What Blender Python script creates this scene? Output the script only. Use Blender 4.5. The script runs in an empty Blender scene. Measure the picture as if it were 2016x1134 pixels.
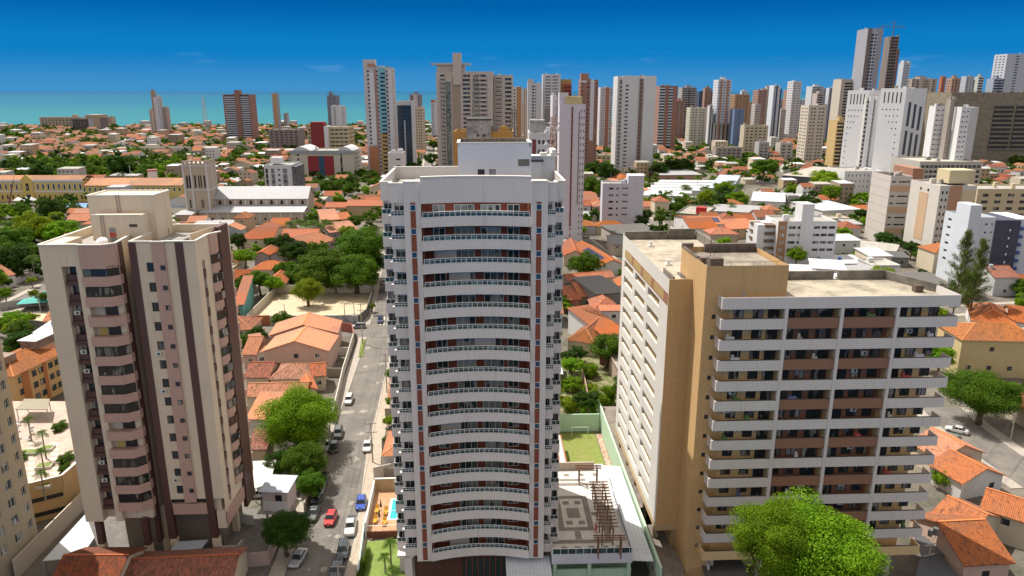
import bpy, bmesh, math, random
import numpy as np
from mathutils import Vector, Matrix
R = math.radians
rnd = random.Random(7)
sc = bpy.context.scene
col = sc.collection

# ---------------------------------------------------------------- camera, sky, sun
FPX, PITCH, CH = 1434.0, R(15.14), 70.0
cam_d = bpy.data.cameras.new('camera'); cam = bpy.data.objects.new('camera', cam_d); col.objects.link(cam)
cam.location = (0, 0, CH); cam.rotation_euler = (R(90) - PITCH, 0, 0)
cam_d.sensor_width = 36; cam_d.lens = 36 * FPX / 2016; cam_d.clip_start = 1; cam_d.clip_end = 200000
sc.camera = cam
SUN_EL = R(60); SUN_DIR = Vector((-.79 * math.cos(SUN_EL), .61 * math.cos(SUN_EL), math.sin(SUN_EL))).normalized()
w = bpy.data.worlds.new('World'); sc.world = w; w.use_nodes = True
nt = w.node_tree; nt.nodes.clear(); N = nt.nodes.new; L = nt.links.new
out = N('ShaderNodeOutputWorld'); bg = N('ShaderNodeBackground'); sky = N('ShaderNodeTexSky')
sky.sky_type = 'NISHITA'; sky.sun_disc = False; sky.sun_elevation = SUN_EL
sky.sun_rotation = math.atan2(SUN_DIR.x, SUN_DIR.y); sky.altitude = 0; sky.air_density = 1.0; sky.dust_density = 0.1; sky.ozone_density = 4.0
hsv = N('ShaderNodeHueSaturation'); hsv.inputs['Saturation'].default_value = .38; L(sky.outputs[0], hsv.inputs['Color'])
wb = N('ShaderNodeMix'); wb.data_type = 'RGBA'; wb.blend_type = 'MULTIPLY'; wb.inputs[0].default_value = 1; wb.inputs[7].default_value = (1.32, 1.10, .84, 1); L(hsv.outputs[0], wb.inputs[6])
tc = N('ShaderNodeTexCoord'); sep = N('ShaderNodeSeparateXYZ'); L(tc.outputs['Generated'], sep.inputs[0])
# deep polarised blue low over the horizon, the plain sky model higher up
low = N('ShaderNodeValToRGB'); L(sep.outputs[2], low.inputs[0]); low.color_ramp.interpolation = 'EASE'
low.color_ramp.elements[0].position = 0.0; low.color_ramp.elements[0].color = (.055, .29, .60, 1)
low.color_ramp.elements[1].position = .115; low.color_ramp.elements[1].color = (.0, .115, .40, 1)
e = low.color_ramp.elements.new(.05); e.color = (.004, .21, .56, 1)
sc5 = N('ShaderNodeMix'); sc5.data_type = 'RGBA'; sc5.blend_type = 'MULTIPLY'; sc5.inputs[0].default_value = 1; L(low.outputs[0], sc5.inputs[6]); sc5.inputs[7].default_value = (4.25, 4.25, 4.25, 1)
upf = N('ShaderNodeMapRange'); L(sep.outputs[2], upf.inputs[0]); upf.inputs[1].default_value = .13; upf.inputs[2].default_value = .3
tint = N('ShaderNodeMix'); tint.data_type = 'RGBA'; L(upf.outputs[0], tint.inputs[0]); L(sc5.outputs[2], tint.inputs[6]); L(wb.outputs[2], tint.inputs[7])
# a few thin clouds low over the sea
mp = N('ShaderNodeMapping'); mp.inputs['Scale'].default_value = (14, 14, 75); L(tc.outputs['Generated'], mp.inputs[0])
cn = N('ShaderNodeTexNoise'); cn.inputs['Scale'].default_value = 1.0; cn.inputs['Detail'].default_value = 6; L(mp.outputs[0], cn.inputs['Vector'])
cr = N('ShaderNodeValToRGB'); cr.color_ramp.elements[0].position = .60; cr.color_ramp.elements[1].position = .80; L(cn.outputs[0], cr.inputs[0])
band = N('ShaderNodeValToRGB'); L(sep.outputs[2], band.inputs[0])
band.color_ramp.elements[0].position = .012; band.color_ramp.elements[0].color = (0, 0, 0, 1)
band.color_ramp.elements[1].position = .055; band.color_ramp.elements[1].color = (0, 0, 0, 1)
e = band.color_ramp.elements.new(.03); e.color = (.10, .10, .10, 1)
cm = N('ShaderNodeMath'); cm.operation = 'MULTIPLY'; L(cr.outputs[0], cm.inputs[0]); L(band.outputs[0], cm.inputs[1])
cmix = N('ShaderNodeMix'); cmix.data_type = 'RGBA'; L(cm.outputs[0], cmix.inputs[0]); L(tint.outputs[2], cmix.inputs[6]); cmix.inputs[7].default_value = (3.2, 4.4, 6.0, 1)
L(cmix.outputs[2], bg.inputs[0]); bg.inputs[1].default_value = .15; L(bg.outputs[0], out.inputs[0])
sun_d = bpy.data.lights.new('sun', 'SUN'); sun = bpy.data.objects.new('sun', sun_d); col.objects.link(sun)
sun_d.energy = 3.9; sun_d.angle = R(.5); sun_d.color = (1, .95, .86)
sun.rotation_euler = SUN_DIR.to_track_quat('Z', 'Y').to_euler(); sun.location = (-100, 100, 300)
sc.view_settings.view_transform = 'Standard'; sc.view_settings.look = 'None'; sc.view_settings.gamma = 1
sc.view_settings.use_curve_mapping = False; sc.view_settings.exposure = 0.65
sc.cycles.max_bounces = 5; sc.cycles.diffuse_bounces = 3; sc.cycles.transparent_max_bounces = 6
sc.cycles.caustics_reflective = False; sc.cycles.caustics_refractive = False

# ---------------------------------------------------------------- pixel <-> world helpers (calibration of the photo)
CP, SP = math.cos(PITCH), math.sin(PITCH)
def P(u, v, z=0.0):
    a, b = u - 1008, v - 567
    ry = FPX * CP - b * SP; rz = -FPX * SP - b * CP
    t = (z - CH) / rz
    return Vector((a * t, ry * t, z))
def proj(p):
    dz = p[2] - CH; f = p[1] * CP - dz * SP; up = p[1] * SP + dz * CP
    if f < 1: return (-9999, 9999)
    return (1008 + FPX * p[0] / f, 567 - FPX * up / f)
def ZV(v, Y):                      # height seen at picture row v at ground distance Y
    b = v - 567
    return CH + Y * (-FPX * SP - b * CP) / (FPX * CP - b * SP)
def XU(u, Y, z): return (u - 1008) * (Y * CP + (CH - z) * SP) / FPX
GR = R(2.6)                         # the street grid's turn

# ---------------------------------------------------------------- objects and tags
LM = []                             # landmarks for telling repeats apart
AUTO = []                           # things whose label is written at the end
def tag(o, label=None, cat=None, group=None, kind=None):
    if label: o['label'] = label
    if cat: o['category'] = cat
    if group: o['group'] = group
    if kind: o['kind'] = kind
    return o
def empty(name, loc=(0, 0, 0), rz=0, label=None, cat=None, group=None):
    o = bpy.data.objects.new(name, None); col.objects.link(o); o.location = loc; o.rotation_euler = (0, 0, rz)
    o.empty_display_size = .5
    return tag(o, label, cat, group)
def auto(o, desc, plural, pt, cat, group=None, size=1):
    tag(o, None, cat, group); AUTO.append((o, desc, plural, proj(pt)))
def landmark(phrase, u, v): LM.append((phrase, u, v))
def obj(name, me, m=None, parent=None, loc=None, rz=None):
    o = bpy.data.objects.new(name, me); col.objects.link(o)
    if parent is not None: o.parent = parent
    if loc is not None: o.location = loc
    if rz is not None: o.rotation_euler = (0, 0, rz)
    if m is not None:
        ms = m if isinstance(m, (list, tuple)) else [m]
        if len(me.materials) == 0:
            for x in ms: me.materials.append(x)
    return o
class MB:
    def __init__(s): s.v = []; s.f = []; s.m = []; s.mi = 0
    def quad(s, *p):
        n = len(s.v); s.v += [tuple(q) for q in p]; s.f.append(tuple(range(n, n + len(p)))); s.m.append(s.mi); return s
    def hexa(s, p):                 # 8 corners: bottom 4 ccw, top 4 ccw
        n = len(s.v); s.v += [tuple(q) for q in p]
        for f in ((3, 2, 1, 0), (4, 5, 6, 7), (0, 1, 5, 4), (1, 2, 6, 5), (2, 3, 7, 6), (3, 0, 4, 7)):
            s.f.append(tuple(n + i for i in f)); s.m.append(s.mi)
        return s
    def box(s, x0, x1, y0, y1, z0, z1):
        return s.hexa([(x0, y0, z0), (x1, y0, z0), (x1, y1, z0), (x0, y1, z0), (x0, y0, z1), (x1, y0, z1), (x1, y1, z1), (x0, y1, z1)])
    def prism(s, pts, z0, z1, top=True, bot=True):
        n = len(s.v); k = len(pts)
        s.v += [(p[0], p[1], z0) for p in pts] + [(p[0], p[1], z1) for p in pts]
        for i in range(k):
            j = (i + 1) % k; s.f.append((n + i, n + j, n + k + j, n + k + i)); s.m.append(s.mi)
        if top: s.f.append(tuple(range(n + k, n + 2 * k))); s.m.append(s.mi)
        if bot: s.f.append(tuple(range(n + k - 1, n - 1, -1))); s.m.append(s.mi)
        return s
    def wallseg(s, a, b, z0, z1, t=.2):     # thin wall between two ground points
        a = Vector((a[0], a[1])); b = Vector((b[0], b[1])); d = (b - a); 
        if d.length < 1e-4: return s
        d.normalize(); n = Vector((-d.y, d.x)) * t / 2
        return s.hexa([(*(a - n), z0), (*(b - n), z0), (*(b + n), z0), (*(a + n), z0), (*(a - n), z1), (*(b - n), z1), (*(b + n), z1), (*(a + n), z1)])
    def tube(s, a, b, r0, r1=None, k=6):
        a = Vector(a); b = Vector(b); r1 = r0 if r1 is None else r1; d = (b - a).normalized()
        x = d.cross(Vector((0, 0, 1))) if abs(d.z) < .95 else d.cross(Vector((1, 0, 0))); x.normalize(); y = d.cross(x)
        n = len(s.v)
        for c, r in ((a, r0), (b, r1)):
            for i in range(k):
                t = 2 * math.pi * i / k; s.v.append(tuple(c + x * (r * math.cos(t)) + y * (r * math.sin(t))))
        for i in range(k):
            j = (i + 1) % k; s.f.append((n + i, n + k + i, n + k + j, n + j)); s.m.append(s.mi)
        s.f.append(tuple(range(n, n + k))); s.m.append(s.mi); s.f.append(tuple(range(n + 2 * k - 1, n + k - 1, -1))); s.m.append(s.mi)
        return s
    def path(s, pts, r, k=5):
        for a, b in zip(pts, pts[1:]): s.tube(a, b, r, r, k)
        return s
    def ellip(s, c, r, nu=12, nv=7):
        n = len(s.v)
        for j in range(nv + 1):
            t = math.pi * j / nv
            for i in range(nu):
                p = 2 * math.pi * i / nu; s.v.append((c[0] + r[0] * math.sin(t) * math.cos(p), c[1] + r[1] * math.sin(t) * math.sin(p), c[2] + r[2] * math.cos(t)))
        for j in range(nv):
            for i in range(nu):
                k = (i + 1) % nu; s.f.append((n + j * nu + i, n + (j + 1) * nu + i, n + (j + 1) * nu + k, n + j * nu + k)); s.m.append(s.mi)
        return s
    def facade(s, a, b, z0, z1, holes, dep=.22, back=False):
        """wall from a to b (outward normal to the right of a->b), with recessed openings (s0, s1, z0, z1)"""
        a = Vector((a[0], a[1])); b = Vector((b[0], b[1])); Lw = (b - a).length; d = (b - a) / Lw; n = Vector((d.y, -d.x))
        def pt(x, z, o=0.0): q = a + d * x - n * o; return (q.x, q.y, z)
        holes = [(max(h[0], .02), min(h[1], Lw - .02), max(h[2], z0 + .02), min(h[3], z1 - .02)) for h in holes]
        holes = [h for h in holes if h[1] > h[0] and h[3] > h[2]]
        rows = {}
        for h in holes: rows.setdefault((round(h[2], 3), round(h[3], 3)), []).append(h)
        keys = sorted(rows); ok = all(keys[i][1] <= keys[i + 1][0] + 1e-6 for i in range(len(keys) - 1))
        if ok:                      # strips: plain wall between rows, cells inside rows
            z = z0
            for k in keys:
                if k[0] > z + 1e-4: s.quad(pt(0, z), pt(Lw, z), pt(Lw, k[0]), pt(0, k[0]))
                x = 0
                for h in sorted(rows[k]):
                    if h[0] > x + 1e-4: s.quad(pt(x, k[0]), pt(h[0], k[0]), pt(h[0], k[1]), pt(x, k[1]))
                    x = h[1]
                if x < Lw - 1e-4: s.quad(pt(x, k[0]), pt(Lw, k[0]), pt(Lw, k[1]), pt(x, k[1]))
                z = k[1]
            if z < z1: s.quad(pt(0, z), pt(Lw, z), pt(Lw, z1), pt(0, z1))
        else:
            xs = sorted({0, Lw} | {h[0] for h in holes} | {h[1] for h in holes}); zs = sorted({z0, z1} | {h[2] for h in holes} | {h[3] for h in holes})
            for i in range(len(xs) - 1):
                for j in range(len(zs) - 1):
                    cx, cz = (xs[i] + xs[i + 1]) / 2, (zs[j] + zs[j + 1]) / 2
                    if any(h[0] < cx < h[1] and h[2] < cz < h[3] for h in holes): continue
                    s.quad(pt(xs[i], zs[j]), pt(xs[i + 1], zs[j]), pt(xs[i + 1], zs[j + 1]), pt(xs[i], zs[j + 1]))
        for h in holes:
            x0, x1, q0, q1 = h
            s.quad(pt(x0, q0), pt(x1, q0), pt(x1, q0, dep), pt(x0, q0, dep)); s.quad(pt(x0, q1, dep), pt(x1, q1, dep), pt(x1, q1), pt(x0, q1))
            s.quad(pt(x0, q0), pt(x0, q0, dep), pt(x0, q1, dep), pt(x0, q1)); s.quad(pt(x1, q0, dep), pt(x1, q0), pt(x1, q1), pt(x1, q1, dep))
            if back: s.quad(pt(x0, q0, dep), pt(x1, q0, dep), pt(x1, q1, dep), pt(x0, q1, dep))
        return s
    def mesh(s, name='m', smooth=False):
        me = bpy.data.meshes.new(name); me.from_pydata(s.v, [], s.f)
        if any(s.m): me.polygons.foreach_set('material_index', s.m)
        if smooth: me.polygons.foreach_set('use_smooth', [True] * len(s.f))
        me.update(); return me
    def build(s, name, m, parent=None, loc=None, rz=None, smooth=False):
        return obj(name, s.mesh(name, smooth), m, parent, loc, rz)
def struct(o): o['kind'] = 'structure'; return o

# ---------------------------------------------------------------- materials
MC = {}
def _new(name):
    m = bpy.data.materials.new(name); m.use_nodes = True; t = m.node_tree; b = t.nodes['Principled BSDF']; return m, t, b
def mixc(t, fac, a, b_, mode='MIX'):
    x = t.nodes.new('ShaderNodeMix'); x.data_type = 'RGBA'; x.blend_type = mode
    for inp, val in ((0, fac), (6, a), (7, b_)):
        if hasattr(val, 'links') or hasattr(val, 'is_linked'): t.links.new(val, x.inputs[inp])
        else: x.inputs[inp].default_value = val if inp == 0 else (*val[:3], 1)
    return x.outputs[2]
def noise(t, vec, scale, detail=3, rough=.55, dist=0):
    n = t.nodes.new('ShaderNodeTexNoise'); n.inputs['Scale'].default_value = scale; n.inputs['Detail'].default_value = detail
    n.inputs['Roughness'].default_value = rough; n.inputs['Distortion'].default_value = dist
    if vec is not None: t.links.new(vec, n.inputs['Vector'])
    return n.outputs[0]
def ramp_(t, v, a, b_, ca=0.0, cb=1.0):
    r = t.nodes.new('ShaderNodeMapRange'); t.links.new(v, r.inputs[0]); r.inputs[1].default_value = a; r.inputs[2].default_value = b_
    r.inputs[3].default_value = ca; r.inputs[4].default_value = cb; r.clamp = True; return r.outputs[0]
def coords(t, scale=(1, 1, 1), which='Object', rot=(0, 0, 0)):
    c = t.nodes.new('ShaderNodeTexCoord'); m = t.nodes.new('ShaderNodeMapping'); m.inputs['Scale'].default_value = scale; m.inputs['Rotation'].default_value = rot
    t.links.new(c.outputs[which], m.inputs[0]); return m.outputs[0]
def wall(c, dirt=.35, rough=.85, tile=None, key=None):
    """painted render with rain streaks; tile=(size, grout colour) adds a ceramic grid"""
    k = ('wall', tuple(round(x, 3) for x in c), dirt, tile)
    if k in MC: return MC[k]
    m, t, b = _new('painted_wall'); b.inputs['Roughness'].default_value = rough
    v1 = coords(t, (.25, .25, .25)); v2 = coords(t, (1.6, 1.6, .12)); oi = t.nodes.new('ShaderNodeObjectInfo')
    n1 = noise(t, v1, 1, 4); n2 = noise(t, v2, 1, 4, .6)
    dk = tuple(x * .62 for x in c)
    o = mixc(t, ramp_(t, n1, .35, .75, 0, .35), c, tuple(x * .8 for x in c))
    o = mixc(t, ramp_(t, n2, .55, .78, 0, dirt), o, dk)
    if tile:
        g = t.nodes.new('ShaderNodeTexCoord'); sx = t.nodes.new('ShaderNodeSeparateXYZ'); t.links.new(g.outputs['Object'], sx.inputs[0])
        def lines(a):
            q = t.nodes.new('ShaderNodeMath'); q.operation = 'FRACT'; d = t.nodes.new('ShaderNodeMath'); d.operation = 'DIVIDE'; t.links.new(a, d.inputs[0]); d.inputs[1].default_value = tile[0]
            t.links.new(d.outputs[0], q.inputs[0]); l = t.nodes.new('ShaderNodeMath'); l.operation = 'LESS_THAN'; t.links.new(q.outputs[0], l.inputs[0]); l.inputs[1].default_value = tile[2] if len(tile) > 2 else .1; return l.outputs[0]
        ad = t.nodes.new('ShaderNodeMath'); ad.operation = 'ADD'; t.links.new(sx.outputs[0], ad.inputs[0]); t.links.new(sx.outputs[1], ad.inputs[1])
        mx = t.nodes.new('ShaderNodeMath'); mx.operation = 'MAXIMUM'; t.links.new(lines(ad.outputs[0]), mx.inputs[0]); t.links.new(lines(sx.outputs[2]), mx.inputs[1])
        o = mixc(t, mx.outputs[0], o, tile[1]); b.inputs['Roughness'].default_value = .45
    t.links.new(o, b.inputs['Base Color']); MC[k] = m; return m
def speck(c1, c2, scale=14, rough=.8, c3=None):
    k = ('speck', c1, c2, scale)
    if k in MC: return MC[k]
    m, t, b = _new('mottled_surface'); b.inputs['Roughness'].default_value = rough
    v = coords(t); n = noise(t, v, scale, 3, .7); o = mixc(t, ramp_(t, n, .4, .62), c1, c2)
    n2 = noise(t, v, .35, 5, .65); o = mixc(t, ramp_(t, n2, .45, .7, 0, .6), o, c3 or tuple(x * .7 for x in c1)); o = mixc(t, ramp_(t, noise(t, coords(t, (1.1, 1.1, .07)), 1, 5, .6), .5, .72, 0, .4), o, tuple(x * .62 for x in c1))
    t.links.new(o, b.inputs['Base Color']); MC[k] = m; return m
def plain(c, rough=.6, metal=0, name='plain_paint', spec=.5):
    k = ('plain', c, rough, metal)
    if k in MC: return MC[k]
    m, t, b = _new(name); b.inputs['Base Color'].default_value = (*c, 1); b.inputs['Roughness'].default_value = rough; b.inputs['Metallic'].default_value = metal
    v = coords(t); n = noise(t, v, .8, 3); o = mixc(t, ramp_(t, n, .3, .8, 0, .3), c, tuple(x * .75 for x in c)); t.links.new(o, b.inputs['Base Color'])
    MC[k] = m; return m
def clay(c, old=.3, period=.28):
    """clay tile roof: rows of barrel tiles running down the slope, blackened patches"""
    k = ('clay', c, old)
    if k in MC: return MC[k]
    m, t, b = _new('clay_tile'); b.inputs['Roughness'].default_value = .9; c = (c[0] * .95, c[1] * .74, c[2] * .42)
    v = coords(t)
    wv = t.nodes.new('ShaderNodeTexWave'); wv.wave_type = 'BANDS'; wv.bands_direction = 'X'; wv.inputs['Scale'].default_value = .314 / period; wv.inputs['Distortion'].default_value = .6; wv.inputs['Detail'].default_value = 1; t.links.new(v, wv.inputs['Vector'])
    wy = t.nodes.new('ShaderNodeTexWave'); wy.wave_type = 'BANDS'; wy.bands_direction = 'Y'; wy.wave_profile = 'SAW'; wy.inputs['Scale'].default_value = .9; wy.inputs['Distortion'].default_value = .8; t.links.new(v, wy.inputs['Vector'])
    n1 = noise(t, v, .45, 5, .7); n2 = noise(t, v, 3.2, 4, .7); oi = t.nodes.new('ShaderNodeObjectInfo')
    o = mixc(t, ramp_(t, n2, .35, .65), tuple(x * .6 for x in c), tuple(min(1, x * 1.2) for x in c))
    o = mixc(t, ramp_(t, n1, .45, .75, 0, .5), o, (c[0] * .85, c[1] * 1.1, c[2] * 1.5))
    o = mixc(t, ramp_(t, wv.outputs[1], .0, .45, .5, 0), o, tuple(x * .45 for x in c))
    o = mixc(t, ramp_(t, wy.outputs[1], .0, .2, .22, 0), o, tuple(x * .45 for x in c))
    n3 = noise(t, coords(t, (1.6, .5, 1)), 1.4, 6, .78); o = mixc(t, ramp_(t, n3, .57 - old * .17, .68 - old * .1, 0, .8), o, (.055, .03, .02))
    o = mixc(t, ramp_(t, noise(t, v, .05, 3), .44, .6, 0, .5), o, (.22, .115, .075))
    hv = t.nodes.new('ShaderNodeHueSaturation'); t.links.new(o, hv.inputs['Color']); t.links.new(ramp_(t, oi.outputs['Random'], 0, 1, .65, 1.15), hv.inputs['Value']); t.links.new(ramp_(t, oi.outputs['Random'], 0, 1, 1.05, .8), hv.inputs['Saturation'])
    bp = t.nodes.new('ShaderNodeBump'); bp.inputs['Distance'].default_value = .06; bp.inputs['Strength'].default_value = .8; t.links.new(wv.outputs[1], bp.inputs['Height']); t.links.new(bp.outputs[0], b.inputs['Normal'])
    t.links.new(hv.outputs[0], b.inputs['Base Color']); MC[k] = m; return m
def sheet(c, period=.9, rust=.2):
    k = ('sheet', c, period)
    if k in MC: return MC[k]
    m, t, b = _new('corrugated_sheet'); b.inputs['Roughness'].default_value = .6
    v = coords(t); wv = t.nodes.new('ShaderNodeTexWave'); wv.bands_direction = 'X'; wv.inputs['Scale'].default_value = .314 / period; t.links.new(v, wv.inputs['Vector'])
    o = mixc(t, ramp_(t, wv.outputs[1], 0, .3, .35, 0), c, tuple(x * .6 for x in c)); n = noise(t, coords(t, (.3, 1.5, 1)), 1, 5, .65)
    o = mixc(t, ramp_(t, n, .5, .75, 0, rust + .25), o, tuple(x * .55 for x in c)); t.links.new(o, b.inputs['Base Color']); MC[k] = m; return m
def concrete(c=(.36, .33, .28), stain=.7):
    k = ('conc', c, stain)
    if k in MC: return MC[k]
    m, t, b = _new('weathered_concrete'); b.inputs['Roughness'].default_value = .9
    v = coords(t); n1 = noise(t, v, .28, 7, .68, .4); n2 = noise(t, v, 1.7, 5, .7)
    o = mixc(t, ramp_(t, n1, .42, .62, 0, stain), c, tuple(x * .38 for x in c)); o = mixc(t, ramp_(t, n2, .45, .75, 0, .45), o, tuple(min(1, x * 1.25) for x in c))
    t.links.new(o, b.inputs['Base Color']); MC[k] = m; return m
def glass(c=(.03, .04, .05), curtain=.35, cc=(.45, .45, .42), key=''):
    k = ('glass', c, curtain, cc)
    if k in MC: return MC[k]
    m, t, b = _new('window_glass'); b.inputs['Roughness'].default_value = .08; b.inputs['IOR'].default_value = 1.5
    oi = t.nodes.new('ShaderNodeObjectInfo'); v = coords(t, (1, 1, .3)); 
    ad = t.nodes.new('ShaderNodeVectorMath'); ad.operation = 'ADD'; t.links.new(v, ad.inputs[0]); t.links.new(oi.outputs['Location'], ad.inputs[1])
    n = noise(t, ad.outputs[0], .9, 2); a = ramp_(t, n, .62 - curtain * .2, .66 - curtain * .2)
    r = ramp_(t, oi.outputs['Random'], 0, 1, .1, .9); mul = t.nodes.new('ShaderNodeMath'); mul.operation = 'MULTIPLY'; t.links.new(a, mul.inputs[0]); t.links.new(r, mul.inputs[1])
    o = mixc(t, mul.outputs[0], c, cc); t.links.new(o, b.inputs['Base Color']); MC[k] = m; return m
def leafmat(c1, c2, key):
    k = ('leaf', key)
    if k in MC: return MC[k]
    m, t, b = _new('foliage'); b.inputs['Roughness'].default_value = .75; b.inputs['Specular IOR Level'].default_value = .2
    v = coords(t); oi = t.nodes.new('ShaderNodeObjectInfo'); ad = t.nodes.new('ShaderNodeVectorMath'); ad.operation = 'ADD'; t.links.new(v, ad.inputs[0]); t.links.new(oi.outputs['Location'], ad.inputs[1])
    n = noise(t, ad.outputs[0], 2.3, 3, .6); n2 = noise(t, ad.outputs[0], 30, 2, .6)
    o = mixc(t, ramp_(t, n, .35, .65), c1, c2); o = mixc(t, ramp_(t, n2, .35, .7, 0, .5), o, tuple(min(1, x * 1.5) for x in c2))
    hv = t.nodes.new('ShaderNodeHueSaturation'); t.links.new(o, hv.inputs['Color']); t.links.new(ramp_(t, oi.outputs['Random'], 0, 1, .8, 1.15), hv.inputs['Value']); t.links.new(ramp_(t, oi.outputs['Random'], 0, 1, .488, .508), hv.inputs['Hue'])
    t.links.new(hv.outputs[0], b.inputs['Base Color'])
    tr = t.nodes.new('ShaderNodeBsdfTranslucent'); t.links.new(hv.outputs[0], tr.inputs[0]); mx = t.nodes.new('ShaderNodeMixShader'); mx.inputs[0].default_value = .35
    t.links.new(b.outputs[0], mx.inputs[1]); t.links.new(tr.outputs[0], mx.inputs[2]); t.links.new(mx.outputs[0], t.nodes['Material Output'].inputs[0]); MC[k] = m; return m
def carpaint(c):
    k = ('car', c)
    if k in MC: return MC[k]
    m, t, b = _new('car_paint'); b.inputs['Base Color'].default_value = (*c, 1); b.inputs['Roughness'].default_value = .28; b.inputs['Coat Weight'].default_value = .8; b.inputs['Metallic'].default_value = .15
    n = noise(t, coords(t), 3, 3); o = mixc(t, ramp_(t, n, .4, .8, 0, .15), c, tuple(x * .7 for x in c)); t.links.new(o, b.inputs['Base Color']); MC[k] = m; return m

WHITE = (.66, .66, .68); CREAM = (.60, .50, .38); PINK = (.50, .30, .26); BRN = (.085, .032, .026); GOLD = (.52, .33, .14); BRICK = (.19, .055, .03)
ORANGE = (.53, .145, .035); ORANGE2 = (.60, .18, .035); ROSE = (.50, .20, .11); OLDRED = (.36, .09, .03)
white_m = wall(WHITE); frame_w = plain((.72, .74, .76), .4); frame_d = plain((.03, .03, .035), .4); dark_gl = glass(); conc = concrete(); metal_m = plain((.35, .36, .37), .35, .8)
greenglass = glass((.03, .06, .06), .4, (.12, .22, .21))
pole_m = concrete((.42, .38, .32), .3); wire_m = plain((.03, .03, .03), .6); rail_m = plain((.10, .08, .07), .6)

# ---------------------------------------------------------------- windows
WM = {}
def winmesh(w_, h_, n, frame, gl, ft=.06):
    k = (round(w_, 2), round(h_, 2), n, frame.name, gl.name, ft)
    if k in WM: return WM[k]
    b = MB(); b.quad((0, .0, 0), (w_, .0, 0), (w_, .0, h_), (0, .0, h_)); b.mi = 1
    if ft > 0:
        b.box(0, w_, -.05, .0, 0, ft); b.box(0, w_, -.05, .0, h_ - ft, h_); b.box(0, ft, -.05, 0, ft, h_ - ft); b.box(w_ - ft, w_, -.05, 0, ft, h_ - ft)
        for i in range(1, n): x = w_ * i / n; b.box(x - ft / 2, x + ft / 2, -.045, 0, ft, h_ - ft)
    me = b.mesh('window'); me.materials.append(gl); me.materials.append(frame); WM[k] = me; return me
def add_windows(parent, wins, cap=100, name='window', basepos=None):
    """wins: (x, y, z, rz, mesh) in the parent's frame; the hundred nearest are parts, the rest one part"""
    if not wins: return
    M = parent.matrix_basis
    def key(q): p = M @ Vector(q[:3]); return (p - Vector((0, 0, CH))).length
    if len(wins) > cap: wins = sorted(wins, key=key)
    for q in wins[:cap]:
        obj(name, q[4], None, parent, q[:3], q[3])
    rest = wins[cap:]
    if rest:
        bm = bmesh.new(); mats = []
        for q in rest:
            me = q[4]; T = Matrix.Translation(q[:3]) @ Matrix.Rotation(q[3], 4, 'Z'); vs = [bm.verts.new(T @ v.co) for v in me.vertices]
            for mt in me.materials:
                if mt not in mats: mats.append(mt)
            for p in me.polygons:
                f = bm.faces.new([vs[i] for i in p.vertices]); f.material_index = mats.index(me.materials[p.material_index])
        me2 = bpy.data.meshes.new(name); bm.to_mesh(me2); bm.free()
        for mt in mats: me2.materials.append(mt)
        o = obj(name, me2, None, parent); o['kind'] = 'stuff'
def wall_wins(a, b, z0, z1, mb, holes, mesh_for, wins, dep=.22):
    """holes on a wall + a window object in each"""
    mb.facade(a, b, z0, z1, holes, dep)
    a = Vector((a[0], a[1])); b = Vector((b[0], b[1])); d = (b - a).normalized(); n = Vector((d.y, -d.x)); ang = math.atan2(d.y, d.x)
    for h in holes:
        q = a + d * h[0] - n * (dep - .005); wins.append((q.x, q.y, h[2], ang, mesh_for(h[1] - h[0], h[3] - h[2])))
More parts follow.
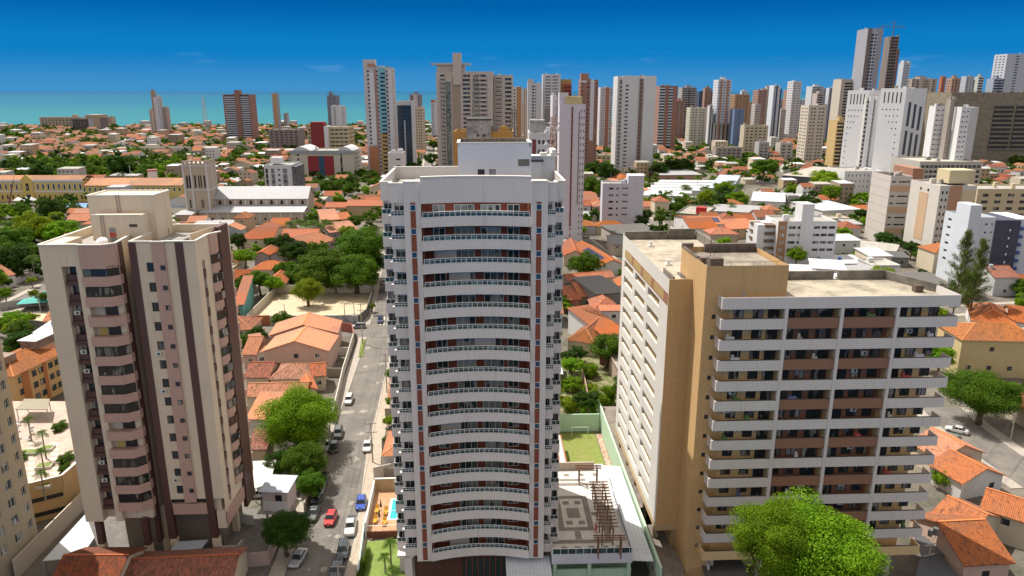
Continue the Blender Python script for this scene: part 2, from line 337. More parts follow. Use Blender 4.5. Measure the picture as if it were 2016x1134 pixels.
# ================================================================ the curved balcony tower in the middle
TILE_W = wall((.70, .655, .62), .5, tile=(.3, (.55, .50, .50), .12)); TILE_B = wall((.62, .63, .66), .15, tile=(.34, (.50, .52, .56), .09))
RED_T = speck((.27, .075, .04), (.19, .05, .03), 9); COPE = plain((.72, .70, .64), .7)
def middle_tower():
    T = empty('apartment_tower', (-4.45, 90, 0), R(2.7), 'tall pale tower with curved balconies and two red stripes, in the middle', 'apartment tower')
    ZT = 56.5; NF = 17; F = 3.0
    def arc(x, off=0.0): return 1.1 * (1 - (x / 6.85) ** 2) + off      # the middle of each balcony lies back
    xs = [-6.85 + 13.7 * i / 20 for i in range(21)]
    core = MB()
    KA = {-1: 10.8, 1: 10.15}; KO = {-1: 12.1, 1: 11.35}
    core.box(-9, 9, 3.2, 20, 0, 57.4)
    core.box(-12.1, -9, 5.2, 20, 0, 57.3); core.box(9, 11.35, 5.2, 20, 0, 57.3)
    for s in (-1, 1):
        core.box(*sorted((s * KA[s], s * 9)), 3.4, 5.2, 0, 57.3)
    core.build('wall', TILE_W, T)
    for s in (-1, 1):               # the two flanking pilasters with their red stripe
        b = MB(); b.box(*sorted((s * 6.9, s * 9)), .55, 3.2, 5.2, 59.1); b.build('pilaster', TILE_W, T)
        b = MB(); b.box(*sorted((s * 7.55, s * 8.2)), .50, .56, 5.4, ZT + .1); b.build('red_stripe', RED_T, T)
        for i in range(NF + 1):
            z = ZT - .95 - F * i
            if z > 5: obj('window', winmesh(.72, .8, 1, frame_w, plain((.02, .06, .12), .15), .06), None, T, (min(s * 7.52, s * 8.23), .49, z), 0)
    # parapet panel over the balconies
    def bowed(b, z0, z1, o0, o1, lip=0):
        for xa, xb in zip(xs, xs[1:]):
            b.hexa([(xa, arc(xa, o0), z0), (xb, arc(xb, o0), z0), (xb, arc(xb, o1), z0), (xa, arc(xa, o1), z0), (xa, arc(xa, o0), z1), (xb, arc(xb, o0), z1), (xb, arc(xb, o1), z1), (xa, arc(xa, o1), z1)])
        return b
    b = bowed(MB(), ZT, 59.7, 0, .35); b.build('parapet', TILE_W, T)
    b = bowed(MB(), 59.7, 59.85, -.12, .5)
    b.box(-9.1, -6.95, .45, .8, 59.1, 59.25); b.box(6.95, 9.1, .45, .8, 59.1, 59.25)
    for s in (-1, 1):
        A, O = KA[s], KO[s]; b.box(*sorted((s * 9.1, s * (A + .15))), 1.35, 1.75, 58.8, 58.95); b.box(*sorted((s * (A - .2), s * (A + .15))), 1.75, 3.4, 58.8, 58.95)
        b.box(*sorted((s * (A + .15), s * (O + .15))), 3.0, 3.4, 58.8, 58.95); b.box(*sorted((s * (O - .2), s * (O + .15))), 3.4, 20.1, 58.8, 58.95)
    b.box(-12.2, 11.4, 19.7, 20.1, 59.0, 59.15); b.build('coping', COPE, T)
    b = MB()
    for s in (-1, 1):
        A, O = KA[s] + .05, KO[s] + .05; b.box(*sorted((s * 9.1, s * A)), 1.45, 1.65, ZT, 58.8); b.box(*sorted((s * (A - .2), s * A)), 1.65, 3.4, ZT, 58.8)
        b.box(*sorted((s * A, s * O)), 3.1, 3.3, ZT - .0, 58.8); b.box(*sorted((s * (O - .2), s * O)), 3.3, 20, ZT, 58.8)
    b.box(-11.9, 11.1, 19.75, 20.0, 57.3, 59.0); b.build('parapet', TILE_W, T)
    b = MB(); b.box(-8.9, 8.9, 3.3, 19.7, 57.4, 57.45); b.box(-11.8, -9.05, 5.3, 19.7, 57.3, 57.35); b.box(9.05, 11.1, 5.3, 19.7, 57.3, 57.35); b.build('roof', concrete((.34, .33, .31), .5), T)
    wins = []; doors = []
    wm = winmesh(1.55, 1.35, 2, frame_w, glass((.03, .05, .05), .5, (.35, .42, .40)), .08)
    dm = winmesh(2.6, 2.25, 3, frame_w, glass((.04, .055, .055), .95, (.40, .45, .43)), .07); sm = winmesh(1.35, 2.2, 2, frame_w, glass((.03, .05, .06), .6, (.5, .52, .5)), .06)
    curtm = wall((.55, .5, .46), .2); r_ = random.Random(3)
    backm = RED_T
    for i in range(NF):
        zt = ZT - F * i; zf = zt - 2.85          # opening top, floor
        # back wall of the loggia
        b = MB(); b.box(-6.85, 6.85, 3.1, 3.25, zf, zt); b.build('balcony_wall', backm, T)
        for xa, xb, ya in ((.02, .32, 2.85), (-6.85, -6.6, 1.2), (6.6, 6.85, 1.2)): b = MB(); b.box(xa, xb, ya, 3.1, zf, zt); b.build('pier', RED_T, T)
        wins += [(-5.6, 3.08, zf + .95, 0, wm), (4.0, 3.08, zf + .95, 0, wm)]
        doors += [(-2.85, 3.08, zf + .05, 0, dm), (.55 if r_.random() < .7 else .9, 3.08, zf + .05, 0, dm)]
        # slab + solid band
        b = bowed(MB(), zt - 3.0, zt - 1.78, 0, .22)
        for xa, xb in zip(xs, xs[1:]):
            b.hexa([(xa, arc(xa, .22), zf - .15), (xb, arc(xb, .22), zf - .15), (xb, 3.1, zf - .15), (xa, 3.1, zf - .15), (xa, arc(xa, .22), zf), (xb, arc(xb, .22), zf), (xb, 3.1, zf), (xa, 3.1, zf)])
        b.box(-6.85, -6.65, .2, 1.6, zt - 3.0, zt - 1.78); b.build('balcony', TILE_W, T)
        rb = MB()                                # white rail with glass
        for xa, xb in zip(xs, xs[1:]):
            for zz, r in ((zt - 1.1, .045), (zt - 1.74, .03), (zt - 1.32, .02)): rb.tube((xa * .97, arc(xa, .1), zz), (xb * .97, arc(xb, .1), zz), r, r, 4)
        for x in xs[::1]: rb.box(x * .97 - .03, x * .97 + .03, arc(x, .06), arc(x, .14), zt - 1.78, zt - 1.1)
        rl = rb.build('railing', frame_w, T)
        gb = MB()
        for xa, xb in zip(xs, xs[1:]): gb.quad((xa * .97, arc(xa, .15), zt - 1.72), (xb * .97, arc(xb, .15), zt - 1.72), (xb * .97, arc(xb, .15), zt - 1.14), (xa * .97, arc(xa, .15), zt - 1.14))
        gb.build('glass_panel', greenglass, rl)
        if r_.random() < .35:                    # a drawn blind behind the rail
            x = r_.uniform(-5.5, 2.5); b = MB(); n = 14
            for k in range(n): b.box(x + k * .2, x + k * .2 + .19, 2.2 + .04 * (k % 2), 2.28 + .04 * (k % 2), zf + .1, zt - .1)
            b.build('curtain', curtm, T)
        for s in (-1, 1):                        # the two stacks of small balconies on each side
            x0, x1 = sorted((s * 9.0, s * KA[s])); b = MB(); b.box(x0, x1, 1.5, 1.65, zt - 3, zt - 1.75); b.box(x0, x1, 1.65, 3.4, zt - 3, zt - 2.8)
            xe = s * KA[s]; b.box(*sorted((xe, xe - s * .15)), 1.65, 3.4, zt - 3, zt - 1.75); b.box(*sorted((xe + s * .25, xe - s * .05)), 1.35, 1.9, zt - 1.75, zt - 1.62)
            b.box(*sorted((xe, xe - s * .35)), 2.9, 3.4, zt - 1.75, zt); b.build('balcony', TILE_W, T)
            rb = MB(); ya = 1.56
            for zz in (zt - 1.08, zt - 1.35, zt - 1.7): rb.tube((x0 + .05, ya, zz), (x1 - .05, ya, zz), .035, .035, 4)
            for k in range(5): x = x0 + .05 + (x1 - x0 - .1) * k / 4; rb.box(x - .025, x + .025, ya - .03, ya + .03, zt - 1.75, zt - 1.08)
            rl = rb.build('railing', frame_w, T); gb = MB(); gb.quad((x0 + .08, ya + .05, zt - 1.7), (x1 - .08, ya + .05, zt - 1.7), (x1 - .08, ya + .05, zt - 1.12), (x0 + .08, ya + .05, zt - 1.12)); gb.build('glass_panel', greenglass, rl)
            doors.append((x0 + (.25 if s < 0 else .0), 3.37, zf + .03, 0, sm)) if s < 0 else doors.append((x0 + .1, 3.37, zf + .03, 0, winmesh(1.0, 2.2, 2, frame_w, dark_gl, .05)))
            x0, x1 = sorted((s * KA[s], s * KO[s])); b = MB(); b.box(x0, x1, 3.1, 3.25, zt - 3, zt - 1.75); b.box(x0, x1, 3.25, 5.2, zt - 3, zt - 2.8)
            xe = s * KO[s]; b.box(*sorted((xe, xe - s * .15)), 3.25, 5.2, zt - 3, zt - 1.75); b.box(*sorted((xe, xe - s * .12)), 4.6, 5.2, zt - 1.75, zt); b.build('balcony', TILE_W, T)
            rb = MB(); ya = 3.16
            for zz in (zt - 1.08, zt - 1.7): rb.tube((x0 + .05, ya, zz), (x1 - .05, ya, zz), .035, .035, 4); rb.tube((xe - s * .05, ya, zz), (xe - s * .05, 5.2, zz), .035, .035, 4)
            for k in range(3): x = x0 + .05 + (x1 - x0 - .1) * k / 2; rb.box(x - .025, x + .025, ya - .03, ya + .03, zt - 1.75, zt - 1.08)
            rl = rb.build('railing', frame_w, T); gb = MB(); gb.quad((x0 + .08, ya + .05, zt - 1.7), (x1 - .08, ya + .05, zt - 1.7), (x1 - .08, ya + .05, zt - 1.12), (x0 + .08, ya + .05, zt - 1.12)); gb.build('glass_panel', greenglass, rl)
            doors.append((x0 + .1, 5.17, zf + .03, 0, winmesh(1.0, 2.2, 2, frame_w, dark_gl, .05)))
    add_windows(T, wins); add_windows(T, doors, name='sliding_door')
    # roof: lift house and rear parapet
    b = MB(); b.facade((-2.95, 7.0), (6.7, 7.0), 57.4, 63.4, [(4.1, 5.0, 59.2, 60.0)], .3, True); b.box(-2.95, 6.7, 7.3, 13, 59, 62.9); b.box(-2.95, -2.7, 7.0, 13, 62.9, 63.4); b.box(6.45, 6.7, 7, 13, 62.9, 63.4); b.box(-2.95, 6.7, 12.8, 13, 62.9, 63.3)
    b.quad((-2.95, 13, 57), (-2.95, 7, 57), (-2.95, 7, 63.4), (-2.95, 13, 63.4)); b.quad((6.7, 7, 57), (6.7, 13, 57), (6.7, 13, 63.4), (6.7, 7, 63.4))
    lh = b.build('lift_house', TILE_B, T, (.6, 0, 0))
    b = MB(); b.box(-3.05, 6.8, 6.9, 7.1, 63.4, 63.52); b.box(-3.05, -2.65, 7.1, 13.1, 63.4, 63.52); b.box(6.4, 6.8, 7.1, 13.1, 63.4, 63.52); b.build('coping', COPE, lh)
    b = MB(); b.box(-2.6, 6.4, 12.2, 12.8, 62.95, 63.7)
    for k in range(4): b.box(-2.3 + k * 2.4, -1.9 + k * 2.4, 11.8, 12.2, 62.9, 63.6)
    b.build('beam', concrete((.16, .13, .10)), lh)
    b = MB(); b.box(5.0, 6.5, 6.96, 7.0, 60.4, 61.3); b.build('vent', speck((.10, .095, .08), (.2, .19, .17), 6), lh)
    b = MB(); b.box(-.35, .55, 6.97, 7.0, 59.2, 60.0); b.build('hatch', plain((.012, .012, .02), .5), lh)
    b = MB(); b.box(7.2, 11.3, 15, 19.6, 57.4, 60.9); b.box(7.3, 9.3, 14.0, 15, 57.4, 60.5); b.build('stair_house', TILE_B, T)
    b = MB(); b.box(7.1, 11.6, 14.8, 15.1, 60.9, 61.1); b.box(9.2, 10.2, 15.1, 16, 60.9, 61.5); b.box(10.9, 11.5, 15.0, 19, 61.1, 61.9); b.box(10.7, 11.9, 14.9, 15.6, 61.1, 61.5); b.build('coping', COPE, T)
    b = MB(); b.box(7.3, 9.6, 13.9, 15.3, 60.3, 60.55); b.build('ledge', plain((.02, .03, .04), .5), T)
    # base
    b = MB(); b.box(-9.6, 9.6, 2.2, 3.15, 0, 5.3); b.build('base_wall', speck((.10, .045, .025), (.07, .03, .018), 3), T)
    b = MB()
    for k in range(9): b.box(-3 + k * .85, -2.9 + k * .85, 2.0, 2.2, .5, 4.9)
    b.build('fin', plain((.25, .05, .04)), T)
    b = MB(); b.box(-2.6, 3.8, 2.1, 2.2, .6, 4.4); b.build('entrance_glass', plain((.03, .05, .045), .1), T)
    b = MB(); b.box(-11, -9.9, 1.6, 2.6, 0, 5.3); b.box(-12, -9.6, 1.6, 5.4, 5.1, 5.5); b.build('corner_column', TILE_W, T)
    c = empty('entrance_canopy', (-4.45, 90, 0), R(2.7), 'white sheet metal canopy at the foot of the curved balcony tower', 'canopy')
    b = MB(); b.hexa([(3.6, -3.2, 4.0), (10, -3.2, 4.0), (10, 2.0, 4.4), (3.6, 2.0, 4.4), (3.6, -3.2, 4.12), (10, -3.2, 4.12), (10, 2, 4.52), (3.6, 2, 4.52)]); b.build('roof_sheet', sheet((.62, .66, .72), .5), c)
    b = MB(); [b.box(x, x + .15, y, y + .15, 0, 4.0) for x in (3.8, 9.7) for y in (-3, 1.5)]; b.build('post', frame_w, c)
    return T
middle_tower()

# ================================================================ the slab with long tiled balconies on the right
GOLDM = speck((.62, .40, .19), (.46, .28, .115), 8, c3=(.50, .32, .15)); GOLDD = GOLDM
TILE_G = wall((.68, .64, .61), .45, tile=(.27, (.40, .37, .38), .13)); TILE_R = wall((.235, .115, .07), .2, tile=(.27, (.34, .18, .12), .10)); TILE_Y = wall((.72, .52, .27), .2, tile=(.27, (.50, .34, .16), .08))
ac_case = plain((.62, .62, .58), .5); ac_fan = plain((.05, .05, .05), .5)
def ac_mesh():
    b = MB(); b.box(-.42, .42, -.3, 0, 0, .58); b.mi = 1; k = 10
    pts = [(.08 + .2 * math.cos(2 * math.pi * i / k), -.305, .29 + .2 * math.sin(2 * math.pi * i / k)) for i in range(k)]; b.quad(*pts)
    me = b.mesh('air_conditioner'); me.materials.append(ac_case); me.materials.append(ac_fan); return me
ACM = ac_mesh(); AC_N = [0]
def dish(parent_label, loc, rz, r=1.0, tilt=45):
    o = empty('satellite_dish', loc, rz, parent_label, 'satellite dish'); b = MB(); k = 14; rings = [0, .4, .75, 1]
    def pt(q, i): a = 2 * math.pi * i / k; x, y, z = r * q * math.cos(a), r * .28 * q * q, r * q * math.sin(a); t = R(tilt); return (x, y * math.cos(t) + z * math.sin(t), z * math.cos(t) - y * math.sin(t) + r * 1.1)
    for q0, q1 in zip(rings, rings[1:]):
        for i in range(k): b.quad(pt(q0, i), pt(q1, i), pt(q1, i + 1), pt(q0, i + 1))
    b.build('reflector', plain((.70, .70, .72), .4), o); b = MB(); b.tube((0, .2, 0), (0, .1, r), .05); b.tube(pt(1, 3), (0, -r * .6, r * 1.3), .02); b.tube(pt(1, 11), (0, -r * .6, r * 1.3), .02); b.build('mount', metal_m, o); return o
def right_slab():
    T = empty('apartment_slab', (27.1, 90, 0), R(2.6), 'wide slab with long white and brown tiled balconies beside a tan stair tower, at right', 'apartment block')
    ZP = 44.3; F = 2.878; Wd = 31.6; cx = [0, 8.55, 15.95, 23.4, Wd]
    b = MB(); b.box(1.3, 29.4, 2.0, 13.2, 5, 43.0); b.build('wall', TILE_Y, T)
    b = MB(); b.box(8.55, 23.4, 1.85, 2.0, 5.5, 42.8); b.build('brown_back_wall', TILE_R, T)
    # roof and its parapets
    b = MB(); b.box(0, Wd, 0, .25, ZP - 1.55, ZP); b.box(0, .25, .25, 2, ZP - 1.55, ZP); b.box(Wd - .25, Wd, .25, 5, ZP - 1.55, ZP); b.build('roof_parapet', TILE_G, T)
    b = MB(); b.box(.25, Wd - .25, .25, 13.2, 43.0, 43.25); rf = b.build('roof', concrete((.40, .35, .27), .8), T)
    b = MB(); b.box(9.5, 20.8, 12.9, 13.3, 43.25, 44.5); b.box(21.3, 28.3, 12.6, 13.0, 43.25, 44.6); b.hexa([(28.3, 12.6, 43.25), (Wd, 4.8, 43.25), (Wd, 5.2, 43.25), (28.6, 13, 43.25), (28.3, 12.6, 44.5), (Wd, 4.8, 44.4), (Wd, 5.2, 44.4), (28.6, 13, 44.5)])
    b.build('rear_parapet', concrete((.22, .20, .17), .9), T)
    b = MB(); b.box(28.6, 29.7, 5.2, 6.1, 43.25, 44.2); b.build('roof_box', concrete((.12, .08, .06)), T)
    # columns
    for x in cx[1:4]:
        b = MB(); b.box(x - .22, x + .22, -.06, .5, 4, ZP - 1.4); b.build('column', TILE_G, T)
        b = MB(); b.box(x - .12, x + .12, .5, 2.0, 4, ZP - 1.55); b.build('party_wall', TILE_Y, T)
    wins = []; doors = []; r_ = random.Random(11)
    wm = [winmesh(1.35, 1.45, 2, frame_d, glass(), .05), winmesh(1.35, 1.45, 2, frame_d, glass((.05, .05, .05), .7, (.40, .40, .42)), .05)]; dm = winmesh(2.1, 2.2, 2, frame_d, dark_gl, .05)
    clutter = [plain(c, .7) for c in ((.55, .5, .45), (.12, .15, .3), (.45, .08, .08), (.6, .6, .6), (.1, .2, .06))]
    for i in range(1, 14):
        zt = ZP - F * i; zf = zt - 1.35
        for bi in range(4):
            x0, x1 = cx[bi], cx[bi + 1]; inner = bi in (1, 2); brown = inner and i % 2 == 1
            mt = TILE_R if brown else TILE_G; y0 = .14 if brown else 0
            if i == 13: mt = TILE_Y
            b = MB(); b.box(x0 + (.22 if bi else 0), x1 - (.22 if bi < 3 else 0), y0, y0 + .16, zt - 1.45, zt)
            if bi == 0: b.box(0, .16, .16, 2.0, zt - 1.45, zt)
            if bi == 3: b.box(Wd - .16, Wd, .16, 2.0, zt - 1.45, zt)
            b.box(x0 + .22, x1 - .22, y0 + .16, 2.0, zf - .1, zf); bo = b.build('balcony', mt, T)
            b = MB(); b.box(x0 + .23, x1 - .23, y0 - .02, y0 + .2, zt, zt + .05); b.build('balcony_cap', rail_m, bo)
            if i == 13: continue
            yb = 1.83 if inner else 1.98
            for k, (xx, kind) in enumerate(((2.3, 'w'), (4.9, 'w'), (6.9, 'd')) if bi == 0 else ((.6, 'w'), (2.7, 'w'), (5.0, 'd')) if bi == 1 else ((.5, 'd'), (3.2, 'w'), (5.4, 'w')) if bi == 2 else ((.4, 'd'), (3.0, 'w'), (5.4, 'w'))):
                X = x0 + xx; lst = wins if kind == 'w' else doors
                if kind == 'd': doors.append((X, yb, zf + .02, 0, winmesh(1.5 if bi == 0 else 2.0, 2.2, 2, frame_d, dark_gl, .05)))
                else: wins.append((X, yb, zf + .85, 0, r_.choice(wm)))
            if r_.random() < .33: obj('air_conditioner', ACM, None, T, (x0 + r_.uniform(2.2, 5.5), yb, zt + r_.uniform(-.1, .4)), 0)
            if r_.random() < .4:
                b = MB(); q = x0 + r_.uniform(.8, 6)
                b.box(q, q + r_.uniform(.4, 1.2), .35, .75, zf, zt + r_.uniform(.1, .4)); b.box(q + .2, q + .5, .8, 1.1, zf, zt + .5); b.build('balcony_item', r_.choice(clutter), T)
    add_windows(T, wins); add_windows(T, doors, name='balcony_door')
    # ground floor
    b = MB()
    for x in (2, 9, 16, 23, 28.5): b.box(x - .3, x + .3, 1.8, 2.4, 0, 5.2)
    b.build('pillar', concrete((.5, .45, .38)), T)
    b = MB(); b.box(1, 29.5, 6, 13, 0, 5.2); b.build('ground_floor_wall', wall((.45, .33, .18)), T)
    # tan stair tower
    g = MB(); holes = [(1.35, 1.75, 43.0 - .8 - F * i, 43.5 - .8 - F * i) for i in range(1, 13)]
    gw = []; wall_wins((-1.75, 1.9), (1.6, 1.9), 0, 48.1, g, [(1.1, 1.65, ZP - F * i - .55, ZP - F * i + .1) for i in range(1, 14)], lambda a, b_: winmesh(a, b_, 1, frame_d, dark_gl, .04), gw)
    g.quad((1.6, 1.9, 42.5), (9.1, 1.9, 42.5), (9.1, 1.9, 48.1), (1.6, 1.9, 48.1)); g.quad((-1.75, 14, 0), (-1.75, 1.9, 0), (-1.75, 1.9, 48.1), (-1.75, 14, 48.1))
    g.quad((9.1, 1.9, 42.5), (9.1, 14, 42.5), (9.1, 14, 48.1), (9.1, 1.9, 48.1)); g.quad((9.1, 14, 0), (-1.75, 14, 0), (-1.75, 14, 48.1), (9.1, 14, 48.1))
    g.quad((1.6, 1.9, 0), (1.6, 3, 0), (1.6, 3, 42.5), (1.6, 1.9, 42.5)); g.box(-1.5, 8.9, 2.2, 13.8, 47.0, 47.3)
    st = g.build('stair_tower', GOLDM, T); add_windows(T, gw, name='small_window')
    b = MB(); b.box(-1.5, 8.9, 2.1, 13.8, 47.3, 47.36); b.build('roof_slab', concrete((.30, .26, .21), .8), st)
    b = MB(); b.box(1.5, 9, 13.4, 14.05, 47.35, 48.6); b.box(-1.8, -1.5, 6.5, 14, 48.1, 48.35); b.box(-1.8, -.2, 13.4, 14, 48.1, 48.7); b.box(-.6, 1.2, 4.2, 5.8, 47.36, 48.5); b.box(-1.2, .2, 6.2, 7.6, 47.36, 48.2); b.build('roof_parapet', concrete((.17, .13, .11), .9), st)
    b = MB()
    for y0, y1, x0, x1 in ((1.95, 1.95, -1.7, 9), (1.95, 13.9, 9, 9), (6, 13.9, -1.7, -1.7)):
        a = (x0, y0, 48.6); c = (x1, y1, 48.6); b.tube(a, c, .025, .025, 4); n = 7
        for k in range(n + 1): t = k / n; x, y = x0 + (x1 - x0) * t, y0 + (y1 - y0) * t; b.tube((x, y, 48.1), (x, y, 48.6), .02, .02, 4)
    b.tube((.6, 8, 47.3), (.6, 8, 50.4), .05); b.tube((.2, 8, 49.8), (1.0, 8, 49.8), .03); b.tube((1.6, 9.5, 47.3), (1.6, 9.5, 49.6), .04); b.build('roof_railing', rail_m, st)
    # white wing behind
    W = MB(); X0, X1, Y0, Y1, z0, z1 = -5.0, -1.75, 7.6, 41, 6.2, 44.9; wn = []
    def wm2(a, b_): return winmesh(a, b_, 4, plain((.35, .25, .12), .7), speck((.30, .20, .08), (.12, .09, .05), 1.2), .08)
    hs = []
    for i in range(13):
        zz = z1 - 5.6 - F * i
        for s in (2.4, 11.7, 21.0): hs.append((s, s + 7.4, zz, zz + 1.25))
    top = [(2.4 + 9.3 * k / 1.0, 2.4 + 9.3 * k + 6.6, z1 - 3.6, z1 - 2.3) for k in range(3)]
    # openings with deep light reveals
    wall_wins((X0, Y1), (X0, Y0), z0, z1, W, hs, wm2, wn, .4)
    W.box(X0 + .9, 3, Y0 + .1, Y1, z0, z1 - 1.2); W.quad((X0, Y1, z0), (X0 + .9, Y1, z0), (X0 + .9, Y1, z1), (X0, Y1, z1))
    W.box(X0 + .0, 9, Y1 - .3, Y1, z0, z1); W.box(8.7, 9, 14, Y1, z0, z1); W.box(3, 9, 14, Y1, z0, z1 - 1.2)
    wg = W.build('white_wing', wall((.62, .60, .56), .25), T)
    add_windows(T, wn, name='strip_window')
    b = MB(); b.box(X0 - .03, X0 + .02, Y0 + .3, Y1 - 4, z1 - 3.9, z1 - 2.2); b.build('brown_band', plain((.30, .13, .08), .8), T)
    b = MB(); [b.box(X0 - .05, X0, Y0 + 2.6 + 7.4 * k, Y0 + 2.6 + 7.4 * k + 5.9, z1 - 3.7, z1 - 2.35) for k in range(4)]; b.build('top_window', plain((.42, .30, .12), .6), T)
    b = MB(); b.box(X0 - .01, X1 + .05, Y0, Y0 + .12, z0, z1 - .01); b.build('tan_end_wall', GOLDM, T)
    b = MB(); b.box(X0 - .01, X0 + .6, Y0 + .1, Y1, z0 - .8, z0 + .3); b.box(X0 - .01, X1, Y0, Y0 + .6, z0 - .8, z0 + .0); b.build('edge_beam', plain((.5, .36, .2), .7), T)
    b = MB(); b.box(X0 + .25, 8.8, Y0 + 6.4, Y1 - .2, z1 - 1.2, z1 - .95); b.box(X0 + .25, X1, Y0 + .2, Y0 + 6.4, z1 - 1.2, z1 - 1.0); b.build('wing_roof', concrete((.44, .38, .30), .75), T)
    b = MB(); b.box(X0 + .25, 3.0, Y1 - .8, Y1 - .35, z1 - .95, z1 + .5); b.box(3.2, 8.0, Y1 - .9, Y1 - .45, z1 - .95, z1 + .9); b.hexa([(8.2, Y1 - .4, z1 - .95), (8.6, Y1 - .4, z1 - .95), (8.6, 14, z1 - .95), (8.2, 14, z1 - .95), (8.2, Y1 - .4, z1 + .5), (8.6, Y1 - .4, z1 + .5), (8.6, 14, z1 + .6), (8.2, 14, z1 + .6)]); b.build('wing_parapet', concrete((.20, .18, .15), .9), T)
    for x, y in ((-2, 20), (-1.5, 34), (5, 32)):
        b = MB(); b.box(x - .5, x + .5, y - .5, y + .5, z1 - .95, z1 - .7); b.box(x - .25, x + .25, y - .2, y + .2, z1 - .7, z1 - .1); b.build('roof_vent', COPE, T)
    b = MB(); b.box(-4.4, -4.1, 8.2, 13.6, z1 - 1, z1 + .2); b.box(-3.0, -1.9, 8.2, 8.4, z1 - 1, z1 - .1); b.build('roof_hatch', concrete((.25, .22, .18)), T)
    for k in range(5): b = MB(); b.box(X0 + .3, X0 + 1.0, 10 + k * 7, 10.7 + k * 7, 0, z0); b.build('pillar', concrete((.4, .34, .26)), T)
    b = MB(); b.box(X0 + 2.6, 9, Y0 + .4, Y1 - .5, 0, z0); b.build('ground_floor_wall', wall((.40, .28, .14)), T)
right_slab()
dish('white satellite dish lying on the roof of the white wing beside the tan stair tower', (24.3, 101, 43.9), 2.2, .75)
dish('small grey satellite dish at the left end of the tiled slab roof parapet', (30.2, 91.2, 44.2), 2.0, .4)

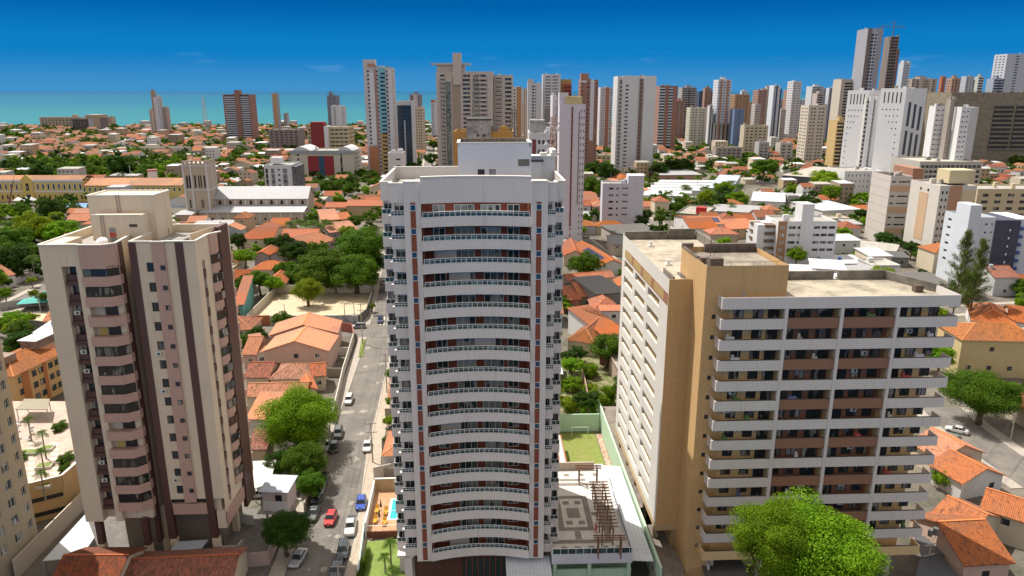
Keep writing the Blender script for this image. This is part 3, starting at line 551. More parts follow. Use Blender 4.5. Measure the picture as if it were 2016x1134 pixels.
# ================================================================ the beige and pink tower at the left
def left_tower():
    T = empty('apartment_tower', (-63.7, 96, 0), R(2.2), 'beige tower with dark brown stripes and pink balcony bays, at left', 'apartment tower')
    BE = wall((.67, .555, .42), .5); PK = wall((.50, .32, .26), .3, tile=(.45, (.42, .25, .20), .08)); BR = wall((.085, .035, .03), .2, tile=(.4, (.13, .07, .06), .1)); SH = 0
    ZT = 50.0; F = 2.88; NF = 14; b = MB(); wins = []; small = []
    wl = lambda a, c: winmesh(a, c, 2, frame_d, glass(), .05)
    # left wing: x 0..9.4
    z0 = 7.8
    tops = [ZT - 2.95 - F * i for i in range(NF - 1)]
    # front between slots: slot column x 2.9..4.4, pink bay 5.3..9.4
    b.box(0, 2.6, 0, 6, z0, ZT - .05); b.box(4.5, 9.6, .8, 6, z0, ZT - 1.2); b.box(0, 9.6, 6, 15, z0, ZT - 1.2); b.box(2.6, 4.5, 1.3, 6, z0, ZT - 1.2)
    b.box(4.5, 5.5, 0, .8, z0, ZT - .05); b.box(2.6, 4.5, 0, 1.3, ZT - 3.0, ZT - .05); b.box(0, .2, 6, 15, ZT - 1.2, ZT - .05); b.box(0, 10, 14.8, 15, ZT - 1.2, ZT - .05)
    b.hexa([(9.3, 2.4, z0 - 5), (9.6, 2.4, z0 - 5), (8.3, 14, z0 - 5), (8.0, 14, z0 - 5), (9.3, 2.4, ZT - .05), (9.6, 2.4, ZT - .05), (8.3, 14, ZT - .05), (8.0, 14, ZT - .05)])
    b.box(8, 12, 12.5, 13, z0, ZT - .05)
    # right wing body x 11.1..20
    b.box(11.1, 20, 7, 15, z0, ZT - 1.2); b.box(11.1, 11.3, 1.8, 15, z0, ZT - .05); b.box(11.3, 20, 14.8, 15, ZT - 1.2, ZT - .05)
    holes = [(1.0 + 1.0, 2.2 + 1.1, t - 1.35, t) for t in tops]; hs = holes + [(4.05, 4.65, t - 1.0, t - .35) for t in tops]
    wall_wins((11.1, 1.8), (20, 1.8), z0 + 2.4, ZT - .05, b, holes, wl, wins, .25)
    b.box(11.4, 19.9, 2.05, 2.3, z0 + 2.4, ZT - 1.2)
    b.facade((20, 1.8), (20, 6.4), z0, ZT - .05, [(1.9, 2.9, z0 + .5, ZT - 3.2)], .7, True)
    b.box(19.3, 20.0, 6.4, 7, z0, ZT - .05); b.box(19.7, 19.95, 7, 11, ZT - 1.2, ZT - .1)
    b.box(19.6, 20.25, 13.6, 15, z0, ZT - .1); b.box(11.3, 19.3, 2.3, 7, z0, ZT - 1.2)
    body = b.build('wall', BE, T)
    # pink and brown trim
    b = MB()
    b.prism([(5.3, 0), (5.3, -.35), (8.6, -.35), (9.75, .75), (9.75, 1.5), (8, 1.5)], ZT - 3.3, ZT - .05)
    b.build('pink_bay_top', PK, T)
    for i, t in enumerate(tops):
        zb = t - 1.45
        bb = MB(); bb.prism([(5.3, .3), (5.3, -.45), (8.7, -.45), (9.9, .7), (9.9, 1.6), (8, 1.6)], zb - 1.35, zb); bb.build('pink_balcony', PK, T)
        # glazing over the balcony
        r_ = random.Random(i + 5); open_ = r_.random() < .35
        if not open_:
            wins.append((5.45, -.2, zb, 0, winmesh(3.25, 1.4, 3, frame_d, glass((.02, .02, .02), .4, (.25, .24, .2)), .06))); wins.append((8.7, -.2, zb, R(43), winmesh(1.5, 1.4, 2, frame_d, glass((.02, .02, .02), .4, (.25, .24, .2)), .06)))
        else:
            q = MB(); q.tube((5.4, -.4, zb + .35), (8.7, -.4, zb + .35), .03, .03, 4); q.tube((8.7, -.4, zb + .35), (9.85, .72, zb + .35), .03, .03, 4)
            for k in range(8): q.tube((5.4 + k * .45, -.4, zb), (5.4 + k * .45, -.4, zb + .35), .015, .015, 4)
            q.build('railing', frame_d, T); q = MB(); q.box(6.0, 7.0, .72, .8, zb - .3, zb + 1.3); q.build('inner_wall', plain(((.55, .42, .12), (.5, .5, .45), (.55, .5, .42))[i % 3], .8), T); q = MB(); q.box(7.2, 8.9, .7, .78, zb - .8, zb + 1.3); q.build('opening', plain((.02, .02, .02), .4), T)
        # brown slot on the left
        q = MB(); q.box(2.75, 4.4, .55, 1.3, zb - 1.2, zb + .1); q.box(2.75, 4.4, .25, .55, zb - 1.35, zb - .75); q.build('brown_spandrel', BR, T)
        wins.append((2.95, 1.28, zb + .1, 0, winmesh(1.3, 1.3, 2, frame_d, dark_gl, .05)))
        if r_.random() < .55: obj('air_conditioner', ACM, None, T, (3.3, .9, zb + .1), 0)
        small.append((15.15, 1.45, t - 1.0, 0, winmesh(.62, .65, 1, frame_d, dark_gl, .05)))
        if i in (4, 6, 11): obj('air_conditioner', ACM, None, T, (13.2, 1.78, t - 2.1), 0)
        # right hand bay of balconies on the east face
        q = MB(); q.prism([(19.8, 6.5), (20.3, 6.9), (20.6, 7.8), (20.5, 9.2), (19.8, 9.7)], zb - 1.35, zb); q.build('pink_balcony', PK, T)
        small.append((20.22, 6.9, zb, R(72), winmesh(2.2, 1.3, 2, frame_d, glass((.03, .03, .03), .5), .05)))
        q = MB(); q.box(19.4, 20.05, 3.75, 4.7, zb - 1.3, zb - .2); q.build('brown_spandrel', BR, T)
        small.append((19.35, 3.8, zb - .2, R(90), winmesh(.9, 1.3, 1, frame_d, glass((.05, .05, .05), .7), .05)))
        q = MB(); q.box(19.85, 20.4, 13.75, 15.2, zb - 1.35, zb - .1); q.build('pink_balcony', PK, T)
    b = MB(); b.prism([(19.8, 6.5), (20.3, 6.9), (20.6, 7.8), (20.5, 9.2), (19.8, 9.7)], ZT - 3.0, ZT); b.build('pink_bay_top', PK, T)
    add_windows(T, wins); add_windows(T, small, name='small_window')
    b = MB(); b.box(9.3, 9.85, 1.5, 2.5, 3, ZT - .05); b.build('brown_stripe', BR, T)
    b = MB(); b.box(11.05, 12.0, 1.72, 1.8, 3, ZT - .1); b.box(11.02, 11.1, 1.72, 2.6, 3, ZT - .1); b.build('brown_stripe', BR, T)
    b = MB(); b.box(17.3, 18.4, 1.72, 1.8, 3, ZT - .1); b.build('brown_stripe', BR, T)
    b = MB(); b.box(14.2, 15.9, 1.5, 1.8, z0 + 2, ZT - .1); b.build('pink_stripe', PK, T)
    b = MB(); b.box(19.95, 20.55, 9.7, 13.7, z0 - 4, ZT + .5); b.hexa([(19.9, 10.9, ZT), (20.1, 10.9, ZT), (20.1, 7.0, ZT), (19.9, 7, ZT), (19.9, 10.9, ZT + .5), (20.1, 10.9, ZT + .5), (20.1, 7.05, ZT + .05), (19.9, 7.05, ZT + .05)]); b.build('brown_wall', BR, T)
    # copings
    b = MB(); z = ZT - .05
    for a, c in (((0, 0), (5.4, 0)), ((5.3, -.3), (8.7, -.3)), ((8.7, -.3), (9.7, .8)), ((9.7, .8), (8.2, 14)), ((0, 0), (0, 15)), ((8.2, 13.2), (11.2, 13.2)), ((11.2, 13.2), (11.2, 1.8)), ((11.1, 1.8), (14.2, 1.8)), ((14.1, 1.6), (16, 1.6)), ((16, 1.8), (20, 1.8)), ((20, 1.8), (20, 7)), ((20, 7), (21.1, 9)), ((20, 15), (0, 15)), ((20, 11), (20.1, 15))):
        b.wallseg(a, c, z, z + .16, .32)
    b.build('coping', COPE, T)
    b = MB(); b.box(.3, 8.0, .9, 14.7, ZT - 1.2, ZT - 1.15); b.box(11.4, 19.6, 2.3, 14.7, ZT - 1.2, ZT - 1.15); b.build('roof', concrete((.36, .34, .31), .6), T)
    b = MB(); b.box(13.5, 16.5, 5, 9, ZT - 1.15, ZT - .75); b.box(17, 19, 4, 5.4, ZT - 1.15, ZT - .8); b.build('roof_slab', concrete((.30, .29, .27), .5), T)
    b = MB(); b.hexa([(17.0, 8, ZT - 1.2), (17.2, 8, ZT - 1.2), (19.8, 10.9, ZT - 1.2), (19.8, 11.1, ZT - 1.2), (17.0, 8, ZT - .1), (17.2, 8, ZT - .1), (19.8, 10.9, ZT + .5), (19.8, 11.1, ZT + .5)]); b.build('roof_fin', BE, T)
    # water tank house
    b = MB(); b.box(2.6, 12.0, 9, 14.5, ZT - 1.2, 55.3); b.box(4.2, 11.0, 6.6, 9, ZT - 1.2, 52.9); th = b.build('tank_house', BE, T)
    b = MB(); b.box(2.5, 12.1, 8.9, 9.15, 55.3, 55.5); b.box(2.5, 2.8, 9.15, 14.6, 55.3, 55.5); b.box(11.8, 12.1, 9.15, 14.6, 55.3, 55.5); b.box(2.8, 11.8, 14.35, 14.6, 55.3, 55.5); b.box(4.1, 11.0, 6.5, 6.7, 52.9, 53.0); b.build('coping', COPE, th)
    for x, y, za, zb in ((6.7, 8.9, 52.9, 55.6), (5.3, 6.5, 49.2, 53.0)):
        b = MB(); b.tube((x, y, za), (x, y, zb), .03, .03, 4); b.tube((x + .45, y, za), (x + .45, y, zb), .03, .03, 4)
        z = za + .2
        while z < zb: b.tube((x, y, z), (x + .45, y, z), .025, .025, 4); z += .33
        b.build('ladder', plain((.16, .13, .11)), th)
    b = MB(); b.box(6.3, 7.2, 6.55, 6.6, ZT - .9, ZT + 1.1); b.build('door', plain((.25, .24, .24)), th); b = MB(); b.box(6.35, 7.15, 6.5, 6.55, ZT - .2, ZT + .4); b.build('door_panel', plain((.5, .06, .04)), th)
    b = MB(); b.box(9.2, 10.3, 6.55, 6.6, ZT + 1.2, ZT + 1.6); b.build('vent', plain((.05, .04, .03)), th)
    # foot of the tower
    b = MB(); b.box(12.2, 17.3, 1.75, 2.0, 7.6, 9.4); b.box(20.0, 20.3, 2.0, 13, 5.6, 7.7); b.build('pink_lower_band', PK, T)
    b = MB(); b.box(18.6, 19.9, 1.9, 7, 5, 8); b.build('wall', BE, T); b = MB(); b.box(12.0, 17.3, 2.2, 2.4, 9.4, 10.3); b.build('dark_window_band', plain((.03, .03, .03), .3), T)
    for x, y in ((1.2, 1.2), (8.4, .6), (9.6, 4), (11.6, 2.2), (18, 2.2), (18.6, 9), (1.5, 9), (8, 9)):
        b = MB(); b.box(x - .45, x + .45, y - .45, y + .45, 0, 8); b.build('pillar', BE if y > 3 else BR, T)
        b = MB(); b.box(x - .5, x + .5, y - .5, y + .5, 0, 3.4); b.build('pillar_foot', BE, T)
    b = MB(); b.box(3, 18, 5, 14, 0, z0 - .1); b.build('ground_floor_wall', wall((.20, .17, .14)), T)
left_tower()
dish('white satellite dish on the left roof terrace of the beige and pink tower', (-57.4, 100.0, 48.9), .2, .8)
# ================================================================ the setting: ground, sea, streets
def urban_ground():
    m, t, b = _new('city_ground'); b.inputs['Roughness'].default_value = .95
    v = coords(t); n1 = noise(t, v, .035, 4, .6); n2 = noise(t, v, .12, 6, .7); n3 = noise(t, v, .9, 5, .7)
    o = mixc(t, ramp_(t, n1, .42, .6), (.11, .098, .08), (.17, .148, .12)); o = mixc(t, ramp_(t, n2, .5, .64, 0, .8), o, (.055, .06, .04)); o = mixc(t, ramp_(t, n3, .45, .8, 0, .45), o, (.26, .22, .165))
    t.links.new(o, b.inputs['Base Color']); return m
b = MB(); b.quad((-4500, -80, 0), (4500, -80, 0), (4500, 1500, 0), (2200, 1560, 0), (700, 1585, 0), (180, 1590, 0), (-350, 1540, 0), (-750, 1490, 0), (-1300, 1440, 0), (-4500, 1380, 0)); struct(b.build('ground', urban_ground()))
m, t, bs = _new('sea_water'); bs.inputs['Roughness'].default_value = .6; bs.inputs['Specular IOR Level'].default_value = 0.02
sx = t.nodes.new('ShaderNodeSeparateXYZ'); t.links.new(coords(t), sx.inputs[0])
f1 = ramp_(t, sx.outputs[1], 1500, 4500); f2 = ramp_(t, sx.outputs[1], 3000, 22000)
n = noise(t, coords(t, (1, .35, 1)), .004, 6, .6); n2 = noise(t, coords(t, (1, .3, 1)), .05, 4, .6)
o = mixc(t, f1, (.032, .175, .215), (.010, .125, .215)); o = mixc(t, f2, o, (.001, .085, .20)); o = mixc(t, ramp_(t, n, .4, .7, 0, .25), o, (.012, .13, .17)); o = mixc(t, ramp_(t, n2, .55, .8, 0, .2), o, (.05, .23, .23))
t.links.new(o, bs.inputs['Base Color']); bp = t.nodes.new('ShaderNodeBump'); bp.inputs['Strength'].default_value = .2; t.links.new(n2, bp.inputs['Height']); t.links.new(bp.outputs[0], bs.inputs['Normal']); SEA = m
b = MB(); b.quad((-120000, 1200, -1.2), (120000, 1200, -1.2), (120000, 120000, -1.2), (-120000, 120000, -1.2)); struct(b.build('sea', SEA))

def asphalt():
    m, t, b = _new('asphalt'); b.inputs['Roughness'].default_value = .9
    v = coords(t); n1 = noise(t, v, .16, 6, .72, .6); n2 = noise(t, v, 2.5, 5, .75); n3 = noise(t, coords(t, (.6, .08, 1)), 1, 4)
    o = mixc(t, ramp_(t, n1, .38, .62), (.105, .095, .085), (.18, .162, .143)); o = mixc(t, ramp_(t, n2, .35, .75, 0, .5), o, (.27, .245, .215)); o = mixc(t, ramp_(t, n3, .5, .7, 0, .5), o, (.105, .095, .085))
    t.links.new(o, b.inputs['Base Color']); return m
ASPH = asphalt(); SIDE = speck((.42, .37, .32), (.34, .30, .25), 1.5); KERB = concrete((.45, .42, .37), .4); DIRT = speck((.50, .40, .27), (.40, .31, .20), .8, c3=(.30, .24, .16))
def strip(name, left, right, z0, z1, m, zl=False):
    b = MB(); k = min(len(left), len(right))
    for i in range(k - 1):
        a, c, d, e = left[i], right[i], right[i + 1], left[i + 1]
        if z0 == z1: b.quad((*a[:2], z1), (*c[:2], z1), (*d[:2], z1), (*e[:2], z1))
        else: b.hexa([(*a[:2], z0), (*c[:2], z0), (*d[:2], z0), (*e[:2], z0), (*a[:2], z1), (*c[:2], z1), (*d[:2], z1), (*e[:2], z1)])
    return struct(b.build(name, m))
def off(line, d):
    r = []
    for i, p in enumerate(line):
        a = line[max(i - 1, 0)]; c = line[min(i + 1, len(line) - 1)]; t_ = Vector((c[0] - a[0], c[1] - a[1])).normalized(); r.append(Vector((p[0] + t_.y * d, p[1] - t_.x * d, 0)))
    return r
ROADS = []                                     # (points, half width) kept free of houses and trees
def road(pts, wd, side=2.2, name='street'):
    L_ = off(pts, -wd / 2); R_ = off(pts, wd / 2)
    strip(name, L_, R_, 0, .02, ASPH)
    if side:
        strip('pavement', off(pts, -wd / 2 - .15 - side), off(pts, -wd / 2 - .15), 0, .13, SIDE); strip('pavement', off(pts, wd / 2 + .15), off(pts, wd / 2 + .15 + side), 0, .13, SIDE)
        strip('kerb', off(pts, -wd / 2 - .15), L_, 0, .15, KERB); strip('kerb', R_, off(pts, wd / 2 + .15), 0, .15, KERB)
    ROADS.append(([Vector((p[0], p[1])) for p in pts], wd / 2 + (side or 0) + .5))
# the street between the two towers, its edges read off the photo
lk = [P(u, v) for u, v in ((535, 1190), (563, 1124), (590, 1050), (612, 985), (636, 925), (651, 860), (669, 813), (687.5, 767), (702, 724), (716, 685), (722, 664))]
rk = [P(u, v) for u, v in ((660, 1190), (682, 1120), (698, 1060), (709, 992), (721, 898), (731, 852), (742, 808), (756, 751), (763, 715), (768, 690), (774, 664))]
strip('street', lk, rk, 0, .02, ASPH)
strip('kerb', [p + Vector((-.16, 0, 0)) for p in lk], lk, 0, .15, KERB); strip('kerb', rk, [p + Vector((.16, 0, 0)) for p in rk], 0, .15, KERB)
strip('pavement', [p + Vector((-2.3, 0, 0)) for p in lk], [p + Vector((-.16, 0, 0)) for p in lk], 0, .13, SIDE)
strip('pavement', [p + Vector((.16, 0, 0)) for p in rk], [p + Vector((3.0, 0, 0)) for p in rk], 0, .13, speck((.40, .34, .27), (.46, .36, .28), .8, c3=(.28, .24, .19)))
ROADS.append(([Vector((p[0] + 4, p[1])) for p in lk], 7.5))
lk2 = [P(u, v) for u, v in ((728, 640), (737, 612), (746, 570), (755, 512), (762, 470), (768, 430))]; rk2 = [P(u, v) for u, v in ((780, 640), (783, 612), (783, 570), (784, 512), (786, 470), (788, 430))]
strip('street', lk2, rk2, 0, .02, ASPH); strip('pavement', [p + Vector((-2.4, 0, 0)) for p in lk2], lk2, 0, .13, SIDE); ROADS.append(([Vector((p[0] + 4, p[1])) for p in lk2], 8))
j0, j1 = P(722, 664), P(728, 640); b = MB(); jx = [P(470, 650), P(470, 632), P(728, 640), P(722, 664)]
b.quad(*[(p.x, p.y, .02) for p in (P(540, 657), P(722, 664), P(728, 640), P(540, 634))]); b.quad(*[(p.x, p.y, .02) for p in (P(722, 664), P(1000, 668), P(1000, 643), P(728, 640))]); struct(b.build('crossing', ASPH))
ROADS.append(([Vector(P(u, 650)[:2]) for u in (540, 640, 740, 860, 1000)], 7))
# worn patches and the faded crossing lines
for q in (((641, 1000), (668, 1003), (683, 962), (657, 960)), ((664, 960), (704, 960), (712, 925), (690, 917), (672, 950))):
    b = MB(); b.quad(*[(*P(u, v)[:2], .026) for u, v in q]); struct(b.build('asphalt_patch', speck((.115, .105, .095), (.15, .135, .12), 3)))
for i in range(5):
    b = MB(); b.quad(*[(*P(u, v)[:2], .026) for u, v in ((747 + i * 7, 640), (750 + i * 7, 640), (752 + i * 7, 624), (749 + i * 7, 624))]); struct(b.build('crossing_stripe', plain((.5, .48, .42), .9)))
b = MB(); rr = random.Random(5)
for i in range(26):
    t_ = rr.random(); v = 670 + 330 * t_; k = int(t_ * 9); a, c = lk[max(1, 9 - k)], rk[max(1, 9 - k)]; f = rr.random(); p = a.lerp(c, f); s = rr.uniform(.25, .9)
    b.quad(*[(p.x + s * math.cos(q) * rr.uniform(.7, 1.2), p.y + 1.4 * s * math.sin(q) * rr.uniform(.7, 1.2), .03 + i * .0012) for q in (0, .9, 1.8, 2.7, 3.6, 4.5, 5.4)])
struct(b.build('asphalt_repairs', speck((.34, .31, .26), (.25, .23, .2), 4)))
# other streets
def G(*uv): return [P(u, v) for u, v in uv]
road(G((1850, 800), (1880, 832), (1960, 893), (2060, 960)), 9)
road(G((-60, 640), (60, 585), (130, 548), (200, 520)), 8)
road(G((1245, 420), (1330, 460), (1420, 520), (1480, 560)), 7)
road(G((1280, 402), (1240, 372), (1215, 350)), 7); road(G((1530, 380), (1620, 372), (1700, 385), (1760, 420), (1800, 440)), 8)
road(G((300, 445), (360, 425), (420, 400)), 8); road(G((820, 372), (838, 348), (846, 315), (850, 290)), 9)
road(G((1150, 470), (1190, 500), (1240, 560)), 5, 1); road(G((1450, 640), (1900, 610), (2100, 600)), 7)

OCC = []                                       # footprints in plan (cx, cy, r) so that nothing is scattered through a thing
def occupy(pts):
    cx = sum(p[0] for p in pts) / len(pts); cy = sum(p[1] for p in pts) / len(pts); OCC.append((cx, cy, max(math.hypot(p[0] - cx, p[1] - cy) for p in pts) * .85))
for c in ((-4, 101, 17), (44, 98, 20), (20, 118, 14), (-54, 104, 15), (9, 112, 14)): OCC.append(c)
def free(x, y, r):
    for cx, cy, cr in OCC:
        if (x - cx) ** 2 + (y - cy) ** 2 < (cr + r) ** 2: return False
    for pts, hw in ROADS:
        for a, c in zip(pts, pts[1:]):
            d = c - a; tt = max(0, min(1, ((x - a.x) * d.x + (y - a.y) * d.y) / d.length_squared))
            if math.hypot(x - a.x - d.x * tt, y - a.y - d.y * tt) < hw + r * .7: return False
    return True

# ================================================================ towers and blocks further off
CGL = glass((.03, .035, .045), .45, (.35, .36, .38))
def block(name, x0, x1, Y, dep, z1, wl, rz=0, front=(), side=(), flat=None, label=None, cat='apartment tower', group=None, F=3.0, stripes=(), sstripes=(), z0=0, cap=True, coping=None, extra=None, capn=100, tank=True, topgap=2.2):
    """box block. front/side: lists of (fraction0, fraction1, count, height, width fraction, material of a frame or None)"""
    w_ = x1 - x0; T = empty(name, (x0, Y, 0), rz, label, cat, group); b = MB(); wins = []
    def mk(a, c, spec, Lw):
        hs = []; ms = {}
        for sp in spec:
            f0, f1, n, wh, wf = sp[:5]; gl = sp[5] if len(sp) > 5 else CGL; fr = sp[6] if len(sp) > 6 else frame_d
            nf = int((z1 - topgap - max(z0, 3)) / F); cw = (f1 - f0) * Lw / n
            for i in range(nf):
                zt = z1 - topgap - F * i
                if len(sp) > 7 and not (sp[7] <= i <= sp[8]): continue
                for k in range(n):
                    s0 = f0 * Lw + cw * (k + .5 - wf / 2); s1 = f0 * Lw + cw * (k + .5 + wf / 2); hs.append((s0, s1, zt - wh, zt)); ms[(round(s0, 3), round(zt, 3))] = (gl, fr)
        def mf(h): gl, fr = ms.get((round(h[0], 3), round(h[3], 3)), (CGL, frame_d)); return winmesh(h[1] - h[0], h[3] - h[2], max(1, int((h[1] - h[0]) / 1.6)), fr, gl, .07)
        hs = sorted(set(hs)); b.facade(a, c, z0, z1, hs, .3)
        A = Vector(a[:2]); C = Vector(c[:2]); d = (C - A).normalized(); n_ = Vector((d.y, -d.x)); ang = math.atan2(d.y, d.x)
        for h in hs:
            q = A + d * h[0] - n_ * .29; wins.append((q.x, q.y, h[2], ang, mf(h)))
    mk((0, 0), (w_, 0), front, w_)
    mk((w_, 0), (w_, dep), side if (x0 + x1) / 2 < 0 else (), dep); mk((0, dep), (0, 0), side if (x0 + x1) / 2 >= 0 else (), dep)
    b.quad((w_, dep, z0), (0, dep, z0), (0, dep, z1), (w_, dep, z1)); b.quad((.0, .0, z1 - .8), (w_, 0, z1 - .8), (w_, dep, z1 - .8), (0, dep, z1 - .8))
    for a, c in (((0, .12), (w_, .12)), ((0, dep - .12), (w_, dep - .12)), ((.12, .24), (.12, dep - .24)), ((w_ - .12, .24), (w_ - .12, dep - .24))): b.wallseg(a, c, z1 - .79, z1 + .05, .25)
    b.build('wall', wl, T)
    for f0, f1, c, zz0, zz1 in stripes:
        q = MB(); q.box(f0 * w_, f1 * w_, -.12, -.01, zz0 if zz0 is not None else z0, zz1 if zz1 else z1 + .1); q.build('stripe', c if not isinstance(c, tuple) else wall(c, .15), T)
    for f0, f1, c, zz0, zz1 in sstripes:
        q = MB(); X = w_ if (x0 + x1) / 2 < 0 else 0; s = 1 if X else -1; q.box(*sorted((X + s * .01, X + s * .12)), f0 * dep, f1 * dep, zz0 if zz0 is not None else z0, zz1 if zz1 else z1 + .1); q.build('stripe', c if not isinstance(c, tuple) else wall(c, .15), T)
    q = MB(); q.box(.3, w_ - .3, .3, dep - .3, z1 - .79, z1 - .72); q.build('roof', flat or concrete((.38, .36, .33), .5), T)
    if tank: q = MB(); q.box(w_ * .35, w_ * .65, dep * .3, dep * .7, z1 - .7, z1 + 3.0); q.box(w_ * .33, w_ * .67, dep * .28, dep * .72, z1 + 3.0, z1 + 3.2); q.build('roof_house', wl, T)
    rq = random.Random(int(Y + x0))
    for i in range(3): xx, yy_ = w_ * rq.uniform(.08, .85), dep * rq.uniform(.15, .8); q = MB(); q.box(xx, xx + rq.uniform(1, 2.6), yy_, yy_ + 1.5, z1 - .7, z1 + rq.uniform(.4, 1.8)); q.build('roof_unit', wl if i else concrete((.3, .28, .26), .6), T)
    q = MB(); xx = w_ * rq.uniform(.2, .8); q.tube((xx, dep * .5, z1 - .7), (xx, dep * .5, z1 + rq.uniform(3, 6)), .09, .05, 4); q.build('antenna', metal_m, T)
    add_windows(T, wins, capn); occupy([(x0, Y), (x1, Y), (x1, Y + dep), (x0, Y + dep)])
    p = proj((x0 + w_ / 2, Y, z1 * .6))
    return T
def slabs(T, x0, x1, y, z0, z1, m, F=3.0, h=1.1, d=1.0, name='balcony', sgn=-1):
    z = z1
    while z - h > z0:
        q = MB(); q.box(x0, x1, *sorted((y + sgn * d, y + sgn * d * .02)), z - h, z); q.build(name, m, T); z -= F
def tw(u0, u1, vt, Y, zref=None):
    z1 = ZV(vt, Y); return XU(u0, Y, z1), XU(u1, Y, z1), z1
GREY = (.42, .43, .46); LG = (.55, .56, .60); BEI = (.52, .47, .40); TAN = (.46, .34, .22); BRK = (.36, .15, .09); NAVY = (.035, .05, .10); CONC = (.36, .33, .29)
glb = glass((.02, .035, .06), .1, (.1, .15, .2)); gld = glass((.015, .015, .02), .1)
def T1(name, u0, u1, vt, Y, dep, wl, label, lmname=None, **k):
    x0, x1, z1 = tw(u0, u1, vt, Y); dep = max(5, min(dep, .42 * (x1 - x0) * Y / max(abs(x0 + x1) / 2, 1)))
    if x0 > 0: x0 = XU(u0, Y + dep, z1)
    elif x1 < 0: x1 = XU(u1, Y + dep, z1)
    o = block(name, x0, x1, Y, dep, z1, wall(wl, .25) if isinstance(wl, tuple) else wl, label=label, **k)
    if lmname: landmark(lmname, (u0 + u1) / 2, proj((0, Y, 12))[1])
    return o, x1 - x0, z1

# ---- over the sea, far left
o, W_, Z = T1('hotel_block', 77, 205, 231, 1430, 25, (.45, .38, .28), 'long low sand coloured block on the shore at far left, before the sea', 'the long shore block', front=((.02, .98, 16, 1.6, .7),), cat='building', tank=False)
q = MB(); q.box(W_ * .55, W_ * .62, 3, 12, Z, Z + 5); q.build('roof_house', wall((.45, .38, .28)), o)
o, W_, Z = T1('office_block', 140, 212, 233, 1300, 30, (.20, .17, .17), 'low block with dark mottled glass front and tan stair tower near the shore', front=((.02, .6, 6, 2.4, .85, gld),), stripes=((.62, .80, (.4, .43, .48), None, None),), cat='building', tank=False)
q = MB(); q.box(W_ * .5, W_ + 1, 2, 28, Z, Z + 6); q.box(W_ * .8, W_ + .6, -.6, 2, 0, Z + 6); q.build('stair_tower', wall((.40, .32, .23)), o)
T1('hotel_block', 208, 227, 230, 1420, 20, (.45, .38, .28), 'short sand coloured end block right of the mottled glass block', front=((.05, .95, 4, 1.4, .6),), cat='building', tank=False)
o, W_, Z = T1('apartment_tower', 301, 319, 191, 1150, 16, (.56, .58, .64), 'slim white tower before the sea with a tall brown fin', 'the finned shore tower', front=((.75, .98, 1, 1.6, .6),), side=((.1, .9, 2, 1.4, .6),))
q = MB(); q.box(-3.2, 1.6, 1, 6, 0, Z + 10); q.build('fin', wall((.38, .28, .19)), o); q = MB(); q.tube((-1.5, 3, Z + 10), (-1.5, 3, Z + 15), .3); q.tube((0, 3, Z + 10), (0, 3, Z + 13.5), .3); q.build('antenna', metal_m, o)
T1('apartment_tower', 293, 301, 215, 1165, 14, (.52, .42, .36), 'low pinkish wing left of the finned shore tower', front=((.1, .9, 2, 1.4, .5),), tank=False)
T1('apartment_tower', 319, 333, 211, 1160, 22, (.52, .42, .36), 'lower pinkish tower right of the finned shore tower', front=((.1, .9, 2, 1.4, .5),), side=((.1, .9, 3, 1.4, .6),), tank=False)
o, W_, Z = T1('apartment_tower', 438, 503, 186, 1050, 24, (.30, .17, .14), 'brown tower with white striped fronts before the sea, left of the yellow striped tower', 'the brown and white striped tower', tank=False)
for a, c in ((.06, .45), (.64, .95)):
    slabs(o, W_ * a, W_ * c, 0, 6, Z - 3, wall((.62, .64, .68), .1), 3, 1.2, .8)
    q = MB(); q.box(W_ * a, W_ * c, -.1, -.01, 6, Z - 1); q.build('dark_glazing', plain((.03, .035, .05), .3), o)
q = MB(); q.box(W_ * .46, W_ * .63, -2, 10, 0, Z + 6); q.build('central_pier', wall((.27, .15, .12)), o)
o, W_, Z = T1('apartment_tower', 534, 549, 184, 1180, 20, (.30, .32, .36), 'slim grey tower with a yellow stripe before the sea', 'the yellow striped tower', front=((.05, .4, 1, 1.2, .8, glb),), stripes=((.50, .92, (.50, .27, .04), None, None),), tank=False)
slabs(o, 0, W_ * .42, 0, 5, Z - 2, wall((.60, .62, .66)), 3, .9, .6)
T1('apartment_tower', 558, 568, 223, 1200, 14, (.42, .38, .40), 'small pinkish tower beside the yellow striped tower, before the sea', front=((.1, .9, 2, 1.4, .6),), tank=False)
o, W_, Z = T1('apartment_tower', 643, 668, 188, 1180, 20, (.20, .21, .25), 'dark grey tower before the sea behind a white lower tower', front=((.05, .95, 2, 1.5, .8, glb),), tank=False); slabs(o, 0, W_, 0, 8, Z - 2, wall((.28, .30, .35)), 3, 1, .7)
q = MB(); q.box(3, 8, 2, 8, Z, Z + 6); q.build('roof_house', wall((.2, .21, .25)), o)
T1('apartment_tower', 651, 671, 208, 1130, 16, (.60, .62, .66), 'white tower with dark green window columns in front of the dark grey shore tower', 'the white shore tower', front=((.28, .62, 2, 2.0, .5, glb), ), tank=False)
T1('apartment_tower', 670, 681, 209, 1150, 16, (.52, .54, .60), 'pale grey slim tower at the right of the white shore tower', front=((.1, .9, 1, 1.2, .3),), tank=False)
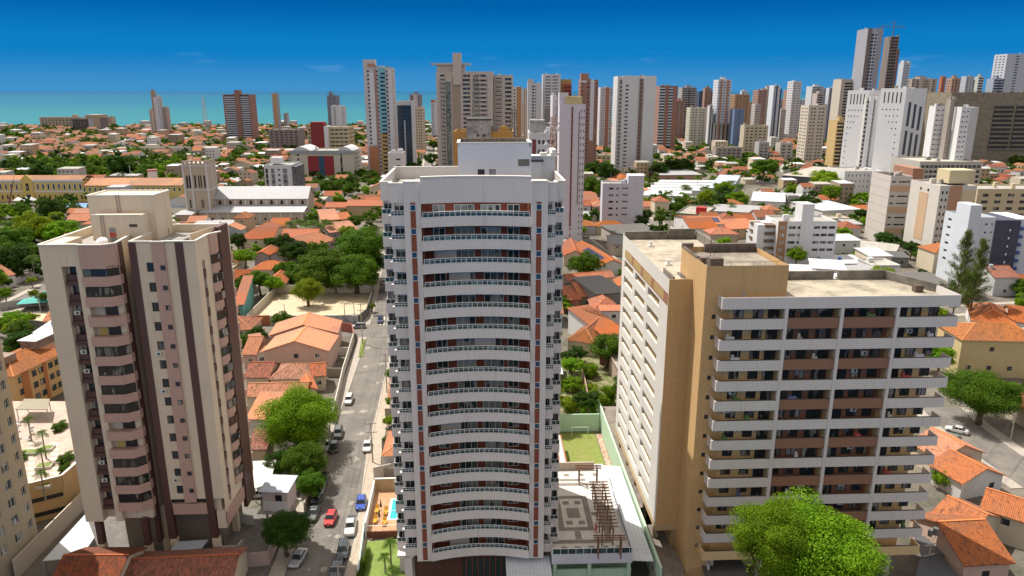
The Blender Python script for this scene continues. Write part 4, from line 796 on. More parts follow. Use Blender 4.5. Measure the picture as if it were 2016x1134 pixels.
# ---- lattice mast far left
def lattice(name, x, y, z0, z1, wd, m, label, seg=6.0, group=None):
    o = empty(name, (x, y, z0), .4, label, 'telecom mast', group); b = MB(); h = z1 - z0; n = max(3, int(h / seg)); r = wd / 2; rr = max(.05, wd * .035)
    def c(k, i): s = r * (1 - .55 * k / n); return (s * (1 if i in (0, 1) else -1), s * (1 if i in (1, 2) else -1), h * k / n)
    for k in range(n):
        for i in range(4): j = (i + 1) % 4; b.tube(c(k, i), c(k + 1, i), rr * 1.3, rr * 1.3, 4); b.tube(c(k, i), c(k + 1, j), rr, rr, 4); b.tube(c(k + 1, i), c(k + 1, j), rr, rr, 4)
    b.build('lattice', m, o); b = MB(); b.tube((0, 0, h), (0, 0, h * 1.1), rr, rr, 4); b.build('antenna', m, o); return o
lattice('telecom_mast', XU(402, 1250, 40), 1250, 0, ZV(192, 1250), 8, plain((.5, .48, .48), .6), 'tall lattice mast before the sea, left of the brown and white striped tower', 9)

# ---- the tall blue-striped tower and its neighbours
PKW = wall((.52, .50, .52), .2)
o, W_, Z = T1('apartment_tower', 715, 777, 133, 610, 20, PKW, 'tall white tower with a sky blue column turning yellow below, at left of the middle', 'the blue striped tower', tank=False,
    front=((.12, .20, 1, 1.4, .9, gld), (.46, .52, 1, 1.4, .9), (.80, .88, 1, 1.5, .9)), side=((.2, .8, 2, 1.3, .3),), F=3.15)
q = MB(); q.box(0, W_ * .42, -.4, 8, Z, Z + 6.2); q.box(W_ * .42, W_ * .72, 1, 9, Z, Z + 1.4); q.build('roof_house', PKW, o); q = MB(); q.box(W_ * .16, W_ * .45, -.6, -.4, Z + .6, Z + 3); q.build('terrace_band', wall((.45, .22, .14)), o)
q = MB(); q.box(W_ * .38, W_ * .47, -.12, -.01, 0, Z - 1); q.build('pink_stripe', wall((.38, .23, .19)), o)
BLU = wall((.20, .46, .56), .1); YEL = wall((.46, .32, .12), .2); ORG = wall((.44, .19, .10), .2)
q = MB(); q.box(W_ * .54, W_ * .78, -.3, -.02, 38, Z); q.build('blue_column', BLU, o); q = MB(); q.box(W_ * .54, W_ * .78, -.3, -.02, 5, 38); q.build('yellow_column', YEL, o)
z = Z - 4
for i in range(27):
    q = MB(); q.box(W_ * .60, W_ * .78, -.36, -.31, z - 1.3, z); q.build('window', gld, o); q = MB(); q.box(W_ * .54, W_ * .72, -1.3, -.31, z - 2.9, z - 1.4); q.build('balcony', BLU if z > 38 else YEL, o); z -= 3.15
q = MB(); q.box(W_ * .20, W_ * .38, -.5, -.01, 27, Z - 4); q.build('white_fin', wall((.62, .62, .66)), o); q = MB(); q.box(W_ * .08, W_ * .40, -.5, -.05, 0, 26); q.build('orange_base', ORG, o); q = MB(); q.box(W_ * .88, W_, -.4, -.01, 0, Z - 1); q.build('white_fin', wall((.60, .60, .64)), o)
o, W_, Z = T1('office_tower', 780, 817, 199, 640, 24, (.50, .52, .56), 'dark glass office tower with white frame right of the blue striped tower', tank=False, cat='office tower')
q = MB(); q.box(W_ * .04, W_ * .96, -.15, -.01, 4, Z - 3.5); g = q.build('curtain_wall', speck((.015, .035, .06), (.03, .05, .08), .8, .15), o)
q = MB(); [q.box(W_ * .04, W_ * .96, -.2, -.16, z, z + .25) for z in range(6, int(Z - 4), 3)]; [q.box(W_ * x - .1, W_ * x + .1, -.2, -.155, 4, Z - 3.5) for x in (.25, .75)]; q.build('mullions', plain((.05, .07, .1), .4), o)
q = MB(); q.box(W_ * .47, W_ * .56, -.7, -.21, 3, Z - 16); q.build('light_column', plain((.40, .45, .52), .5), o)
o, W_, Z = T1('apartment_tower', 806, 831, 186, 900, 20, (.24, .20, .26), 'dark purple tower with a white upper frame behind the dark glass office tower', front=((.1, .9, 3, 1.5, .6),), stripes=((.35, .75, (.5, .46, .46), 30, None),))
T1('apartment_tower', 812, 836, 212, 820, 22, (.50, .42, .33), 'stepped beige tower right of the dark glass office tower', front=((.05, .45, 2, 1.3, .6), (.5, .95, 2, 1.3, .6)), side=((.1, .9, 3, 1.3, .6),), tank=False)
T1('apartment_tower', 848, 860, 197, 1100, 14, (.55, .56, .62), 'slim white and navy tower with a red cap before the sea', front=((.1, .6, 2, 1.5, .6, glb),), stripes=((0, .8, (.45, .12, .07), ZV(201, 1100), None),), tank=False)
# ---- large beige tower behind the middle one
BG = wall((.52, .46, .41), .25)
o, W_, Z = T1('apartment_tower', 858, 972, 141, 600, 22, BG, 'wide beige tower with a flat helipad roof, rising behind the curved balcony tower', 'the helipad tower', tank=False,
    front=((.06, .16, 1, 1.5, .8), (.46, .60, 1, 1.9, .9), (.66, .88, 2, 1.9, .85)), F=3.3)
q = MB(); q.box(W_ * -.08, W_ * .60, -1, 14, Z + 5.2, Z + 6.4); q.build('helipad', wall((.5, .47, .42)), o); q = MB(); q.box(W_ * .02, W_ * .5, 1, 12, Z, Z + 5.2); q.box(W_ * .30, W_ * .45, -1.4, 3, Z - 10, Z + 14); q.build('roof_house', BG, o)
q = MB(); q.box(W_ * .17, W_ * .25, -.5, -.01, 0, Z - 8); q.build('glass_strip', speck((.06, .10, .08), (.3, .3, .28), .5, .2), o); q = MB(); q.box(W_ * .28, W_ * .42, -.4, -.01, 0, Z - 4); q.build('brown_stripe', wall((.34, .28, .22)), o)
q = MB(); q.box(W_ * .15, W_ * .16, -1, 0, 0, Z); q.box(W_ * .60, W_ * .64, -.8, 0, 0, Z - 2); q.box(W_ * .90, W_ * 1.0, -.8, 0, 0, Z - 2); q.build('pilaster', BG, o)
for i in range(24):
    q = MB(); q.box(W_ * .045, W_ * .13, -1.3, -.02, Z - 7 - 3.3 * i, Z - 6.3 - 3.3 * i); q.build('balcony', wall((.45, .42, .4)), o)
    q = MB(); q.box(W_ * .64, W_ * .90, -1.2, -.02, Z - 6.0 - 3.3 * i, Z - 5.0 - 3.3 * i); q.build('balcony', BG, o)
o, W_, Z = T1('apartment_tower', 972, 1010, 148, 606, 20, BG, 'beige stepped wing at the right of the helipad tower', front=((.05, .45, 1, 1.9, .85), (.55, .95, 1, 1.9, .85)), F=3.3, tank=False)
slabs(o, W_ * .05, W_ * .45, 0, 5, Z - 3, BG, 3.3, 1, 1)
T1('apartment_tower', 1002, 1029, 171, 700, 20, (.55, .55, .58), 'white and ochre tower to the right of the helipad tower', front=((.1, .5, 2, 1.4, .6),), stripes=((.55, .9, (.38, .22, .10), None, None),), tank=False)
# ---- ochre block with a stained water tank, just behind
x0, x1, z1 = tw(893, 1010, 259, 250)
o = block('apartment_block', x0, x1, 250, 16, z1, wall((.46, .24, .06), .3), label='ochre block with grey stained water tank rising behind the curved balcony tower', cat='apartment block', front=((.05, .95, 6, 1.3, .5),), side=((.1, .9, 3, 1.3, .5),), tank=False)
q = MB(); c0, c1 = XU(918, 249, 60) - x0, XU(966, 249, 60) - x0; zz = ZV(237, 249); q.box(c0, c1, -1.0, 10, z1 - 8, zz); q.build('water_tank', concrete((.42, .40, .38), .9), o); q = MB(); q.box(c0 - .2, c1 + .2, -1.2, 10.2, zz, zz + .6); q.build('tank_lid', concrete((.10, .10, .10)), o)
q = MB(); [q.box(x, x + .8, -1.06, -1.01, z1 - 1.6, z1 - .8) for x in (c0 + 3.5, c0 + 5.5)]; q.build('vent', plain((.03, .03, .03)), o)
lattice('telecom_mast', XU(936, 262, 80), 262, z1, ZV(148, 262), 2.4, plain((.15, .15, .13), .6), 'dark lattice mast standing over the stained water tank', 2.5)
lattice('telecom_mast', XU(1011, 262, 70), 262, z1 - 5, ZV(214, 262), 2.6, plain((.17, .15, .12), .6), 'shorter dark lattice mast to the right of the water tank', 2.5)
# ---- white block with the dish mast
x0, x1, z1 = tw(1042, 1094, 262, 240)
o = block('apartment_block', x0, x1, 240, 20, z1, wall((.58, .58, .60), .3), label='white and maroon block carrying the red mast, behind the curved balcony tower', cat='apartment block', front=((.3, .62, 2, 1.3, .6), (.66, .95, 2, 1.3, .6)), stripes=((.12, .26, (.20, .05, .05), None, z1 - 2),), tank=False)
q = MB(); q.box(.2, 5, 2, 8, z1, z1 + 4); q.build('water_tank', concrete((.40, .39, .37), .7), o)
mo = lattice('telecom_mast', XU(1089, 215, 60), 215, 30, ZV(230, 215), 2.2, plain((.42, .24, .16), .6), 'rust red lattice mast with white dishes behind the curved balcony tower', 2.0)
for dx, v, r in ((-1.2, 302, 1.5), (1.3, 255, .6), (-2.6, 262, .8), (1.2, 243, .4), (-2.6, 285, .7), (-1.6, 243, .4)):
    q = MB(); k = 16; zc = ZV(v, 213) - 30; c = (dx, -1.4, zc); q.prism([(0, 0)] * 3, 0, 0) if False else None
    pts = [(dx + r * math.cos(2 * math.pi * i / k), -1.6, zc + r * math.sin(2 * math.pi * i / k)) for i in range(k)]; pb = [(x, -1.2, z) for x, y, z in pts]
    q.quad(*pts); [q.quad(pts[i], pts[(i + 1) % k], pb[(i + 1) % k], pb[i]) for i in range(k)]; q.quad(*pb[::-1]); q.tube((dx, -1.2, zc), (0, 0, zc), .08); q.build('dish', plain((.62, .64, .68), .4), mo)
# ---- white tower close behind on the right
x0, x1, z1 = tw(1102, 1153, 206, 330)
WT = wall((.58, .56, .62), .15)
o = block('apartment_tower', x0, x1, 330, 22, z1, WT, label='pale lilac tower with a thin maroon stripe behind the right side of the curved tower', front=((.82, .86, 1, 1.1, .9), (.93, .97, 1, 1.1, .9)), F=2.9, tank=False)
landmark('the lilac tower', 1130, 455)
q = MB(); q.box((x1 - x0) * .46, (x1 - x0) * .52, -.1, -.01, 10, z1 - 1); q.build('maroon_stripe', plain((.14, .03, .03), .7), o); q = MB(); q.box((x1 - x0) * .75, (x1 - x0) * .78, -.1, -.01, 20, z1 - 3); q.build('brown_stripe', plain((.12, .07, .06), .7), o)
for i in range(20): q = MB(); q.box((x1 - x0) * .46, (x1 - x0) * .52, -.25, -.11, z1 - 3.6 - 2.9 * i, z1 - 2.8 - 2.9 * i); q.build('ledge', plain((.30, .10, .08)), o)
q = MB(); q.box(0, 4, 3, 12, z1, z1 + 5); q.build('roof_house', WT, o); q = MB(); q.box(2.5, 10, 2, 12, z1, z1 + 3.4); q.build('roof_house', wall((.52, .42, .22)), o)
o = block('apartment_tower', XU(1088, 345, z1), x0 - .3, 345, 20, ZV(188, 345), WT, label='white tower seen edge on at the left of the lilac tower', front=((.6, .9, 1, 1.2, .5),), tank=False)
# ---- the row right of it
o, W_, Z = T1('apartment_tower', 1038, 1066, 164, 760, 22, (.52, .52, .55), 'pale tower with one dark window column, left of the ochre topped tower', front=((.3, .5, 1, 1.6, .9), (.55, .62, 1, 1.6, .9)), tank=False)
q = MB(); q.box(0, W_ * .42, 0, 9, Z, Z + 4); q.build('roof_house', wall((.5, .49, .47)), o)
o, W_, Z = T1('apartment_tower', 1067, 1104, 146, 780, 22, (.55, .55, .58), 'tall white tower with an ochre back wing, left of the red brown tower', front=((.1, .9, 2, 1.0, .75),), side=(), tank=False)
q = MB(); q.box(W_ * .72, W_ * 1.62, 3, 20, 0, Z - 5); q.build('ochre_wing', wall((.36, .24, .10)), o); q = MB(); q.box(W_ * 1.2, W_ * 1.62, -1, 3, 0, Z - 10); q.build('red_wing', wall((.34, .07, .06)), o); q = MB(); q.box(W_ * .12, W_ * .8, -.15, -.01, 40, Z - 34); q.build('grey_panel', wall((.28, .26, .25)), o)
for i in range(16): q = MB(); q.box(W_ * 1.22, W_ * 1.6, -1.2, -1.02, Z - 14 - 3.2 * i, Z - 12.6 - 3.2 * i); q.build('window_band', gld, o)
o, W_, Z = T1('apartment_tower', 1139, 1178, 157, 620, 22, (.30, .16, .12), 'red brown and white tower left of the big white slab', 'the red brown tower', front=((.05, .14, 1, 1.3, .8), (.35, .5, 1, 1.3, .7), (.88, .96, 1, 1.3, .7)), side=((.1, .9, 3, 1.2, .5),), stripes=((.56, .78, (.58, .58, .62), 30, None), (0, .34, (.50, .50, .54), ZV(163, 620), ZV(158, 620))), tank=False)
q = MB(); q.box(0, W_ * .45, 0, 9, Z, Z + 5); q.build('roof_house', wall((.36, .18, .12)), o)
o, W_, Z = T1('apartment_tower', 1178, 1206, 172, 900, 22, (.55, .54, .56), 'white and brown tower between the red brown tower and the big white slab', front=((.1, .4, 2, 1.3, .5), (.8, .98, 1, 1.3, .8)), stripes=((.45, .75, (.36, .17, .12), None, None),), tank=False)
# ---- big white slab
o, W_, Z = T1('apartment_tower', 1208, 1293, 150, 640, 26, wall((.58, .58, .58), .15), 'big white slab tower with a dark slot between its two halves', 'the big white slab tower', front=((.20, .30, 1, 1.2, .85, gld),), F=3.2, tank=False)
q = MB(); q.box(W_ * .575, W_ * .655, -.3, -.01, 6, Z - 2); q.build('dark_slot', wall((.17, .11, .09)), o); q = MB(); q.box(W_ * .06, W_ * .12, -.2, -.01, 6, Z - 3); q.build('dark_slot', wall((.2, .2, .2)), o)
for i in range(26): q = MB(); q.box(W_ * .06, W_ * .12, -.9, -.21, Z - 8 - 3.2 * i, Z - 6.8 - 3.2 * i); q.build('balcony', wall((.6, .6, .62)), o); q = MB(); q.box(W_ * .59, W_ * .64, -.5, -.31, Z - 5.4 - 3.2 * i, Z - 4.6 - 3.2 * i); q.build('small_window', plain((.35, .25, .2)), o)
q = MB(); q.box(W_ * .12, W_ * .52, -1.4, -.01, 0, Z + .4); q.box(0, W_ * .04, -1, -.01, 0, Z); q.box(W_ * .68, W_ * .99, -1.6, -.01, 0, Z + .2); q.build('projecting_wall', wall((.60, .60, .60), .15), o)
for i in range(26): q = MB(); q.box(W_ * .21, W_ * .29, -1.46, -1.41, Z - 8.4 - 3.2 * i, Z - 7.2 - 3.2 * i); q.build('small_window', gld, o)
# ---- brown and white striped
o, W_, Z = T1('apartment_tower', 1291, 1335, 169, 840, 24, (.29, .155, .12), 'brown tower with white balcony bands right of the big white slab', 'the brown banded tower', tank=False)
for a, c in ((.0, .32), (.52, .74)):
    slabs(o, W_ * a, W_ * c, 0, 8, Z - 2, wall((.58, .60, .64), .1), 3.1, 1.2, .9); q = MB(); q.box(W_ * a, W_ * c, -.1, -.01, 6, Z - 1); q.build('dark_glazing', plain((.05, .06, .08), .3), o)
sp = [ # u0, u1, vtop, Y, dep, colour, label, kind
 (1336, 1372, 172, 1080, 24, (.30, .28, .28), 'grey brown tower with balconies just right of the brown banded tower', 'b'),
 (1371, 1404, 180, 1150, 20, (.03, .05, .10), 'dark blue glass tower left of the tall white and brown tower', 'g'),
 (1405, 1441, 157, 900, 22, (.56, .58, .64), 'tall white tower with brown columns and a crown, left of the wide brown block', 'c'),
 (1438, 1477, 186, 1090, 24, (.34, .21, .12), 'wide brown block before the sea, right of the tall white and brown tower', 'w'),
 (1483, 1511, 177, 1000, 22, (.32, .20, .17), 'brown tower with two window columns right of the wide brown block', 'w'),
 (1515, 1537, 168, 950, 18, (.56, .60, .66), 'slim pale blue and white tower with a navy right side', 'v'),
 (1551, 1579, 160, 980, 20, (.58, .58, .60), 'white tower with ladder of window bands before the sea', 'w'),
 (1588, 1622, 170, 1120, 22, (.50, .52, .56), 'pale grey tower with dark balconies right of the white ladder tower', 'b'),
 (1627, 1641, 173, 1000, 18, (.52, .55, .60), 'slim grey blue tower squeezed left of the dark banded tower', 'v'),
 (1641, 1681, 156, 780, 22, (.50, .45, .38), 'beige tower with closely spaced dark bands left of the tallest towers', 'd'),
 (1779, 1846, 155, 900, 26, (.40, .34, .30), 'wide twin tower with brown columns behind the slotted white towers', 'c'),
 (1850, 1863, 152, 800, 20, (.38, .14, .08), 'slim brick red tower right of the wide twin tower', 'p'),
 (1864, 1892, 154, 860, 20, (.36, .24, .18), 'brown and beige tower behind the concrete block', 'c'),
 (1893, 1918, 150, 900, 20, (.40, .42, .46), 'grey and maroon tower with a rounded corner behind the concrete block', 'v'),
 (1919, 1938, 151, 940, 20, (.44, .46, .44), 'pale tower with curved balconies behind the concrete block', 'b'),
 (1943, 1978, 155, 900, 20, (.30, .34, .42), 'blue grey tower with balconies left of the great pale tower', 'b'),
 (1352, 1392, 212, 930, 20, (.52, .50, .42), 'low cream block in front of the grey brown tower', 'w'),
 (1393, 1404, 208, 900, 14, (.55, .55, .56), 'low white slab in front of the dark blue glass tower', 'v'),
 (1438, 1466, 215, 880, 18, (.14, .20, .34), 'low blue grey block right of the tall white and brown tower', 'p'),
 (1480, 1498, 205, 940, 18, (.45, .42, .40), 'low pale block in front of the brown tower with two window columns', 'w'),
 (1577, 1628, 208, 700, 20, (.56, .50, .42), 'cream tower with paired window columns in front of the pale grey tower', 'w'),
 (1600, 1622, 184, 1000, 18, (.46, .40, .38), 'white and maroon stepped tower behind the cream tower', 'b'),
 (1633, 1672, 238, 640, 18, (.50, .36, .16), 'low tan block with balconies left of the slotted white towers', 'b'),
 (1533, 1548, 215, 960, 14, (.54, .50, .46), 'low white block in front of the slim navy sided tower', 'w'),
 (1030, 1040, 176, 900, 14, (.50, .36, .22), 'slim ochre sided tower right of the white and ochre tower', 'v'),
 (1506, 1516, 170, 1150, 14, (.45, .42, .42), 'slim brown and white tower before the sea by the navy sided tower', 'w'),
 (1466, 1482, 200, 1180, 14, (.40, .30, .24), 'small brown block before the sea between wide brown and two column towers', 'w'),
 (1848, 1862, 205, 700, 12, (.50, .42, .28), 'narrow tan block standing between white slotted towers and slab pair', 'p')]
for u0, u1, vt, Y, dep, c, lab, kd in sp:
    fr = {'b': (), 'g': (), 'c': ((.08, .2, 1, 1.4, .8), (.4, .6, 2, 1.4, .7), (.8, .92, 1, 1.4, .8)), 'w': ((.1, .45, 2, 1.2, .6), (.55, .92, 2, 1.2, .6)), 'v': ((.1, .3, 1, 1.3, .8), (.6, .72, 1, 1.3, .8)), 'd': (), 'p': ((.3, .7, 1, 1, .4),)}[kd]
    o, W_, Z = T1('apartment_tower', u0, u1, vt, Y, dep, c, lab, front=fr, side=fr if kd in 'cw' else (), capn=60, tank=kd in 'cb', F=3.1)
    if u1 - u0 > 22: landmark('the ' + lab.split(' with')[0].split(' just')[0].split(' left')[0].split(' right')[0].split(' before')[0].split(' behind')[0].split(' in front')[0].replace('tall white tower', 'crowned white tower'), (u0 + u1) / 2, proj((0, Y, 6))[1])
    if kd == 'b':
        q = MB(); q.box(W_ * .06, W_ * .94, -.1, -.01, 5, Z - 1.5); q.build('dark_glazing', plain((.05, .055, .07), .3), o); slabs(o, W_ * .05, W_ * .46, 0, 5, Z - 3, wall(tuple(min(.7, x * 1.35) for x in c), .2), 3.1, 1.2, 1); slabs(o, W_ * .54, W_ * .95, 0, 5, Z - 3, wall(tuple(min(.7, x * 1.35) for x in c), .2), 3.1, 1.2, 1)
    if kd == 'g':
        q = MB(); [q.box(0, W_, -.15, -.01, z, z + 1.6) for z in range(5, int(Z), 3)]; q.build('glass_band', plain((.04, .08, .16), .1), o); q = MB(); q.box(W_ * .28, W_ * .34, -.4, 0, 0, Z + 1); q.box(W_ * .8, W_ * .85, -.4, 0, 0, Z + 1); q.build('fin', wall((.3, .36, .42)), o)
    if kd == 'd':
        for i in range(int((Z - 12) / 3)): q = MB(); q.box(W_ * .30, W_ * .92, -.1, -.01, Z - 5 - 3 * i, Z - 3.3 - 3 * i); q.build('dark_band', gld, o)
        q = MB(); q.box(W_, W_ * 1.3, 4, 18, 0, Z - 4); q.build('brown_wing', wall((.22, .11, .06)), o)
    if kd == 'c': q = MB(); q.box(W_ * .2, W_ * .32, -.8, -.01, 0, Z); q.box(W_ * .66, W_ * .78, -.8, -.01, 0, Z); q.build('column', wall((.36, .20, .14) if c[2] > .5 else tuple(min(.7, x * 1.3) for x in c)), o)
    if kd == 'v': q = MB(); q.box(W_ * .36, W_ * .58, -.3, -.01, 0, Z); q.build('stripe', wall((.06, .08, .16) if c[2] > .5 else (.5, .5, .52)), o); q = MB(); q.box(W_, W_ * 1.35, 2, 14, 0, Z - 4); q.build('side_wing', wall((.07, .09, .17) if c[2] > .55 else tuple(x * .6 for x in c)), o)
# ---- tallest pair with the crane
o, W_, Z = T1('apartment_tower', 1688, 1740, 56, 760, 24, (.32, .32, .36), 'tallest grey tower with a ladder of white balconies, left of the crane', 'the tallest grey tower', tank=False)
q = MB(); q.box(W_ * .26, W_ * .58, -.2, -.01, 5, Z - 4); q.build('dark_glazing', plain((.04, .045, .06), .3), o); slabs(o, W_ * .26, W_ * .40, 0, 5, Z - 4, wall((.42, .42, .46)), 3.2, 1.0, 1.0); slabs(o, W_ * .44, W_ * .62, 0, 5, Z - 4, wall((.55, .58, .64)), 3.2, 1.0, 1.4); q = MB(); q.box(W_ * .40, W_ * .44, -1.6, 0, 0, Z - 2); q.build('fin', wall((.5, .5, .55)), o)
q = MB(); q.box(W_ * .0, W_ * .24, -.3, -.01, 0, Z + .2); q.build('brown_stripe', wall((.20, .16, .15)), o)
o, W_, Z = T1('unfinished_tower', 1741, 1771, 72, 780, 22, (.22, .19, .18), 'bare unfinished tower with a crane on its roof, beside the tallest grey tower', front=((.12, .88, 3, 1.8, .8, plain((.05, .04, .04), .9), plain((.28, .24, .22))),), tank=False, topgap=1)
slabs(o, 0, W_, 0, 4, Z, concrete((.34, .29, .26), .4), 3, .5, .8, 'floor_slab'); q = MB(); q.box(W_, W_ + 2, 0, 18, 0, Z - 12); q.build('brick_wing', wall((.24, .10, .08)), o)
cr_ = empty('tower_crane', (XU(1764, 785, 130), 790, Z), .25, 'tower crane on top of the unfinished tower', 'crane'); q = MB(); q.tube((0, 0, 0), (0, 0, 16), .5); q.build('mast', plain((.12, .12, .14)), cr_); q = MB(); q.tube((-20, 0, 10), (14, 0, 10), .35); q.tube((-20, 0, 10), (0, 0, 14), .12); q.tube((14, 0, 10), (0, 0, 14), .12); q.build('jib', plain((.12, .12, .14)), cr_)
o, W_, Z = T1('apartment_tower', 1770, 1793, 124, 900, 20, (.46, .50, .56), 'pale blue grey tower with a stepped top right of the unfinished tower', front=((.1, .9, 3, 1.3, .5),), tank=False)
q = MB(); q.box(0, W_ * .5, 0, 8, Z, Z + 3); q.box(W_ * .7, W_, 0, 8, Z, Z + 2); q.build('roof_house', wall((.46, .5, .56)), o)
# ---- great pale tower at the right edge
x0, x1, z1 = tw(1984, 2070, 106, 900); o = block('apartment_tower', x0, x1, 900, 24, z1, wall((.46, .48, .54), .3), label='great pale tower cut by the right edge of the photo', front=((.2, .3, 1, 1.2, .8), (.5, .9, 3, 1.4, .7)), side=((.1, .9, 3, 1.2, .5),), F=3.1, tank=False)
landmark('the great pale edge tower', 2000, 210)
# ---- slotted white twins
WHT = wall((.66, .66, .68), .12)
for u0, u1, vt, Y, dp, lab in ((1735, 1779, 174, 520, 26, 'white slotted office tower, the right and nearer one of the twins'), (1670, 1707, 178, 552, 20, 'white slotted office tower, the left and narrower one of the twins')):
    x0, x1, Z = tw(u0, u1, vt, Y); W_ = (x1 - x0) / .86; o = block('office_tower', x0, x0 + W_, Y, dp, Z, WHT, R(-57), label=lab, cat='office tower', tank=False); sm_ = plain((.025, .03, .04), .3)
    for k in range(5): q = MB(); q.box(W_ * (.16 + .16 * k), W_ * (.20 + .16 * k), -.1, -.01, Z - 9.5, Z - 2.5); q.build('slot_window', sm_, o)
    for r_, n_, s in ((0, 5, .14), (1, 4, .3), (2, 3, .45), (3, 2, .6), (4, 1, .76)):
        for k in range(n_): q = MB(); a_ = (s if u0 > 1700 else .14) + .15 * k; q.box(W_ * a_, W_ * a_ + .7, -.1, -.01, Z - 14.2 - 4.2 * r_, Z - 13.5 - 4.2 * r_); q.build('small_window', sm_, o)
    for k in range(9): q = MB(); a_ = .78 if u0 > 1700 else .14; q.box(W_ * a_, W_ * a_ + .7, -.1, -.01, Z - 36 - 4.2 * k, Z - 35.3 - 4.2 * k); q.build('small_window', sm_, o)
    for k in range(3):
        for s in range(3): q = MB(); zt = Z - 9 - k * 1.5 - s * 19; q.box(W_ + .02, W_ + .12, 5 + 7 * k, 8 + 7 * k, zt - 16, zt); q.build('strip_window', sm_, o)
landmark('the slotted white towers', 1740, 370)
x0, x1, z1 = tw(1707, 1736, 192, 537); o = block('office_link', x0, x1, 537, 16, z1, wall((.55, .54, .52)), label='recessed block with round columns between the two slotted white towers', cat='office block', front=((.02, .2, 1, 1.6, .9, gld), (.4, .56, 1, 1.6, .9, gld), (.84, .98, 1, 1.6, .9, gld)), tank=False)
for x in ((x1 - x0) * .31, (x1 - x0) * .72): q = MB(); q.tube((x, -.6, 6), (x, -.6, z1 + 1), 1.7, 1.7, 14); q.build('column', WHT, o)
x0, x1, z1 = tw(1664, 1742, 337, 505); o = block('office_podium', x0, x1, 505, 30, z1, WHT, label='white podium with rows of small square windows under the slotted white towers', cat='office block', front=((.05, .95, 9, 1.5, .22, sm_),), F=3.8, tank=False)
# ---- concrete hulk and white pair
CB = concrete((.25, .215, .16), .5)
x0, x1, z1 = tw(1874, 2080, 182, 690); o = block('concrete_block', x0, x1, 690, 40, z1, CB, label='huge dark concrete block with louvred bays at the right edge', cat='building', tank=False)
landmark('the huge concrete block', 1960, 275)
W_ = x1 - x0
for a, c in ((.43, .62), (.64, .84), (.86, 1.0)):
    q = MB(); q.box(W_ * a, W_ * c, -.2, -.01, z1 - 52, z1 - 12); q.build('dark_bay', plain((.035, .035, .04), .6), o)
    for i in range(10): q = MB(); q.box(W_ * a, W_ * c, -1.0, -.21, z1 - 16 - 4 * i, z1 - 14.6 - 4 * i); q.build('louvre', CB, o)
q = MB(); [q.box(W_ * .12, W_ * .20, -.2, -.01, z1 - 14 - 5 * i, z1 - 11.5 - 5 * i) for i in range(8)]; q.build('dark_opening', plain((.03, .03, .03), .6), o)
o, W_, Z = T1('apartment_tower', 1830, 1862, 209, 470, 18, WHT, 'white tower with small windows, the left one of the white pair with a grey core', front=((.1, .45, 1, .7, .7, gld), (.52, .6, 1, 1.2, .8), (.66, .95, 1, .7, .6, gld)), tank=False)
o, W_, Z = T1('apartment_tower', 1882, 1912, 211, 455, 18, WHT, 'white tower with small windows, the right one of the white pair with a grey core', 'the white tower pair', front=((.12, .38, 1, .9, .6, gld), (.42, .5, 1, 1.4, .8), (.6, .9, 1, .9, .6, gld)), tank=False)
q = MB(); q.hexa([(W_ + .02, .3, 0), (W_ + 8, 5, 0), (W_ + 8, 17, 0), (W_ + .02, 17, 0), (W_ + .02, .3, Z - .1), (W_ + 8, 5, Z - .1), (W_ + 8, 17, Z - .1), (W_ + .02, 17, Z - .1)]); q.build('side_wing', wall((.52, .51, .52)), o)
T1('service_core', 1864, 1880, 195, 462, 14, (.32, .28, .25), 'grey brown core between the two small windowed white towers', front=((.1, .4, 1, .8, .4),), tank=False)
x0, x1, z1 = tw(1812, 1935, 318, 440); o = block('low_hall', x0, x1, 440, 34, z1, wall((.42, .40, .36)), label='long flat roofed hall in front of the white tower pair', cat='building', front=((.02, .98, 14, 1.6, .8),), flat=concrete((.45, .42, .36), .4), tank=False)
# ---- nearer blocks on the right
x0, x1, z1 = tw(1755, 1797, 347, 335)
ND = wall((.52, .48, .45), .25)
o = block('apartment_block', x0, x1, 335, 20, z1, ND, R(-2), label='tall beige block with peach bands and a brown flank, right of the middle distance', front=((.05, .28, 1, .7, .8, gld), (.38, .9, 1, .7, .95, gld)), F=3.3, tank=False, stripes=[(.02, .96, (.50, .34, .22), z1 - 7.0 - 9.9 * k, z1 - 4.2 - 9.9 * k) for k in range(3)])
landmark('the peach banded block', 1760, 480)
W_ = x1 - x0; q = MB(); q.box(W_, W_ * 1.5, .8, 19, 0, z1 + 3.5); q.build('brown_flank', wall((.34, .17, .11)), o); q = MB(); q.box(1, W_ - .5, 1, 18, z1 - .6, z1 - .4); q.build('roof_cover', plain((.03, .025, .03)), o)
q = MB(); [q.box(-.03, -.005, 0, 20, z, z + .15) for z in range(6, int(z1), 4)]; q.build('joint', plain((.36, .33, .31)), o)
x0, x1, z1 = tw(1852, 1925, 366, 300)
CW = wall((.55, .52, .48), .2)
o = block('apartment_block', x0, x1, 300, 22, z1, CW, R(1), label='white block with tan stripe and peach panels on tall pillars, right side', front=((.03, .25, 2, 1.2, .5), (.42, .62, 2, 1.2, .4), (.70, .95, 2, 1.2, .4)), side=((.25, .75, 2, 1.2, .25),), F=3.0, z0=5, tank=False, stripes=((.26, .60, (.42, .24, .14), 16, None), (.62, .98, (.58, .46, .28), 18, z1 - 2)), sstripes=((.35, .65, (.50, .34, .22), 8, z1 - 4),))
q = MB(); q.box(8, 19, 8, 17, z1, z1 + 5.5); q.build('roof_house', wall((.56, .47, .30)), o)
for x, y in ((1, 1), (4, 1), (8, 1), (1, 10), (8, 10)): q = MB(); q.tube((x, y, 0), (x, y, 5), .35); q.build('pillar', CW, o)
landmark('the pillared peach panel block', 1830, 500)
x0, x1, z1 = tw(1926, 2110, 372, 335)
